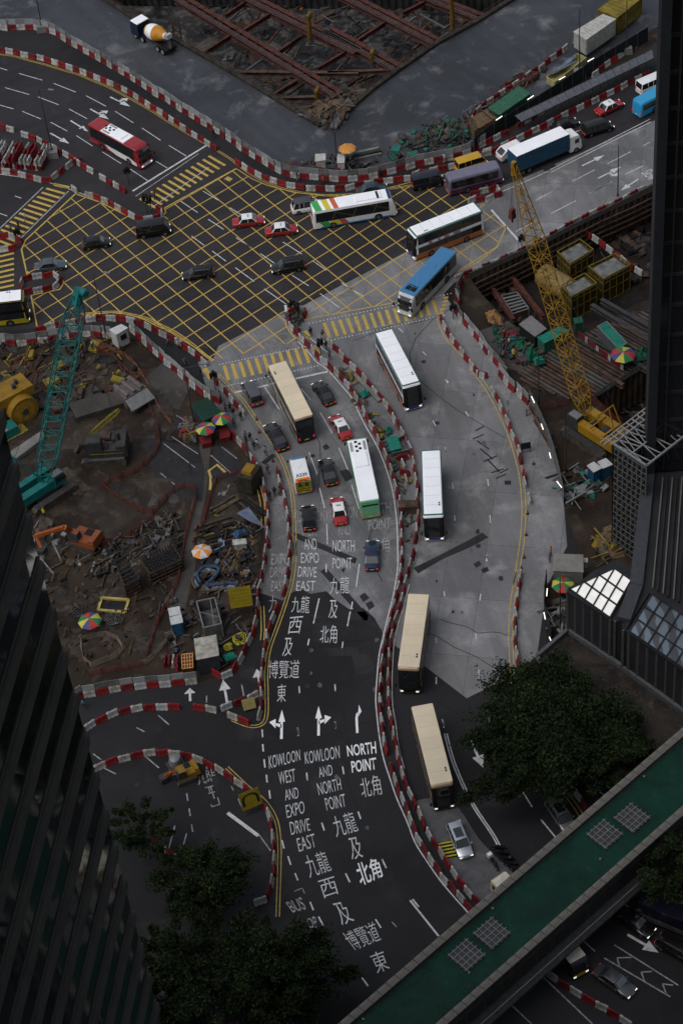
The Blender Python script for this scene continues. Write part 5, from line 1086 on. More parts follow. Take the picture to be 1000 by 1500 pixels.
C('red taxi with white roof beside the canopied walkway', (881.6, 173), (913, 158), -1, 4.7, **tx)
C('red taxi with white roof just below the black saloon in the right lane', (509, 646), (487, 610), 0, 4.7, 'rear', **tx)
C('red taxi with white roof over the lane lettering beside the mint bus', (500, 772), (493, 733), 0, 4.7, 'rear', **tx)
C('black hatchback car in the yellow box nearest the black van', (124, 369), (162, 363), -1, 4.1, style='hatch', paint_=blackp, H=1.5, group='dark cars')
C('black large van at the tip of the triangular island', (203, 352), (250, 345), -1, 5.1, wid=1.95, style='van', paint_=blackp, H=2.15, name='van', cat='van')
C('blue grey saloon at the left edge above the oval island', (53, 402), (98, 396), -1, 4.6, style='sedan', paint_=carpaint('slate_paint', (.06, .085, .10)), H=1.42)
C('black estate car low in the yellow box', (315, 408), (268, 414), 1, 4.6, style='suv', paint_=blackp, H=1.5, rails=True)
C('black off road car with roof rails right of centre in the yellow box', (448, 397), (399, 405), 1, 4.8, wid=1.9, style='suv', paint_=blackp, H=1.75, rails=True)
C('white off road car hidden partly by the rainbow coach', (428, 317), (476, 308), -1, 4.7, wid=1.85, style='suv', paint_=whitep, roofp=greyp, H=1.85, rails=True)
C('dark blue car hidden behind the rainbow coach', (524, 291), (570, 283), -1, 4.6, style='sedan', paint_=carpaint('petrol_paint', (.02, .045, .06)), H=1.45)
C('dark navy delivery van with flat roof near the kerb row', (606, 282), (652, 272), -1, 4.9, wid=1.85, style='van', paint_=carpaint('deep_navy', (.008, .014, .025)), H=2.1, name='van', cat='van')
C('yellow van with a small roof vent', (670, 258), (717, 243), -1, 4.9, wid=1.8, style='van', paint_=yelp, H=2.0, name='van', cat='van')
C('black saloon between the truck and the canopied walkway', (809, 200), (851, 184), -1, 4.7, style='sedan', paint_=blackp, H=1.45)
C('black people carrier behind the white lorry cab', (856, 205), (901, 191), -1, 4.9, wid=1.85, style='mpv', paint_=blackp, H=1.85)
C('white minibus van at the upper right by the canopy', (938, 143), (980, 125), -1, 5.0, wid=1.85, style='van', paint_=whitep, H=2.1, name='van', cat='van')
C('dark grey people carrier at the stop line', (378, 597), (361, 562), 0, 4.8, 'rear', wid=1.85, style='mpv', paint_=greyp, H=1.75, roofp=carpaint('dusk_grey', (.075, .08, .09)), rails=True)
C('black saloon right of the beige double decker at the stop line', (485, 596), (462, 562), 0, 4.8, 'rear', style='sedan', paint_=blackp, H=1.45)
C('long black limousine beside the kerb line left of the beige double decker', (416, 663), (389, 615), 0, 5.4, 'rear', wid=1.9, style='sedan', paint_=blackp, H=1.5)
C('black saloon between the ambulance and the mint bus', (487, 714), (474, 674), 0, 4.8, 'rear', style='sedan', paint_=blackp, H=1.45)
C('black hatchback over the lane lettering below the ambulance', (454, 781), (451, 745), 0, 4.3, 'rear', style='hatch', paint_=blackp, H=1.5)
C('navy blue saloon alone in the right hand lane', (545, 839), (546, 793), 0, 4.9, 'rear', wid=1.85, style='sedan', paint_=bluep, H=1.45)
C('silver estate car with dark glass roof in front of the lowest beige bus', (662, 1207), (685, 1263), 0, 4.7, style='suv', wid=1.8, paint_=silverp, H=1.5, sunroof=True)
C('grey car with black sunroof near the footbridge', (808, 1180), (834, 1218), 0, 4.7, style='suv', wid=1.8, paint_=carpaint('mid_grey', (.14, .145, .15)), H=1.55, sunroof=True)
C('dark saloon under the footbridge at the bottom right', (869, 1421), (930, 1462), 0, 4.7, style='sedan', paint_=greyp, H=1.45)
C('black saloon in the lane beside the white arrow at the bottom right', (901, 1337), (955, 1372), 0, 4.7, style='sedan', paint_=blackp, H=1.45)
C('black car at the right edge below the footbridge', (962, 1378), (1020, 1412), 0, 4.7, style='mpv', paint_=blackp, H=1.7)

def rrect(xf, xr, w, r, z, n=3):
    pts = []
    for cx, cy, a0 in ((xf-r, w-r, 0), (xr+r, w-r, 90), (xr+r, -w+r, 180), (xf-r, -w+r, 270)):
        for k in range(n+1): a = R(a0+90*k/n); pts.append((cx+r*math.cos(a), cy+r*math.sin(a), z))
    return pts
def bus(label, loc, rz, L=12.0, Wd=2.5, H=4.35, decks=2, body=None, roofm=None, edge=None, skirt=None, mid=None, front=None, rear=None, windowm=None, rake=.5, cat='bus', name='bus', group=None, ac=None, mirrors=True, text=None, extra=None, edge_w=.13, rearglass=True, wins=True):
    r_ = root(name, label, cat, (loc.x, loc.y, .03), rz, group); h = Wd/2; wm = windowm or glass
    xf = lambda z: L/2-rake*max(0, (z-1.2)/(H-1.2))**2 if z > 1.2 else L/2
    xr = lambda z: -L/2+.12*max(0, (z-1)/(H-1))
    mb = MB(); rings = [rrect(xf(z), xr(z), h-(.02 if z < .5 else 0), .22, z) for z in (.32, .9, 1.3, 2.0, 2.8, 3.5) if z < H-.3]+[rrect(xf(H-.16), xr(H-.16), h, .24, H-.16), rrect(xf(H)-.06, xr(H)+.06, h-.07, .22, H-.05), rrect(xf(H)-.22, xr(H)+.2, h-.25, .2, H-.012)]
    mb.loft(rings); mb.build('body', body, r_, smooth=40)
    e = edge_w; mb = MB(); mb.loft([rrect(xf(H)-.2-e, xr(H)+.12+e, h-e, .12, H-.03), rrect(xf(H)-.2-e, xr(H)+.12+e, h-e, .12, H+.012), rrect(xf(H)-.3-e, xr(H)+.22+e, h-e-.18, .1, H+.035)]); mb.build('roof', roofm, r_)
    if decks == 2:
        for k in range(1, 7): mb = MB(); xx = -L/2+.2+k*(L-.8)/7; mb.box(xx-.012, xx+.012, -h+.3, h-.3, H+.03, H+.042); mb.build('roof_seam', mat('seam_grey', (.33, .33, .33), .6), r_)
        for k in range(2): mb = MB(); mb.box(L/2-2.6+k*.35, L/2-2.35+k*.35, h-.55, h-.35, H+.03, H+.045); mb.build('fleet_mark', dark, r_)
    if edge:
        for s_ in (-1, 1): mb = MB(); mb.box(xr(H)+.1, xf(H)-.15, s_*(h+.005)-.015, s_*(h+.005)+.015, (3.99 if decks == 2 else H-.34), H-.12); mb.build('edge_band', edge, r_)
        mb = MB(); mb.box(xr(H)-.03, xr(H)+.02, -h+.15, h-.15, H-.5, H-.12); mb.build('edge_band', edge, r_)
        mb = MB(); mb.loft([rrect(xf(H)-.07, xr(H)+.03, h-.03, .2, H-.06), rrect(xf(H)-.12, xr(H)+.06, h-.06, .2, H-.005)], edge); mb.build('edge_band', edge, r_)
    decksz = [(1.2, 2.2), (2.74, 3.95)] if decks == 2 else [(1.4, H-.4)]
    if wins:
        for di, (z0, z1) in enumerate(decksz):
            nW = 7 if L > 10 else max(3, int(L/1.5)); x0, x1 = -L/2+.5, L/2-rake-.45
            for s_ in (-1, 1):
                mb = MB(); mb.box(x0-.05, x1+.1, s_*(h+.003)-.005, s_*(h+.003)+.005, z0-.03, z1+.03); mb.build('window_surround', dark, r_)
                for k in range(nW):
                    a = x0+(x1-x0)*k/nW+.03; b = x0+(x1-x0)*(k+1)/nW-.03
                    if di == 0 and decks == 2 and k == 0: continue
                    mb = MB(); mb.box(a, b, s_*(h+.005)-.012, s_*(h+.005)+.012, z0, z1); mb.build('side_window', wm, r_)
    fz = [(.95, 2.5), (2.56, H-.36)] if decks == 2 else [(1.15, H-.35)]
    for z0, z1 in fz:
        mb = MB(); ys = [-h*.93, -h*.5, 0, h*.5, h*.93]; n = 4; vs = []
        for i in range(n+1):
            z = z0+(z1-z0)*i/n
            for y in ys: vs.append((xf(z)+.03-.10*(abs(y)/h)**2*.6, y, z))
        mb.add(vs, [(i*5+j, i*5+j+1, (i+1)*5+j+1, (i+1)*5+j) for i in range(n) for j in range(4)]); mb.build('windscreen', wm if decks == 2 else glass, r_, fixn=True)
    if decks == 2: mb = MB(); mb.loft([rrect(xf(z)+.012, xf(z)-.55, h+.006, .2, z) for z in (.93, 1.6, 2.4, 3.2, H-.34)]); mb.build('front_surround', dark, r_)
    if rearglass:
        z0, z1 = ((2.8, 3.8) if decks == 2 else (1.5, H-.6)); mb = MB(); mb.box(xr(3)-.05, xr(3)+.02, -h*.82, h*.82, z0, z1); mb.build('rear_window', wm, r_)
    if front: mb = MB(); mb.box(L/2-.03, L/2+.02, -h*.8, h*.8, .40, .92); mb.build('front_panel', front, r_)
    if rear: mb = MB(); mb.loft([rrect(xr(z)+.35, xr(z)-.012, h+.004, .2, z) for z in (.33, 1.0, 2.0, 3.0, H-.25)], rear); mb.build('rear_panel', rear, r_)
    for m, z0, z1 in ((skirt, .33, 1.15), (mid, decksz[0][1]+.02, (decksz[1][0]-.02) if decks == 2 else decksz[0][1]+.2)):
        if m:
            for s_ in (-1, 1): mb = MB(); mb.box(-L/2+.25, L/2-.3, s_*(h+.004)-.01, s_*(h+.004)+.01, z0, z1); mb.build('livery_band', m, r_)
    ax_ = [L/2-2.7, -L/2+2.9]+([-L/2+1.6] if L > 11.5 and decks == 2 else [])
    for x in ax_:
        for s_ in (-1, 1): wheel(r_, x, s_*(h-.13), .5, .3)
        for s_ in (-1, 1): mb = MB(); mb.tube((x, s_*(h-.02), .52), (x, s_*(h+.012), .52), .6, .6, 16); mb.build('wheel_arch', dark, r_)
    for s_ in (-1, 1):
        mb = MB(); mb.box(L/2-.02, L/2+.045, s_*h*.72-.16, s_*h*.72+.16, .55, .75); mb.build('headlight', lightw, r_)
        mb = MB(); mb.box(-L/2-.03, -L/2+.03, s_*h*.8-.1, s_*h*.8+.1, .7, 1.1); mb.build('tail_light', lightr, r_)
        if mirrors: mb = MB(); mb.bar((L/2-.1, s_*h*.9, 2.2), (L/2+.28, s_*(h+.22), 2.15), .05); mb.box(L/2+.2, L/2+.34, s_*(h+.24)-.1, s_*(h+.24)+.1, 1.7, 2.15); mb.build('mirror', dark, r_)
    mb = MB(); mb.box(-L/2-.025, -L/2+.02, -.3, .3, .5, .65); mb.build('number_plate', plate_y, r_)
    if ac:
        for (x0, x1, w, hh, m) in ac: mb = MB(); mb.box(x0, x1, -w/2, w/2, H-.02, H+hh, None, None, .12, .12); mb.build('roof_unit', m, r_)
    return r_
def vents(r_, x, H, n=5, w=.9, m=None, sx=.45):
    for k in range(n):
        mb = MB(); cx, cy = x-(k*.42 if n != 4 else 0), ((-.22 if k % 2 else .22) if n != 4 else -.6+k*.4); mb.tube((cx, cy, H), (cx, cy, H+.05), .2, .2, 10); mb.build('fan_vent', dark, r_)
def slats(r_, x0, x1, y, w, H, n=9):
    for k in range(n): mb = MB(); a = x0+(x1-x0)*k/n; mb.box(a, a+(x1-x0)/n*.5, y-w/2, y+w/2, H, H+.03); mb.build('vent_slat', darkst, r_)
cbk = dict(body=cb_w, roofm=cb_roof, edge=cb_g, skirt=cb_o, mid=cb_w, front=cb_p, H=4.4, rake=.35, group='white and orange double decker buses', cat='double decker bus', name='double_decker_bus')
loc, rz, _ = place((560.5, 483), (599, 557), 0, 2.5, 4.4, 12, 'rear'); bus('white roofed double decker with orange skirt driving beside the median, uppermost of two', loc, rz, 12, **cbk)
loc, rz, _ = place((630.7, 657.7), (634.4, 763), 0, 2.5, 4.4, 12, 'rear'); bus('white roofed double decker on the plain concrete road above the first beige bus', loc, rz, 12, **cbk)
loc, rz, _ = place((704.8, 300.5), (606.6, 338.7), 0, 2.5, 4.4, 12, 'rear'); g_ = bus('white roofed double decker with red lettering behind the blue coach', loc, rz, 11.3, **cbk)
for k, (x, w) in enumerate(((3.4, .7), (1.9, .5), (.9, .9), (-.5, 1.3))):
    for q in range(3): mb = MB(); mb.box(x-w, x-random.uniform(0, .25)*w, 1.268, 1.275, 2.28+q*.15, 2.37+q*.15); mb.build('advert_print', mat('red_ink', (.22, .03, .04), .5), g_)
    mb = MB(); mb.box(x-w*.6, x-w*.45, 1.268, 1.276, 2.28, 2.68); mb.build('advert_print', MATS['red_ink'], g_)
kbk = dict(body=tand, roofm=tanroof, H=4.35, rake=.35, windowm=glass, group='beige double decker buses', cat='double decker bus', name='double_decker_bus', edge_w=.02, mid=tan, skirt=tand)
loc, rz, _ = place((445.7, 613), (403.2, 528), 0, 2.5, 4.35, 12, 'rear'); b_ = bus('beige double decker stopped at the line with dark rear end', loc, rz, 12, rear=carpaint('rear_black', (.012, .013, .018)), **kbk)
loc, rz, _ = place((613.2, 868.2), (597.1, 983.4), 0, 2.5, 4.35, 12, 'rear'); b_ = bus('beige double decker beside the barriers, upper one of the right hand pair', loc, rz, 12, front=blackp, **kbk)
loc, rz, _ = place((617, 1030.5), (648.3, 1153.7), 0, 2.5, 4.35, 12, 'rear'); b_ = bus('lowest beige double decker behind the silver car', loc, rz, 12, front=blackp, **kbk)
loc, rz, _ = place((541.4, 735), (522, 644), 0, 2.5, 3.2, 11.8, 'rear')
m_ = bus('white and mint green single decker bus with five round roof fans', loc, rz, 11.8, H=3.2, decks=1, body=mint, roofm=cb_roof, skirt=mint, rear=mint, rake=.3, edge_w=.06, ac=[(.2, 3.0, 1.9, .22, cb_roof)], name='single_decker_bus', cat='bus')
vents(m_, 4.9, 3.24); slats(m_, 3.3, 5.0, .85, .35, 3.24); slats(m_, 3.3, 5.0, -.85, .35, 3.24)
# coaches
loc, rz, _ = place((134, 210), (206, 250), -1 if False else -1, 2.5, 0, 12, 'mid'); co1 = bus('red coach with white centre panel on the roof at the upper left', loc, rz, 11.6, H=3.5, decks=1, body=carpaint('coach_red', (.24, .014, .018), 0, .35), roofm=MATS['coach_red'], rake=.9, skirt=None, name='coach', cat='coach', front=whitep, mid=blackp, ac=[(-2.9, 2.4, 2.3, .05, cb_roof), (-.9, 1.6, 1.7, .2, cb_roof)])
vents(co1, -1.2, 3.57); slats(co1, -2.6, -1.0, .8, .35, 3.55, 7); slats(co1, -2.6, -1.0, -.8, .35, 3.55, 7)
for s_ in (-1, 1):
    mb = MB(); mb.add([(x, s_*1.262, z) for x, z in ((-2.6, 1.75), (-1.4, .8), (.4, .42), (4.9, .42), (4.9, .95), (3.2, 1.42), (-.5, 1.42))], [tuple(range(7))]); mb.build('white_flash', whitep, co1)
loc, rz, _ = place((460, 339), (584.7, 317), -1, 2.5, 0, 12.2, 'rear'); co2 = bus('white coach with green yellow and red rainbow bands in the yellow box', loc, rz, 12.2, H=3.4, decks=1, body=whitep, roofm=cb_roof, rake=.7, name='coach', cat='coach', edge_w=.02, ac=[(.3, 4.2, 1.6, .2, cb_roof)])
for k, (a, b, m) in enumerate(((-5.6, -4.6, carpaint('rainbow_green', (.03, .30, .06), 0, .4)), (-4.1, -3.3, carpaint('rainbow_yellow', (.55, .45, .02), 0, .4)), (-2.9, -2.2, carpaint('rainbow_red', (.50, .09, .03), 0, .4)))):
    mb = MB(); mb.add([(a, -1.2, 3.45), (b, -1.2, 3.45), (b-.35, 1.2, 3.45), (a-.35, 1.2, 3.45)], [(0, 1, 2, 3)]); mb.build('roof_band', m, co2)
    for s_ in (-1, 1): mb = MB(); mb.add([(a+.4, s_*1.263, 1.35), (b+.7, s_*1.263, 1.35), (b+1.3, s_*1.263, .55), (a+1.0, s_*1.263, .55)], [(0, 1, 2, 3)]); mb.build('side_band', m, co2)
vents(co2, 3.6, 3.6, 4)
for s_ in (-1, 1): mb = MB(); mb.box(-5, 5.5, s_*1.255-.01, s_*1.255+.01, .33, .55); mb.build('livery_band', cblue, co2)
mb = MB(); mb.add([(5.0, -1.18, 3.452), (5.45, -1.1, 3.44), (5.45, 1.1, 3.44), (5.0, 1.18, 3.452)], [(0, 1, 2, 3)]); mb.build('roof_front', carpaint('roof_navy', (.01, .04, .11)), co2)
loc, rz, _ = place((671, 396), (603, 469), 1, 2.5, 0, 12, 'mid'); co3 = bus('blue roofed white coach turning at the right end of the crossing', loc, rz, 11.9, H=3.5, decks=1, body=mat('coach_offwhite', (.5, .51, .52), .4), roofm=cblue, edge=cblue, rake=.8, name='coach', cat='coach', edge_w=.03, front=mat('bumper_white', (.6, .6, .6), .4))
for x in (-1.8, 2.2): mb = MB(); mb.box(x-.45, x+.45, -.42, .42, 3.5, 3.57, None, None, .04, .04); mb.build('roof_hatch', cblue, co3)
for y in (-.42, .42): mb = MB(); mb.box(3.5, 4.3, y-.36, y+.36, 3.5, 3.6); mb.build('roof_fan', dark, co3)
for k in range(4): mb = MB(); mb.tube((3.25, -.6+k*.4, 3.5), (3.25, -.6+k*.4, 3.6), .12, .12, 8); mb.build('fan_vent', dark, co3)
loc, rz, _ = place((658, 290), (735, 270), -1, 2.3, 0, 8.4, 'rear'); bus('lilac silver minibus in front of the yellow van', loc, rz, 8.4, Wd=2.2, H=2.95, decks=1, body=lilac, roofm=lilac, rake=.45, name='minibus', cat='minibus', edge_w=.1, mirrors=False, skirt=carpaint('plum', (.09, .03, .07)))
loc, rz, _ = place((938, 176), (985, 150), -1, 2.1, 0, 7.0, 'rear'); bus('bright sky blue minibus at the right edge by the white van', loc, rz, 7.0, Wd=2.1, H=2.7, decks=1, body=ltblue, roofm=ltblue, rake=.3, name='minibus', cat='minibus', edge_w=.08, mirrors=False)
loc, rz, _ = place((-60, 487), (35, 476), -1, 2.5, 0, 10, 'mid'); ly = bus('white roofed double decker with yellow front cut by the left edge', loc, rz, 11.0, H=4.4, body=carpaint('bus_yellow', (.34, .27, .012), 0, .4), roofm=cb_roof, rake=.2, name='double_decker_bus', cat='double decker bus', mid=blackp, edge=blackp)
loc, rz, _ = place((762, 1258), (735, 1292), 0, 2.1, 0, 6.5, 'front') ; 
c_ = G(735, 1296, 0); bus('cream roofed minibus half under the footbridge beside the scooters', Vector((G(738, 1294, 2.7).x, G(738, 1294, 2.7).y, 0))+Vector((1.1, -1.6, 0)), rz if False else math.atan2(-1.0, .62), 6.6, Wd=2.05, H=2.7, decks=1, body=mat('cream_body', (.42, .38, .2), .5), roofm=mat('cream_roof', (.55, .53, .46), .5), rake=.3, name='minibus', cat='minibus', edge_w=.06, mirrors=False)
P_ = G(836, 1387, 2.7); bus('cream roofed minibus with yellow bumper emerging under the footbridge at the bottom right', Vector((P_.x, P_.y, 0))+Vector((-.7, .9, 0)), math.atan2(-.9, .42), 6.6, Wd=2.05, H=2.7, decks=1, body=mat('minibus_black', (.02, .02, .025), .5), roofm=MATS['cream_roof'], rake=.3, name='minibus', cat='minibus', edge_w=.06, mirrors=False, front=yelp)
P_ = G(985, 1330, 3.0); tk = root('lorry', 'dark purple tarpaulined lorry at the right edge below the footbridge', 'lorry', (P_.x, P_.y, 0.03), math.atan2(-.55, .8)); mb = MB(); mb.box(-3.6, 3.0, -1.2, 1.2, .9, 3.1, tx=.05, ty=.05); mb.build('cargo_cover', carpaint('purple_cover', (.008, .007, .02), 0, .6), tk); mb = MB(); mb.box(-3.7, 3.1, -1.24, 1.24, .7, 1.4); mb.build('side_board', mat('pale_board', (.07, .07, .075), .6), tk)
for x in (-2.4, 2.2):
    for s_ in (-1, 1): wheel(tk, x, s_*1.0, .48, .3)
# ambulance
loc, rz, _ = place((443.5, 704), (435.4, 672), 0, 2.1, 2.6, 5.6, 'rear'); am = root('ambulance', 'white ambulance with yellow chevron back and A539 on its roof', 'ambulance', (loc.x, loc.y, .03), rz)
mb = MB(); mb.loft([rrect(1.35, -2.8, 1.05, .12, z) for z in (.35, 1.2, 2.4)]+[rrect(1.25, -2.75, .98, .12, 2.6), rrect(1.1, -2.6, .85, .1, 2.63)]); mb.build('body', whitep, am, smooth=30)
mb = MB(); mb.loft([[(x, -w, .35), (x, -w, z*.8), (x, -w*.9, z), (x, w*.9, z), (x, w, z*.8), (x, w, .35)] for x, w, z in ((1.3, .98, 2.35), (1.7, .97, 2.3), (2.35, .95, 1.35), (2.75, .92, 1.15), (2.85, .8, .8))]); mb.build('cab', whitep, am, smooth=30)
mb = MB(); mb.add([(1.76, -.8, 2.26), (1.76, .8, 2.26), (2.36, .85, 1.42), (2.36, -.85, 1.42)], [(0, 1, 2, 3)]); mb.build('windscreen', glass, am)
mb = MB(); mb.box(-2.84, -2.78, -1.0, 1.0, .45, 2.45); rd = mb.build('rear_door', mat('hazard_yellow', (.42, .36, .02), .5), am)
for k in range(7):
    for s_ in (-1, 1): mb = MB(); z = .4+k*.3; mb.add([(-2.85, 0, z+.45), (-2.85, 0, z+.58), (-2.85, s_*.98, z+.13), (-2.85, s_*.98, z)], [(0, 1, 2, 3)]); mb.build('chevron', dark, rd)
for y in (-.42, .42): mb = MB(); mb.box(-2.87, -2.83, y-.22, y+.22, 1.6, 2.1); mb.build('rear_window', glass, am)
mb = MB(); mb.box(-2.7, -2.35, -.9, .9, 2.62, 2.66); mb.build('roof_stripe', mat('amber_stripe', (.55, .25, .02), .5), am); mb = MB(); mb.box(-2.8, -2.68, -.85, .85, 2.6, 2.72); mb.build('light_bar', lightr, am)
mb = MB(); mb.box(-.5, .1, -.22, .22, 2.62, 2.72, tx=.05, ty=.05); mb.build('roof_hatch', whitep, am); mb = MB(); mb.box(1.1, 1.35, -.85, .85, 2.55, 2.72); mb.build('light_bar', cblue, am)
text_quad('A539', None, mat('navy_ink', (.01, .02, .14), .5), .02, am, world=[Vector(v) for v in ((-1.55, .72, 2.665), (-1.55, -.72, 2.665), (-2.15, -.72, 2.665), (-2.15, .72, 2.665))])
for x in (1.7, -1.7):
    for s_ in (-1, 1): wheel(am, x, s_*.9, .36, .24)
for s_ in (-1, 1):
    mb = MB(); mb.box(-2.86, -2.8, s_*.92-.08, s_*.92+.08, .6, .9); mb.build('tail_light', lightr, am); mb = MB(); mb.bar((1.9, s_*.95, 1.6), (2.0, s_*1.25, 1.7), .05); mb.box(1.92, 2.05, s_*1.25-.08, s_*1.25+.08, 1.5, 1.9); mb.build('mirror', dark, am)
# box lorry
def lorry(label, loc, rz, boxL, cabm, boxm, roofm, H=3.9, W_=2.45, z0=1.1, cabH=3.0):
    r_ = root('lorry', label, 'lorry', (loc.x, loc.y, .03), rz); Lc = 2.1; L = boxL+Lc+.15
    mb = MB(); mb.box(-L/2, -L/2+boxL, -W_/2, W_/2, z0, H-.04); mb.build('cargo_box', boxm, r_); mb = MB(); mb.box(-L/2+.01, -L/2+boxL-.01, -W_/2+.01, W_/2-.01, H-.04, H, tx=.03, ty=.03); mb.build('box_roof', roofm, r_)
    for k in range(int(boxL/.6)):
        for s_ in (-1, 1): mb = MB(); x = -L/2+.3+k*.6; mb.box(x, x+.05, s_*(W_/2+.01)-.012, s_*(W_/2+.01)+.012, z0+.1, H-.15); mb.build('box_rib', boxm, r_)
    xc = L/2; mb = MB(); mb.loft([[(x, -w, .45), (x, -w, z*.75), (x, -w*.93, z), (x, w*.93, z), (x, w, z*.75), (x, w, .45)] for x, w, z in ((xc-Lc, 1.12, cabH), (xc-1.2, 1.14, cabH+.05), (xc-.45, 1.12, cabH-.1), (xc-.02, 1.08, cabH*.62), (xc+.02, 1.05, .9))]); mb.build('cab', cabm, r_, smooth=35)
    mb = MB(); mb.add([(xc-.38, -.95, cabH-.2), (xc-.38, .95, cabH-.2), (xc+.03, .98, cabH*.62+.05), (xc+.03, -.98, cabH*.62+.05)], [(0, 1, 2, 3)]); mb.build('windscreen', glass, r_)
    for s_ in (-1, 1): mb = MB(); mb.box(xc-1.25, xc-.5, s_*1.14-.012, s_*1.14+.012, 1.75, 2.5); mb.build('side_window', glass, r_); mb = MB(); mb.box(xc, xc+.06, s_*.85-.15, s_*.85+.15, .75, .95); mb.build('headlight', lightw, r_)
    mb = MB(); mb.box(-L/2+.1, xc-.3, -.45, .45, .7, 1.05); mb.build('chassis', dark, r_)
    for x in (xc-1.0, -L/2+2.2, -L/2+1.1):
        for s_ in (-1, 1): wheel(r_, x, s_*1.0, .48, .3)
    return r_
loc, rz, ln = place((757, 262), (852, 221), -1, 2.45, 0, 11.4, 'front'); lorry('large lorry with white box roof and blue sides at the upper right', loc, rz, 9.2, whitep, mat('lorry_blue', (.018, .07, .13), .5, var=.15), cb_roof, 4.0)
P_ = G(748, 219, 1.2); mb_ = root('pickup', 'small white vehicle hidden behind the tail of the blue lorry', 'van', (P_.x, P_.y, .03), rz); mb = MB(); mb.loft([[(x, -w, .4), (x, -w, z), (x, w, z), (x, w, .4)] for x, w, z in ((-2.2, .8, 1.1), (-2.1, .85, 1.3), (-1.3, .85, 1.9), (1.4, .85, 1.95), (2.1, .82, 1.2), (2.3, .75, .9))]); mb.build('body', whitep, mb_, smooth=35); mb = MB(); mb.add([(-2.13, -.65, 1.36), (-2.13, .65, 1.36), (-1.36, .62, 1.9), (-1.36, -.62, 1.9)], [(0, 1, 2, 3)]); mb.build('rear_window', glass, mb_)
for x in (-1.5, 1.5):
    for s_ in (-1, 1): wheel(mb_, x, s_*.75, .33, .2)
for s_ in (-1, 1): mb = MB(); mb.box(-2.26, -2.18, s_*.65-.1, s_*.65+.1, .8, 1.05); mb.build('tail_light', lightr, mb_)
# concrete mixer
loc, rz, ln = place((243, 84), (194, 54), 1, 2.5, 0, 9.0, 'mid'); mx = root('concrete_mixer', 'concrete mixer lorry with navy cab and white and orange drum on the haul road', 'lorry', (loc.x, loc.y, .03), rz)
nav = carpaint('mixer_navy', (.01, .02, .05)); mb = MB(); mb.loft([[(x, -w, .6), (x, -w, z), (x, w, z), (x, w, .6)] for x, w, z in ((2.5, 1.2, 3.0), (4.2, 1.22, 3.0), (4.55, 1.18, 1.8), (4.6, 1.15, .9))]); mb.build('cab', nav, mx); mb = MB(); mb.box(2.45, 4.25, -1.18, 1.18, 3.0, 3.12, tx=.05, ty=.05); mb.build('cab_roof', cb_roof, mx)
mb = MB(); mb.add([(4.27, -1.0, 2.9), (4.27, 1.0, 2.9), (4.58, 1.0, 1.95), (4.58, -1.0, 1.95)], [(0, 1, 2, 3)]); mb.build('windscreen', glass, mx); mb = MB(); mb.box(-4.4, 2.6, -.5, .5, .85, 1.2); mb.box(-4.5, -3.0, -1.1, 1.1, .8, 1.1); mb.build('chassis', dark, mx)
prof = [(.5, 2.2), (1.05, 1.7), (1.3, .9), (1.32, .1), (1.15, -1.0), (.85, -2.0), (.55, -2.7), (.5, -2.9)]; dr = root('x', '', '') if False else None
tl = R(11); rot = Matrix.Translation((-.6, 0, 2.35)) @ Matrix.Rotation(tl, 4, 'Y')
def drum(ps, m, nm, par):
    mb = MB(); mb.loft([[rot @ Vector((x, r_*math.cos(2*math.pi*k/20), r_*math.sin(2*math.pi*k/20))) for k in range(20)] for r_, x in ps]); return mb.build(nm, m, par, smooth=35)
dm = drum(prof, cb_w, 'drum', mx); drum([(.52, 2.22), (1.07, 1.72), (1.2, 1.3), (1.2, 1.28)], MATS['yellow_metal'] if False else yelp, 'drum_band', dm); drum([(1.29, -.45), (1.19, -1.0), (.89, -2.0), (.57, -2.7)], mat('drum_orange', (.45, .20, .02), .5), 'drum_band', dm)
mb = MB(); mb.box(-4.5, -3.7, -.5, .5, 2.9, 3.6, tx=.1); mb.build('hopper', mat('hopper_grey', (.32, .32, .32), .6), mx); mb = MB(); mb.bar((-4.2, .1, 2.6), (-4.9, .5, 1.5), .45, .12); mb.bar((-4.3, -.5, 1), (-3.9, -.4, 3.0), .12); mb.bar((-4.3, .5, 1), (-3.9, .4, 3.0), .12); mb.build('chute', darkst, mx)
for x in (3.5, 1.7, -2.2, -3.5):
    for s_ in (-1, 1): wheel(mx, x, s_*1.02, .52, .32, mat('pale_rim', (.30, .29, .27), .6))
# motorcycles
def motorcycle(label, p, rz, box=False):
    P = G(*p); r_ = root('motorcycle', label, 'motorcycle', (P.x, P.y, .02), rz, 'motorcycles by the footbridge'); wheel(r_, .65, 0, .3, .12); wheel(r_, -.65, 0, .3, .14)
    mb = MB(); mb.loft([[(x, -w, z0), (x, -w, z1), (x, w, z1), (x, w, z0)] for x, w, z0, z1 in ((-.85, .08, .6, .75), (-.4, .16, .4, .82), (.1, .15, .3, .8), (.35, .2, .4, .95), (.6, .12, .6, .9))]); mb.build('body', blackp, r_, smooth=30)
    mb = MB(); mb.bar((.45, -.35, 1.02), (.45, .35, 1.02), .04); mb.bar((.45, 0, 1.0), (.66, 0, .35), .08); mb.build('handlebar', darkst, r_)
    if box: mb = MB(); mb.box(-1.05, -.55, -.28, .28, .8, 1.25, tx=.03, ty=.03); mb.build('top_box', whitep, r_)
    return r_
motorcycle('motorcycle with white top box on the concrete near the footbridge', (723, 1268), R(-65), True)
for i, p in enumerate([(731, 1246), (737, 1254), (743, 1262), (750, 1270), (757, 1277), (764, 1284)]): motorcycle('dark motorcycle in the parked line by the footbridge, %s' % ['uppermost', 'second from the top', 'third from the top', 'fourth from the top', 'fifth from the top', 'lowest, nearest the bridge'][i], p, R(-20)+random.gauss(0, .1))
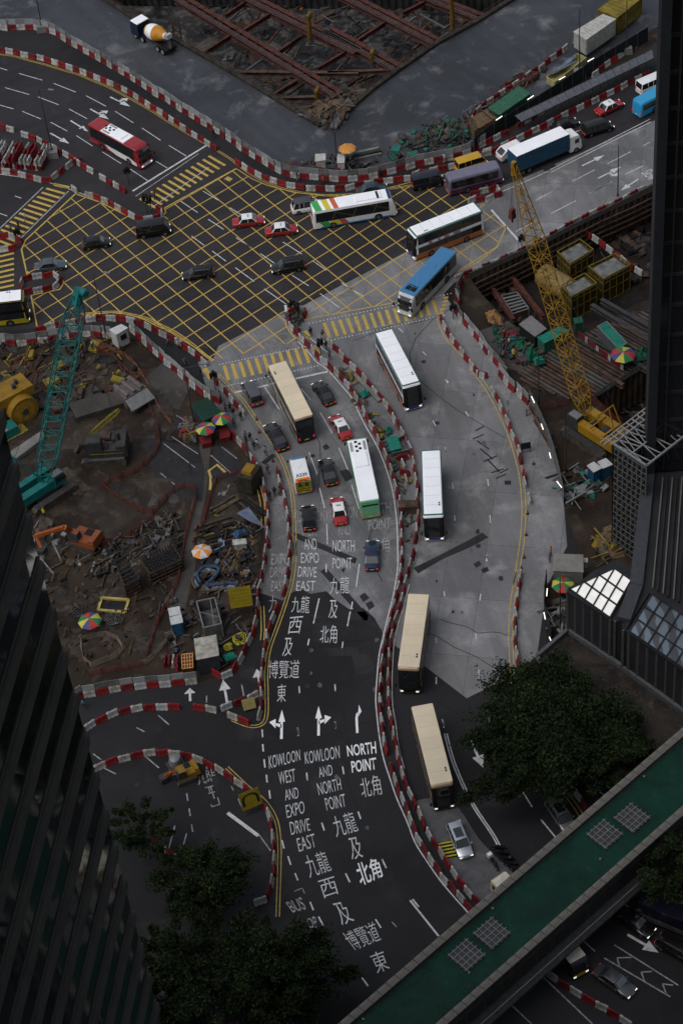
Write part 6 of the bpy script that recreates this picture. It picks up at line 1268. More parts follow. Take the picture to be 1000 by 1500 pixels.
# ------------------------------------------------------------------ cranes and plant
def lattice_boom(A, B, w, m, parent, foot=.35, head=.3, t0=.14, t1=.86, chord=.11, lace=.06, panel=None, side=None, name='boom'):
    A = Vector(A); B = Vector(B); d = B-A; L = d.length; x = d/L; y = side.normalized() if side else Vector((0, 0, 1)).cross(x).normalized(); y = (y-x*y.dot(x)).normalized(); z = x.cross(y)
    ww = lambda t: w*(foot+(1-foot)*t/t0) if t < t0 else (w if t < t1 else w*(1-(1-head)*(t-t1)/(1-t1)))
    P = lambda t, sy, sz: A+d*t+y*(sy*ww(t)/2)+z*(sz*ww(t)/2)
    ts = [0, t0]+[t1, 1]; cm = MB()
    for sy in (-1, 1):
        for sz in (-1, 1):
            for a, b in zip(ts[:-1], ts[1:]): cm.tube(P(a, sy, sz), P(b, sy, sz), chord/2*1.3, None, 6)
    o = cm.build(name+'_chord', m, parent); lm = MB(); n = int(L/(panel or w*.8))
    for i in range(n):
        a, b = i/n, (i+1)/n; s_ = 1 if i % 2 else -1
        lm.bar(P(a, -s_, 1), P(b, s_, 1), lace); lm.bar(P(a, s_, -1), P(b, -s_, -1), lace); lm.bar(P(a, 1, -s_), P(b, 1, s_), lace); lm.bar(P(a, -1, s_), P(b, -1, -s_), lace)
        if i % 2 == 0: lm.bar(P(a, -1, 1), P(a, 1, 1), lace); lm.bar(P(a, -1, -1), P(a, 1, -1), lace); lm.bar(P(a, 1, -1), P(a, 1, 1), lace); lm.bar(P(a, -1, -1), P(a, -1, 1), lace)
    lm.build(name+'_lacing', m, parent); return P
def tracks(r_, L, gauge, w, h, m=None, muddy=None):
    for s_ in (-1, 1):
        y = s_*gauge/2; mb = MB(); pr = [(-L/2+h/2, 0), (L/2-h/2, 0), (L/2-h*.12, h*.15), (L/2, h/2), (L/2-h*.12, h*.85), (L/2-h/2, h), (-L/2+h/2, h), (-L/2+h*.12, h*.85), (-L/2, h/2), (-L/2+h*.12, h*.15)]
        mb.loft([[(x, y-w/2, z) for x, z in pr], [(x, y+w/2, z) for x, z in pr]]); t_ = mb.build('track', muddy or dark, r_)
        sm = MB(); n = int(L/.28)
        for k in range(n): x = -L/2+h/2+(L-h)*k/(n-1); sm.box(x-.09, x+.09, y-w/2-.03, y+w/2+.03, h-.02, h+.06)
        sm.build('track_shoes', m or darkst, t_)
mud_t = mat('muddy_track', (0.075, 0.06, 0.045), .9, var=.3, scale=1.5)
# teal crane
P0 = G(66, 722); tc = root('crawler_crane', 'teal lattice boom crawler crane on the left site', 'crane', tuple(P0), R(38)); Mi = Matrix.Rotation(-R(38), 4, 'Z')
def loc_(p, base, rz): return Matrix.Rotation(-rz, 4, 'Z') @ (Vector(p)-Vector(base))
tracks(tc, 7.0, 4.8, .9, 1.1, darkst, mud_t)
mb = MB(); mb.box(-2, 2, -1.5, 1.5, .6, 1.3); mb.build('undercarriage', darkst, tc); mb = MB(); mb.box(-4.6, 1.8, -1.5, -.3, 1.4, 2.6, tx=.1, ty=.05); mb.box(-4.6, 1.8, .5, 1.5, 1.4, 2.7, tx=.1, ty=.05); mb.build('engine_housing', teal_m, tc)
mb = MB(); mb.box(-5.2, -4.3, -1.6, 1.6, 1.2, 3.0, tx=.05, ty=.05); mb.build('counterweight', darkst, tc); mb = MB(); mb.box(.8, 2.6, -1.7, -.5, 1.4, 3.2, tx=.15, ty=.05); cb = mb.build('cab', teal_m, tc); mb = MB(); mb.box(1.0, 2.65, -1.75, -.45, 2.1, 2.9, tx=.1); mb.build('cab_window', glass, cb); mb = MB(); mb.box(.9, 2.3, -1.6, -.6, 3.2, 3.27); mb.build('cab_roof', galv, cb)
Bt = loc_(G(113, 432, 35), P0, R(38)); Bb = loc_(G(64, 706, 2), P0, R(38)); PB = lattice_boom(Bb, Bt, 2.3, teal_m, tc, foot=.45, head=.35, t1=.88, chord=.12, lace=.07, panel=1.35)
mb = MB(); M = None
mb.bar(Bt-Vector((.4, 0, 1.2)), Bt+Vector((.5, 0, .7)), .95, .8); mb.build('boom_head', teal_m, tc); hd = MB()
dxy = (Bt-Bb); dxy.z = 0; dxy.normalize(); hd.tube(Bt+dxy*.9+Vector((0, -.5, .5)), Bt+dxy*.9+Vector((0, .5, .5)), .45, .45, 14); hd.bar(Bt, Bt+dxy*1.3+Vector((0, 0, .9)), .5, .3); hd.build('sheave', teal_m, tc)
mt = loc_(G(18, 668, 8), P0, R(38)); mb = MB()
for s_ in (-.9, .9): mb.bar(Vector((0, s_, 2.4)), mt+Vector((0, s_*.6, 0)), .16); mb.bar(Vector((-4.2, s_, 2.6)), mt+Vector((0, s_*.6, 0)), .14)
mb.bar(mt+Vector((0, -.6, 0)), mt+Vector((0, .6, 0)), .2); mb.build('gantry', teal_m, tc)
mb = MB()
for s_ in (-.5, .5): mb.tube(mt+Vector((0, s_, 0)), Bt+Vector((0, s_, .2)), .03, .03, 5)
hx = Bt+dxy*1.3; ln = 22
for s_ in (-.15, .15): mb.tube(hx+Vector((0, s_, .4)), hx+Vector((0, s_, -ln)), .02, .02, 5)
mb.build('rope', darkst, tc); mb = MB(); mb.box(hx.x-.25, hx.x+.25, hx.y-.35, hx.y+.35, hx.z-ln-1.2, hx.z-ln, tx=.08); mb.build('hook_block', darkst, tc)
# yellow crane
P0 = G(872, 640); ry = R(-52); yc = root('crawler_crane', 'yellow lattice boom crawler crane beside the scaffold tower', 'crane', tuple(P0), ry)
tracks(yc, 7.4, 4.8, .95, 1.15, darkst, mat('track_brown', (.09, .075, .06), .9, var=.3)); mb = MB(); mb.box(-2, 2, -1.5, 1.5, .6, 1.3); mb.build('undercarriage', darkst, yc)
ylw = carpaint('crane_yellow', (.25, .135, .006), 0, .45)
for (y0, y1, h) in ((-1.9, -.7, 2.7), (.55, 1.9, 2.6)):
    mb = MB(); mb.box(-2.5, 4.4, y0, y1, 1.4, h, tx=.12, ty=.06); hs_ = mb.build('engine_housing', ylw, yc)
    for k in range(4): mb = MB(); mb.box(-1.8+k*1.5, -.7+k*1.5, y0+.2, y1-.2, h-.01, h+.06); mb.build('hatch', ylw, hs_)
mb = MB(); mb.box(4.3, 5.2, -1.8, 1.8, 1.2, 2.9, tx=.06, ty=.06); mb.build('counterweight', darkst, yc); mb = MB(); mb.box(-3.4, -1.4, -1.95, -.6, 1.4, 3.3, tx=.12, ty=.05); cb = mb.build('cab', darkst, yc); mb = MB(); mb.box(-3.1, -1.6, -1.8, -.75, 3.3, 3.4); mb.build('cab_roof', galv, cb)
mb = MB(); mb.tube((-.6, -.55, 2.0), (-.6, .5, 2.0), .5, .5, 14); mb.tube((1.6, -.55, 2.1), (1.6, .5, 2.1), .6, .6, 14); mb.build('winch_drum', darkst, yc); mb = MB(); mb.bar((2.6, -1.6, 2.9), (2.6, 1.6, 2.9), .22); mb.bar((.3, -1.5, 2.8), (.3, 1.5, 2.8), .18); mb.build('cross_beam', ylw, yc)
ybm = mat('boom_yellow', (.30, .17, .012), .55, var=.2)
Bb = loc_(G(858, 606, 2.2), P0, ry); Bt = loc_(G(752, 243, 35), P0, ry); lattice_boom(Bb, Bt, 1.75, ybm, yc, foot=.5, head=.3, t0=.08, t1=.72, chord=.11, lace=.07, panel=1.1)
mb = MB(); mb.bar(Bt-Vector((0, 0, 1.4)), Bt+Vector((0, 0, .6)), .55, .5); mb.build('boom_head', ylw, yc); mt = Vector((2.5, 0, 7.0)); mb = MB()
for s_ in (-.8, .8): mb.bar(Vector((-.5, s_, 2.6)), mt+Vector((0, s_*.5, 0)), .16); mb.bar(Vector((4.2, s_, 2.8)), mt+Vector((0, s_*.5, 0)), .13)
mb.build('gantry', ybm, yc); mb = MB()
for s_ in (-.4, .4): mb.tube(mt+Vector((0, s_, 0)), Bt+Vector((0, s_, 0)), .025, .025, 5)
wh = G(748, 245, 34.7); hx = loc_(wh, P0, ry)
for s_ in (-.12, .12): mb.tube(hx+Vector((0, s_, 0)), hx+Vector((0, s_, -6.4)), .022, .022, 5)
h2 = loc_(G(749, 245, 34.7), P0, ry)+Vector((.5, .3, 0)); mb.tube(h2, h2-Vector((0, 0, 12.5)), .02, .02, 5); mb.build('rope', darkst, yc)
mb = MB(); mb.box(hx.x-.3, hx.x+.3, hx.y-.4, hx.y+.4, hx.z-7.8, hx.z-6.4, tx=.08, ty=.08); mb.tube(hx-Vector((0, 0, 7.8)), hx-Vector((0, 0, 8.5)), .12, .12, 8); mb.build('hook_block', mat('hook_red', (.12, .03, .025), .6), yc)
# piles of crane boom section lying near lower boom is the yellow mast base
def excavator(label, px, rz, bodym, armm, armpx, L=4.2, s=1.0, bucket=True, turn=0.0):
    P = G(*px); r_ = root('excavator', label, 'excavator', tuple(P), rz); tracks(r_, L, 2.7*s, .6*s, .9*s, darkst, mud_t); T = Matrix.Rotation(turn, 4, 'Z')
    def bx(*a, **k): mb = MB(); mb.box(*a, **k); mb.v = [tuple(T @ Vector(v)) for v in mb.v]; return mb
    bx(-2.2*s, 1.3*s, -1.35*s, 1.35*s, 1.0*s, 1.9*s, tx=.1, ty=.08).build('body', bodym, r_); bx(-2.4*s, -1.3*s, -1.3*s, 1.3*s, 1.0*s, 2.3*s, tx=.15, ty=.15).build('counterweight', bodym, r_)
    bx(-.1*s, 1.5*s, .3*s, 1.35*s, 1.5*s, 3.0*s, tx=.12, ty=.06).build('cab', darkst, r_); bx(0, 1.2*s, .4*s, 1.25*s, 3.0*s, 3.06*s).build('cab_roof', bodym, r_); bx(-1.2*s, -.2*s, -1.1*s, -.1*s, 1.9*s, 2.05*s).build('engine_grille', dark, r_)
    pts = [loc_(G(*q), P, rz) for q in armpx]; mb = MB(); a = T @ Vector((1.2*s, 0, 1.6*s)); seq = [a]+pts
    for i, (p, q) in enumerate(zip(seq[:-1], seq[1:])): m2 = MB(); m2.bar(p, q, (.5-.08*i)*s, (.6-.12*i)*s); m2.build('arm', armm, r_)
    m2 = MB(); m2.tube(a+Vector((0, .3, .2)), a.lerp(seq[1], .6)+Vector((0, .3, .1)), .08, .08, 8); m2.build('ram', galv, r_)
    if bucket:
        e = seq[-1]; m2 = MB(); m2.loft([[(e.x-.5, e.y-.6*s, e.z+.4), (e.x+.4, e.y-.6*s, e.z+.3), (e.x+.5, e.y-.6*s, e.z-.3), (e.x-.2, e.y-.6*s, e.z-.5)], [(e.x-.5, e.y+.6*s, e.z+.4), (e.x+.4, e.y+.6*s, e.z+.3), (e.x+.5, e.y+.6*s, e.z-.3), (e.x-.2, e.y+.6*s, e.z-.5)]]); m2.build('bucket', darkst, r_)
    return r_
excavator('orange excavator with its arm reaching left', (125, 797), R(150), carpaint('excavator_orange', (.17, .045, .013), 0, .5), orange_m, [(95, 772, 4.2), (52, 785, 1.8), (62, 806, .6)], s=.95)
gx = mat('excavator_grey', (.04, .04, .037), .6, var=.2); excavator('large grey excavator with a thin yellow jib', (155, 668), R(176), gx, gx, [(118, 652, 2.5), (112, 663, 1.6)], L=6.0, s=1.35, bucket=False)
gp_ = bpy.data.objects.get('excavator.001')
if gp_:
    for nm, bx_, m_ in (('side_stripe', (-2.9, 1.6, 1.83, 1.86, 2.1, 2.2), yellow_d), ('engine_block', (-2.6, -1.2, -1.2, .2, 2.5, 3.1), darkst), ('engine_block', (-1.0, .4, -1.4, -.3, 2.5, 2.95), rust2), ('walkway', (-2.8, 1.8, 1.4, 2.1, 1.3, 1.4), steel), ('walkway', (-2.8, 1.8, -2.1, -1.4, 1.3, 1.4), steel), ('cab_window', (.3, 2.05, .35, 1.5, 2.9, 3.7), glass), ('fuel_tank', (-.8, .8, .5, 1.3, 2.5, 2.8), d_brown)): mb = MB(); mb.box(*bx_, tx=.04, ty=.04) if nm != 'cab_window' else mb.box(*bx_); mb.build(nm, m_, gp_)
    mb = MB()
    for k in range(7): mb.bar((-2.8+k*.75, -2.05, 1.4), (-2.8+k*.75, -2.05, 2.3), .05)
    mb.bar((-2.8, -2.05, 2.3), (1.7, -2.05, 2.3), .05); mb.build('handrail', steel, gp_)
r_ = root('grab_jib', 'thin yellow jib raised beside the large grey excavator', 'crane jib', tuple(G(136, 643))); B = G(175, 600, 6)-G(136, 643); lattice_boom((0, 0, 1), B, .5, yellow_d, r_, foot=.6, head=.5, chord=.1, lace=.05, name='jib')
excavator('small orange and black excavator working inside the loop row', (272, 1138), R(200), yellow_m, orange_m, [(248, 1132, 1.8), (240, 1140, .6)], L=2.6, s=.7)
# white roller by loop
mb = MB(); r_ = root('generator', 'pale rounded machine beside the small excavator in the loop', 'machine', tuple(G(258, 1122)), R(20)); mb.lathe([(.7, .3), (.75, .9), (.6, 1.5), (.2, 1.7)], n=14); mb.build('tank', galv, r_, smooth=40); mb = MB(); mb.box(-1, 1, -.7, .7, .0, .4); mb.build('base', darkst, r_)
# drum piling machine
P0 = G(34, 612); r_ = root('piling_machine', 'huge yellow drum machine at the left edge behind the teal boom', 'machine', tuple(P0), R(32)); mb = MB()
mb.tube((0, -1.3, 2.1), (0, 1.3, 2.1), 2.1, 2.1, 26); dm = mb.build('drum', yellow_m, r_, smooth=30); mb = MB(); mb.tube((0, -1.5, 2.1), (0, 1.5, 2.1), .45, .45, 12); mb.build('hub', darkst, dm)
mb = MB(); mb.tube((0, -1.34, 2.1), (0, -1.31, 2.1), 1.6, 1.6, 26); mb.build('drum_face', mat('ochre', (.34, .19, .02), .6, var=.2), dm)
mb = MB(); mb.box(-3.6, 2.6, -.2, 3.2, 3.2, 4.6, tx=.15, ty=.1); hs_ = mb.build('engine_housing', yellow_m, r_); mb = MB(); mb.tube((.2, 1.0, 4.6), (.2, 1.0, 5.3), .28, .28, 10); mb.tube((.9, 1.6, 4.6), (.9, 1.6, 5.2), .28, .28, 10); mb.build('exhaust', darkst, hs_); mb = MB(); mb.box(-3.4, 2.4, .2, 2.8, 0, 3.2); mb.build('frame', darkst, r_)
P0 = G(12, 640); r_ = root('hoist_motor', 'pale teal and yellow hoist machine below the yellow drum', 'machine', tuple(P0), R(32)); mb = MB(); mb.box(-2.5, 1.5, -1, 1, .5, 1.8, tx=.1, ty=.1); mb.build('body', teal_m, r_); mb = MB(); mb.box(-2.4, 0, -.9, .9, 1.8, 1.9); mb.build('cover', galv, r_); mb = MB(); mb.box(-2.6, 2.6, -1.2, 1.2, .1, .5); mb.build('skid', yellow_d, r_)
# ------------------------------------------------------------------ boxes, cabins, containers
def boxq(name, label, cat, px, z0, z1, wallm, roofm, ribs=0, rim=0, tarpz=None, group=None, open_=False, over=.12):
    "box from its four roof corners in the photograph"
    W_ = [G(*p, z1) for p in px]; c = sum(W_, Vector())/4; L_ = [Vector((p.x-c.x, p.y-c.y, 0)) for p in W_]; r_ = root(name, label, cat, (c.x, c.y, z0), 0, group); H = z1-z0; mb = MB()
    if not open_: mb.prism([(p.x, p.y) for p in L_], 0, H-.1); mb.build('wall', wallm, r_)
    else:
        mb.prism([(p.x*.97, p.y*.97) for p in L_], 0, H*.25); mb.build('floor', wallm, r_)
        for a, b in zip(L_, L_[1:]+L_[:1]): mb = MB(); mb.bar(a+Vector((0, 0, H/2)), b+Vector((0, 0, H/2)), .1, H); mb.build('wall', wallm, r_)
    if roofm:
        mb = MB(); mb.prism([(p.x*(1+over/ max(.5, p.length)), p.y*(1+over/max(.5, p.length))) for p in L_], H-.1, H); rf = mb.build('roof', roofm, r_)
        if ribs:
            for k in range(ribs+1): t = k/ribs; mb = MB(); mb.bar(L_[0].lerp(L_[1], t)+Vector((0, 0, H+.03)), L_[3].lerp(L_[2], t)+Vector((0, 0, H+.03)), .1, .07); mb.build('roof_rib', roofm, rf)
    if rim:
        mb = MB()
        for a, b in zip(L_, L_[1:]+L_[:1]): mb.bar(a+Vector((0, 0, H)), b+Vector((0, 0, H)), rim, rim); mb.bar(a, a+Vector((0, 0, H)), rim, rim)
        mb.build('frame', galv if rim < .2 else yellow_m, r_)
    return r_, L_, H
def ribwalls(r_, L_, H, m, step=.4):
    for a, b in zip(L_, L_[1:]+L_[:1]):
        n = int((b-a).length/step); mb = MB()
        for k in range(n): p = a.lerp(b, (k+.5)/n)*1.012; mb.bar(p+Vector((0, 0, .1)), p+Vector((0, 0, H-.15)), .1, .06)
        mb.build('wall_rib', m, r_)
wc = mat('white_container', (.40, .40, .38), .55, var=.15); r_, L_, H = boxq('container', 'tall white shipping container above the canopied walkway', 'container', [(840, 46), (882, 21), (901, 28), (858, 58)], .9, 3.8, wc, wc, ribs=10); ribwalls(r_, L_, H, wc)
r_, L_, H = boxq('container', 'yellow green container at the top right corner', 'container', [(875, 14), (912, -14), (940, -4), (903, 26)], .3, 3.4, yellow_d, yellow_d, ribs=8); ribwalls(r_, L_, H, yellow_d)
gc = mat('green_container', (.03, .11, .07), .6, var=.15); r_, L_, H = boxq('container', 'green container between the timber crate and the yellow tray', 'container', [(715, 158), (759, 126), (776, 137), (731, 168)], 0, 2.6, darkst, gc, ribs=12); ribwalls(r_, L_, H, gc)
r_, L_, H = boxq('timber_crate', 'open crate of brown timber left of the green container', 'crate', [(686, 176), (714, 160), (730, 172), (694, 194)], 0, 1.6, wood, None)
mb = MB()
for k in range(14): t = k/14; a = L_[0].lerp(L_[1], t); b = L_[3].lerp(L_[2], t+.02); u = Vector((0, 0, 1.62+random.random()*.2)); m2 = MB(); m2.bar(a+u, b+u, .28, .12); m2.build('plank', random.choice((wood, wood2, wood)), r_)
r_, L_, H = boxq('skip_tray', 'pale yellow tray with boards lying in it below the white container', 'tray', [(800, 112), (845, 78), (858, 84), (812, 120)], 0, 1.2, mat('tray_yellow', (.33, .31, .14), .6, var=.15), None, open_=True)
mb = MB(); mb.bar(L_[0]*.8+Vector((0, 0, 1.3)), L_[2]*.5+Vector((0, 0, 1.4)), .5, .08); mb.build('board', steel, r_); mb = MB(); mb.bar(L_[1]*.8+Vector((0, 0, 1.2)), L_[0]*.6+Vector((0, 0, 1.3)), .7, .06); mb.build('board', tarp_b, r_)
C(' ', (0, 0), (1, 1)) if False else None
r_, L_, H = boxq('site_cabin', 'small white cabin on the footway at the bottom of the yellow box', 'cabin', zq(100, 460, 5.556, [(340, 125), (430, 85), (482, 112), (392, 165)]), .3, 3.0, wc, mat('white_roof', (.42, .42, .42), .5, var=.1))
mb = MB(); a, b = L_[3], L_[2]; m2 = MB(); m2.bar(a.lerp(b, .3)*1.02+Vector((0, 0, 1.6)), a.lerp(b, .8)*1.02+Vector((0, 0, 1.6)), .06, .9); m2.build('window', glass, r_)
r_, L_, H = boxq('site_cabin', 'cabin with a dirty white corrugated roof in the lower left site', 'cabin', zq(220, 840, 5, [(325, 480), (480, 452), (500, 595), (342, 628)]), 0, 3.0, darkst, mat('dirty_white_roof', (.34, .325, .285), .7, var=.25, scale=1.4), ribs=0)
for k in range(1, 4): mb = MB(); mb.bar(L_[0].lerp(L_[3], k/4)+Vector((0, 0, H+.01)), L_[1].lerp(L_[2], k/4)+Vector((0, 0, H+.01)), .05, .05); mb.build('roof_rib', wc, r_)
r_, L_, H = boxq('site_cabin', 'cabin with a pale corrugated roof right of the concrete road', 'cabin', zq(780, 780, 4.545, [(140, 142), (330, 150), (332, 262), (138, 252)]), 0, 3.0, mat('cabin_cream', (.16, .155, .14), .7), mat('pale_corrugated', (.20, .197, .185), .6, var=.12), ribs=10)
r_, L_, H = boxq('air_unit', 'small white box beside the pale roofed cabin', 'machine', zq(780, 780, 4.545, [(335, 172), (362, 172), (362, 196), (335, 196)]), 1.2, 2.2, wc, wc)
for px, lab in ((zq(220, 840, 5, [(135, 258), (210, 243), (222, 295), (148, 315)]), 'upper portable toilet with white roof on the left site'), (zq(220, 840, 5, [(146, 318), (224, 300), (236, 355), (158, 372)]), 'lower portable toilet with white roof on the left site'), (zq(800, 560, 5, [(300, 610), (345, 585), (402, 625), (345, 655)]), 'left blue portable toilet beside the scaffold tower'), (zq(800, 560, 5, [(378, 582), (432, 558), (478, 600), (412, 628)]), 'right blue portable toilet beside the scaffold tower')):
    r_, L_, H = boxq('portable_toilet', lab, 'portable toilet', px, 0, 2.4, mat('toilet_blue', (.015, .06, .13), .5, var=.15), mat('toilet_roof', (.42, .43, .44), .5, var=.15), group='portable toilets'); mb = MB(); mb.bar(L_[3].lerp(L_[2], .2)*1.02+Vector((0, 0, 1.1)), L_[3].lerp(L_[2], .8)*1.02+Vector((0, 0, 1.1)), .05, 1.8); mb.build('door', mat('toilet_door', (.02, .09, .17), .5), r_)
r_, L_, H = boxq('settling_tank', 'open rectangular tank with a white frame beside the yellow sign board', 'tank', zq(220, 840, 5, [(340, 205), (472, 178), (522, 368), (392, 398)]), 0, 2.4, mat('tank_grey', (.10, .10, .095), .7, var=.2), None, open_=True, rim=.13)
mb = MB(); mb.bar(L_[0].lerp(L_[3], .4)+Vector((0, 0, H)), L_[1].lerp(L_[2], .75)+Vector((0, 0, H)), .06); mb.bar(L_[0].lerp(L_[1], .75)+Vector((0, 0, H)), L_[3].lerp(L_[2], .6)+Vector((0, 0, H)), .08); mb.build('cross_bar', galv, r_)
for i, (px, lab) in enumerate((([(816, 371), (849, 353), (868, 368), (834, 389)], 'uppermost yellow caged skip in the pit on the right'), ([(862, 393), (900, 374), (922, 390), (883, 411)], 'right hand yellow caged skip in the pit on the right'), ([(822, 421), (856, 403), (873, 417), (836, 437)], 'lowest yellow caged skip in the pit on the right'))):
    r_, L_, H = boxq('caged_skip', lab, 'skip', px, -5.45, -1.2, mat('skip_yellow', (.045, .036, .014), .7, var=.25), mat('skip_cover', (.16, .165, .165), .5, var=.3, scale=.9), over=-.5, group='yellow caged skips'); mb = MB()
    for a, b in zip(L_, L_[1:]+L_[:1]):
        for z in (0.1, H*.5, H*.85, H+.35): mb.bar(a+Vector((0, 0, z)), b+Vector((0, 0, z)), .12)
        for k in range(4): p = a.lerp(b, k/4)*1.01; mb.bar(p, p+Vector((0, 0, H+.35)), .12)
    mb.build('cage', mat('cage_yellow', (.17, .12, .015), .6, var=.2), r_)
P_ = G(795, 402, -3.5); Q_ = G(824, 420, -3.5); tk = root('storage_tank', 'large beige cylinder behind the yellow crane boom', 'tank', (P_.x, P_.y, -3.5)); mb = MB(); d = Q_-P_; d = d.normalized()*7; mb.tube((0, 0, 0), d, 1.7, 1.7, 22); mb.tube(-d*.04, (0, 0, 0), 1.2, 1.7, 22); mb.build('shell', mat('tank_beige', (.20, .14, .06), .6, var=.15), tk, smooth=35); mb = MB(); mb.tube(d*.3, d*.31, 1.75, 1.75, 22); mb.tube(d*.7, d*.71, 1.75, 1.75, 22); mb.build('band', rust2, tk)
for s_ in (.25, .75): mb = MB(); p = d*s_; mb.box(p.x-.3, p.x+.3, p.y-1.2, p.y+1.2, -1.95, -.8); mb.build('cradle', darkst, tk)
# steel deck
dk = root('steel_deck', 'deck of long parallel steel beams around the yellow crane boom', 'deck', (0, 0, 0)); A0_, A1_ = G(752, 545), G(905, 482) ; u = G(905, 625)-G(752, 545)
aa = [(748, 548), (905, 470)]; 
dirb = (G(905, 640)-G(745, 545)); dirb.z = 0; dirb.normalize(); perp = Vector((-dirb.y, dirb.x, 0)); O_ = G(778, 572)
def pin(p, poly):
    c = False
    for i in range(len(poly)):
        a, b = poly[i], poly[(i+1) % len(poly)]
        if (a[1] > p.y) != (b[1] > p.y) and p.x < (b[0]-a[0])*(p.y-a[1])/(b[1]-a[1])+a[0]: c = not c
    return c
DP = w2([(752, 548), (790, 520), (815, 505), (880, 478), (952, 452), (985, 440), (985, 500), (948, 528), (872, 575), (850, 590), (800, 575), (775, 570)])
for k in range(-12, 60):
    o = O_+perp*(k*.62); run = None
    for j in range(-60, 90):
        p = o+dirb*(j*.5); ins = pin(p, DP)
        if ins and run is None: run = p
        if run is not None and (not ins or j == 89):
            if (p-run).length > 1.2: mb = MB(); h = .12+random.random()*.16; mb.bar(run+Vector((0, 0, h)), p+Vector((0, 0, h)), .34, .24, None); mb.build('steel_beam', random.choice((rust2, rust2, mat('dusty_beam', (.085, .08, .077), .7, var=.25, scale=.5), darkst)), dk)
            run = None
mb = MB(); mb.bar(G(745, 548)+Vector((0, 0, .3)), G(905, 640)+Vector((0, 0, .3)), .4, .4) if False else None
for i, (a, b) in enumerate((((722, 425), (752, 470)), ((748, 405), (795, 465)), ((840, 520), (912, 566)), ((866, 448), (950, 500)), ((880, 440), (960, 486)), ((905, 476), (962, 508)), ((776, 592), (806, 640)), ((783, 612), (812, 660)), ((910, 520), (955, 548)))):
    z = -3.2 if i < 2 else .45; mb = MB(); mb.ibeam(G(*a, z), G(*b, z), .6, .7); tag(mb.build('steel_beam', rust if i < 2 else random.choice((rust2, darkst))), ['long rusty beam in the pit corner near the blue coach', 'long rusty beam in the pit left of the beige cylinder', 'loose beam in front of the teal skip', 'loose beam right of the lowest caged skip', 'loose beam below the red and white boards in the pit', 'loose beam above the striped umbrella', 'loose beam behind the pale hoarding, upper', 'loose beam behind the pale hoarding, lower', 'loose beam right of the striped umbrella'][i], 'steel beam', 'loose steel beams')
r_, L_, H = boxq('lattice_crate', 'long slatted steel crate in the corner of the right pit', 'crate', [(734, 433), (757, 428), (774, 452), (750, 460)], -5.4, -3.6, rust2, None, open_=True, rim=.15)
for k in range(1, 6): mb = MB(); mb.bar(L_[0].lerp(L_[3], k/6)+Vector((0, 0, H)), L_[1].lerp(L_[2], k/6)+Vector((0, 0, H)), .3, .1); mb.build('slat', galv, r_)
r_, L_, H = boxq('canvas_shelter', 'pale sheet roofed shelter left of the yellow boom', 'shelter', zq(680, 400, 3.704, [(298, 278), (360, 232), (442, 300), (382, 342)]), 0, 2.4, dark, mat('pale_canvas', (.15, .15, .155), .6, var=.12), over=.1)
r_, L_, H = boxq('teal_skip', 'teal covered skip on the left side of the yellow boom', 'skip', zq(680, 400, 3.704, [(395, 345), (520, 288), (562, 315), (432, 380)]), 0, 2.2, gc, teal_t, ribs=3)
r_, L_, H = boxq('teal_skip', 'grey skip with teal cover in the middle of the steel deck', 'skip', zq(680, 400, 3.704, [(722, 290), (770, 262), (880, 380), (832, 408)]), 0, 2.3, steel, teal_t, rim=.12)
r_, L_, H = boxq('green_box', 'dark green box on the steel deck right of the yellow boom', 'box', zq(680, 400, 3.704, [(592, 245), (632, 238), (640, 265), (600, 272)]), 0, 2.0, mat('dark_green', (.01, .07, .045), .6), MATS['dark_green'])
tarp('tarpaulin', zq(680, 400, 3.704, [(235, 345), (280, 335), (290, 380), (250, 395)]), .6, green_t, 'green sheeting uppermost behind the panelled fence'); tarp('tarpaulin', zq(680, 400, 3.704, [(275, 370), (315, 360), (325, 410), (285, 420)]), .6, green_t, 'green sheeting second from the top behind the panelled fence')
tarp('tarpaulin', zq(680, 400, 3.704, [(325, 425), (375, 405), (400, 450), (350, 485)]), .7, green_t, 'green sheeting beside the red barrels', .7); tarp('tarpaulin', zq(680, 400, 3.704, [(370, 470), (430, 455), (440, 490), (385, 505)]), .8, teal_t, 'green sheeting lowest behind the panelled fence', .6)
tarp('tarpaulin', zq(680, 400, 3.704, [(925, 420), (985, 405), (995, 470), (930, 480)]), 1.0, MATS['dark_green'], 'dark green sheeting right of the striped umbrella on the deck', .6)
ocl = mat('clay_orange', (.28, .16, .06), .9, var=.3, scale=1.5); tarp('clay_heap', zq(680, 400, 3.704, [(110, 215), (160, 200), (210, 245), (205, 290), (130, 270)]), .3, ocl, 'heap of orange clay in the corner of the right site', .7)
tag(debris('site_debris', zq(680, 400, 3.704, [(150, 290), (260, 300), (460, 420), (420, 500), (250, 480), (190, 440)]), .02, 150, .4, 1.5, [green_t, darkst, d_grey, rust2, d_pale, MATS['dull_blue'], red_pl], .9, 21), 'tools, sheets and rubbish heaped behind the panelled fence', 'debris')
tag(debris('site_debris', [(715, 418), (760, 410), (800, 490), (750, 470)], -5.4, 70, .5, 2, [rust2, wood2, darkst, d_brown], .9, 22), 'bars and boards on the floor of the right pit, left part', 'debris'); tag(debris('site_debris', [(860, 330), (975, 290), (975, 400), (900, 420)], -5.4, 90, .5, 2.5, [rust2, darkst, d_brown, d_dark], .7, 23), 'bars and mud on the floor of the right pit, right part', 'debris')
tag(debris('site_debris', [(880, 580), (985, 530), (985, 600), (920, 635)], -5.9, 60, .4, 1.8, [rust2, wood2, d_pale, d_dark], .7, 24), 'rubble on the floor of the corner pit', 'debris'); tag(debris('site_debris', [(820, 690), (870, 680), (890, 720), (830, 740)], .02, 60, .5, 2.0, [galv, darkst, d_teal, d_brown], .9, 25), 'scattered poles left of the blue toilets', 'debris')
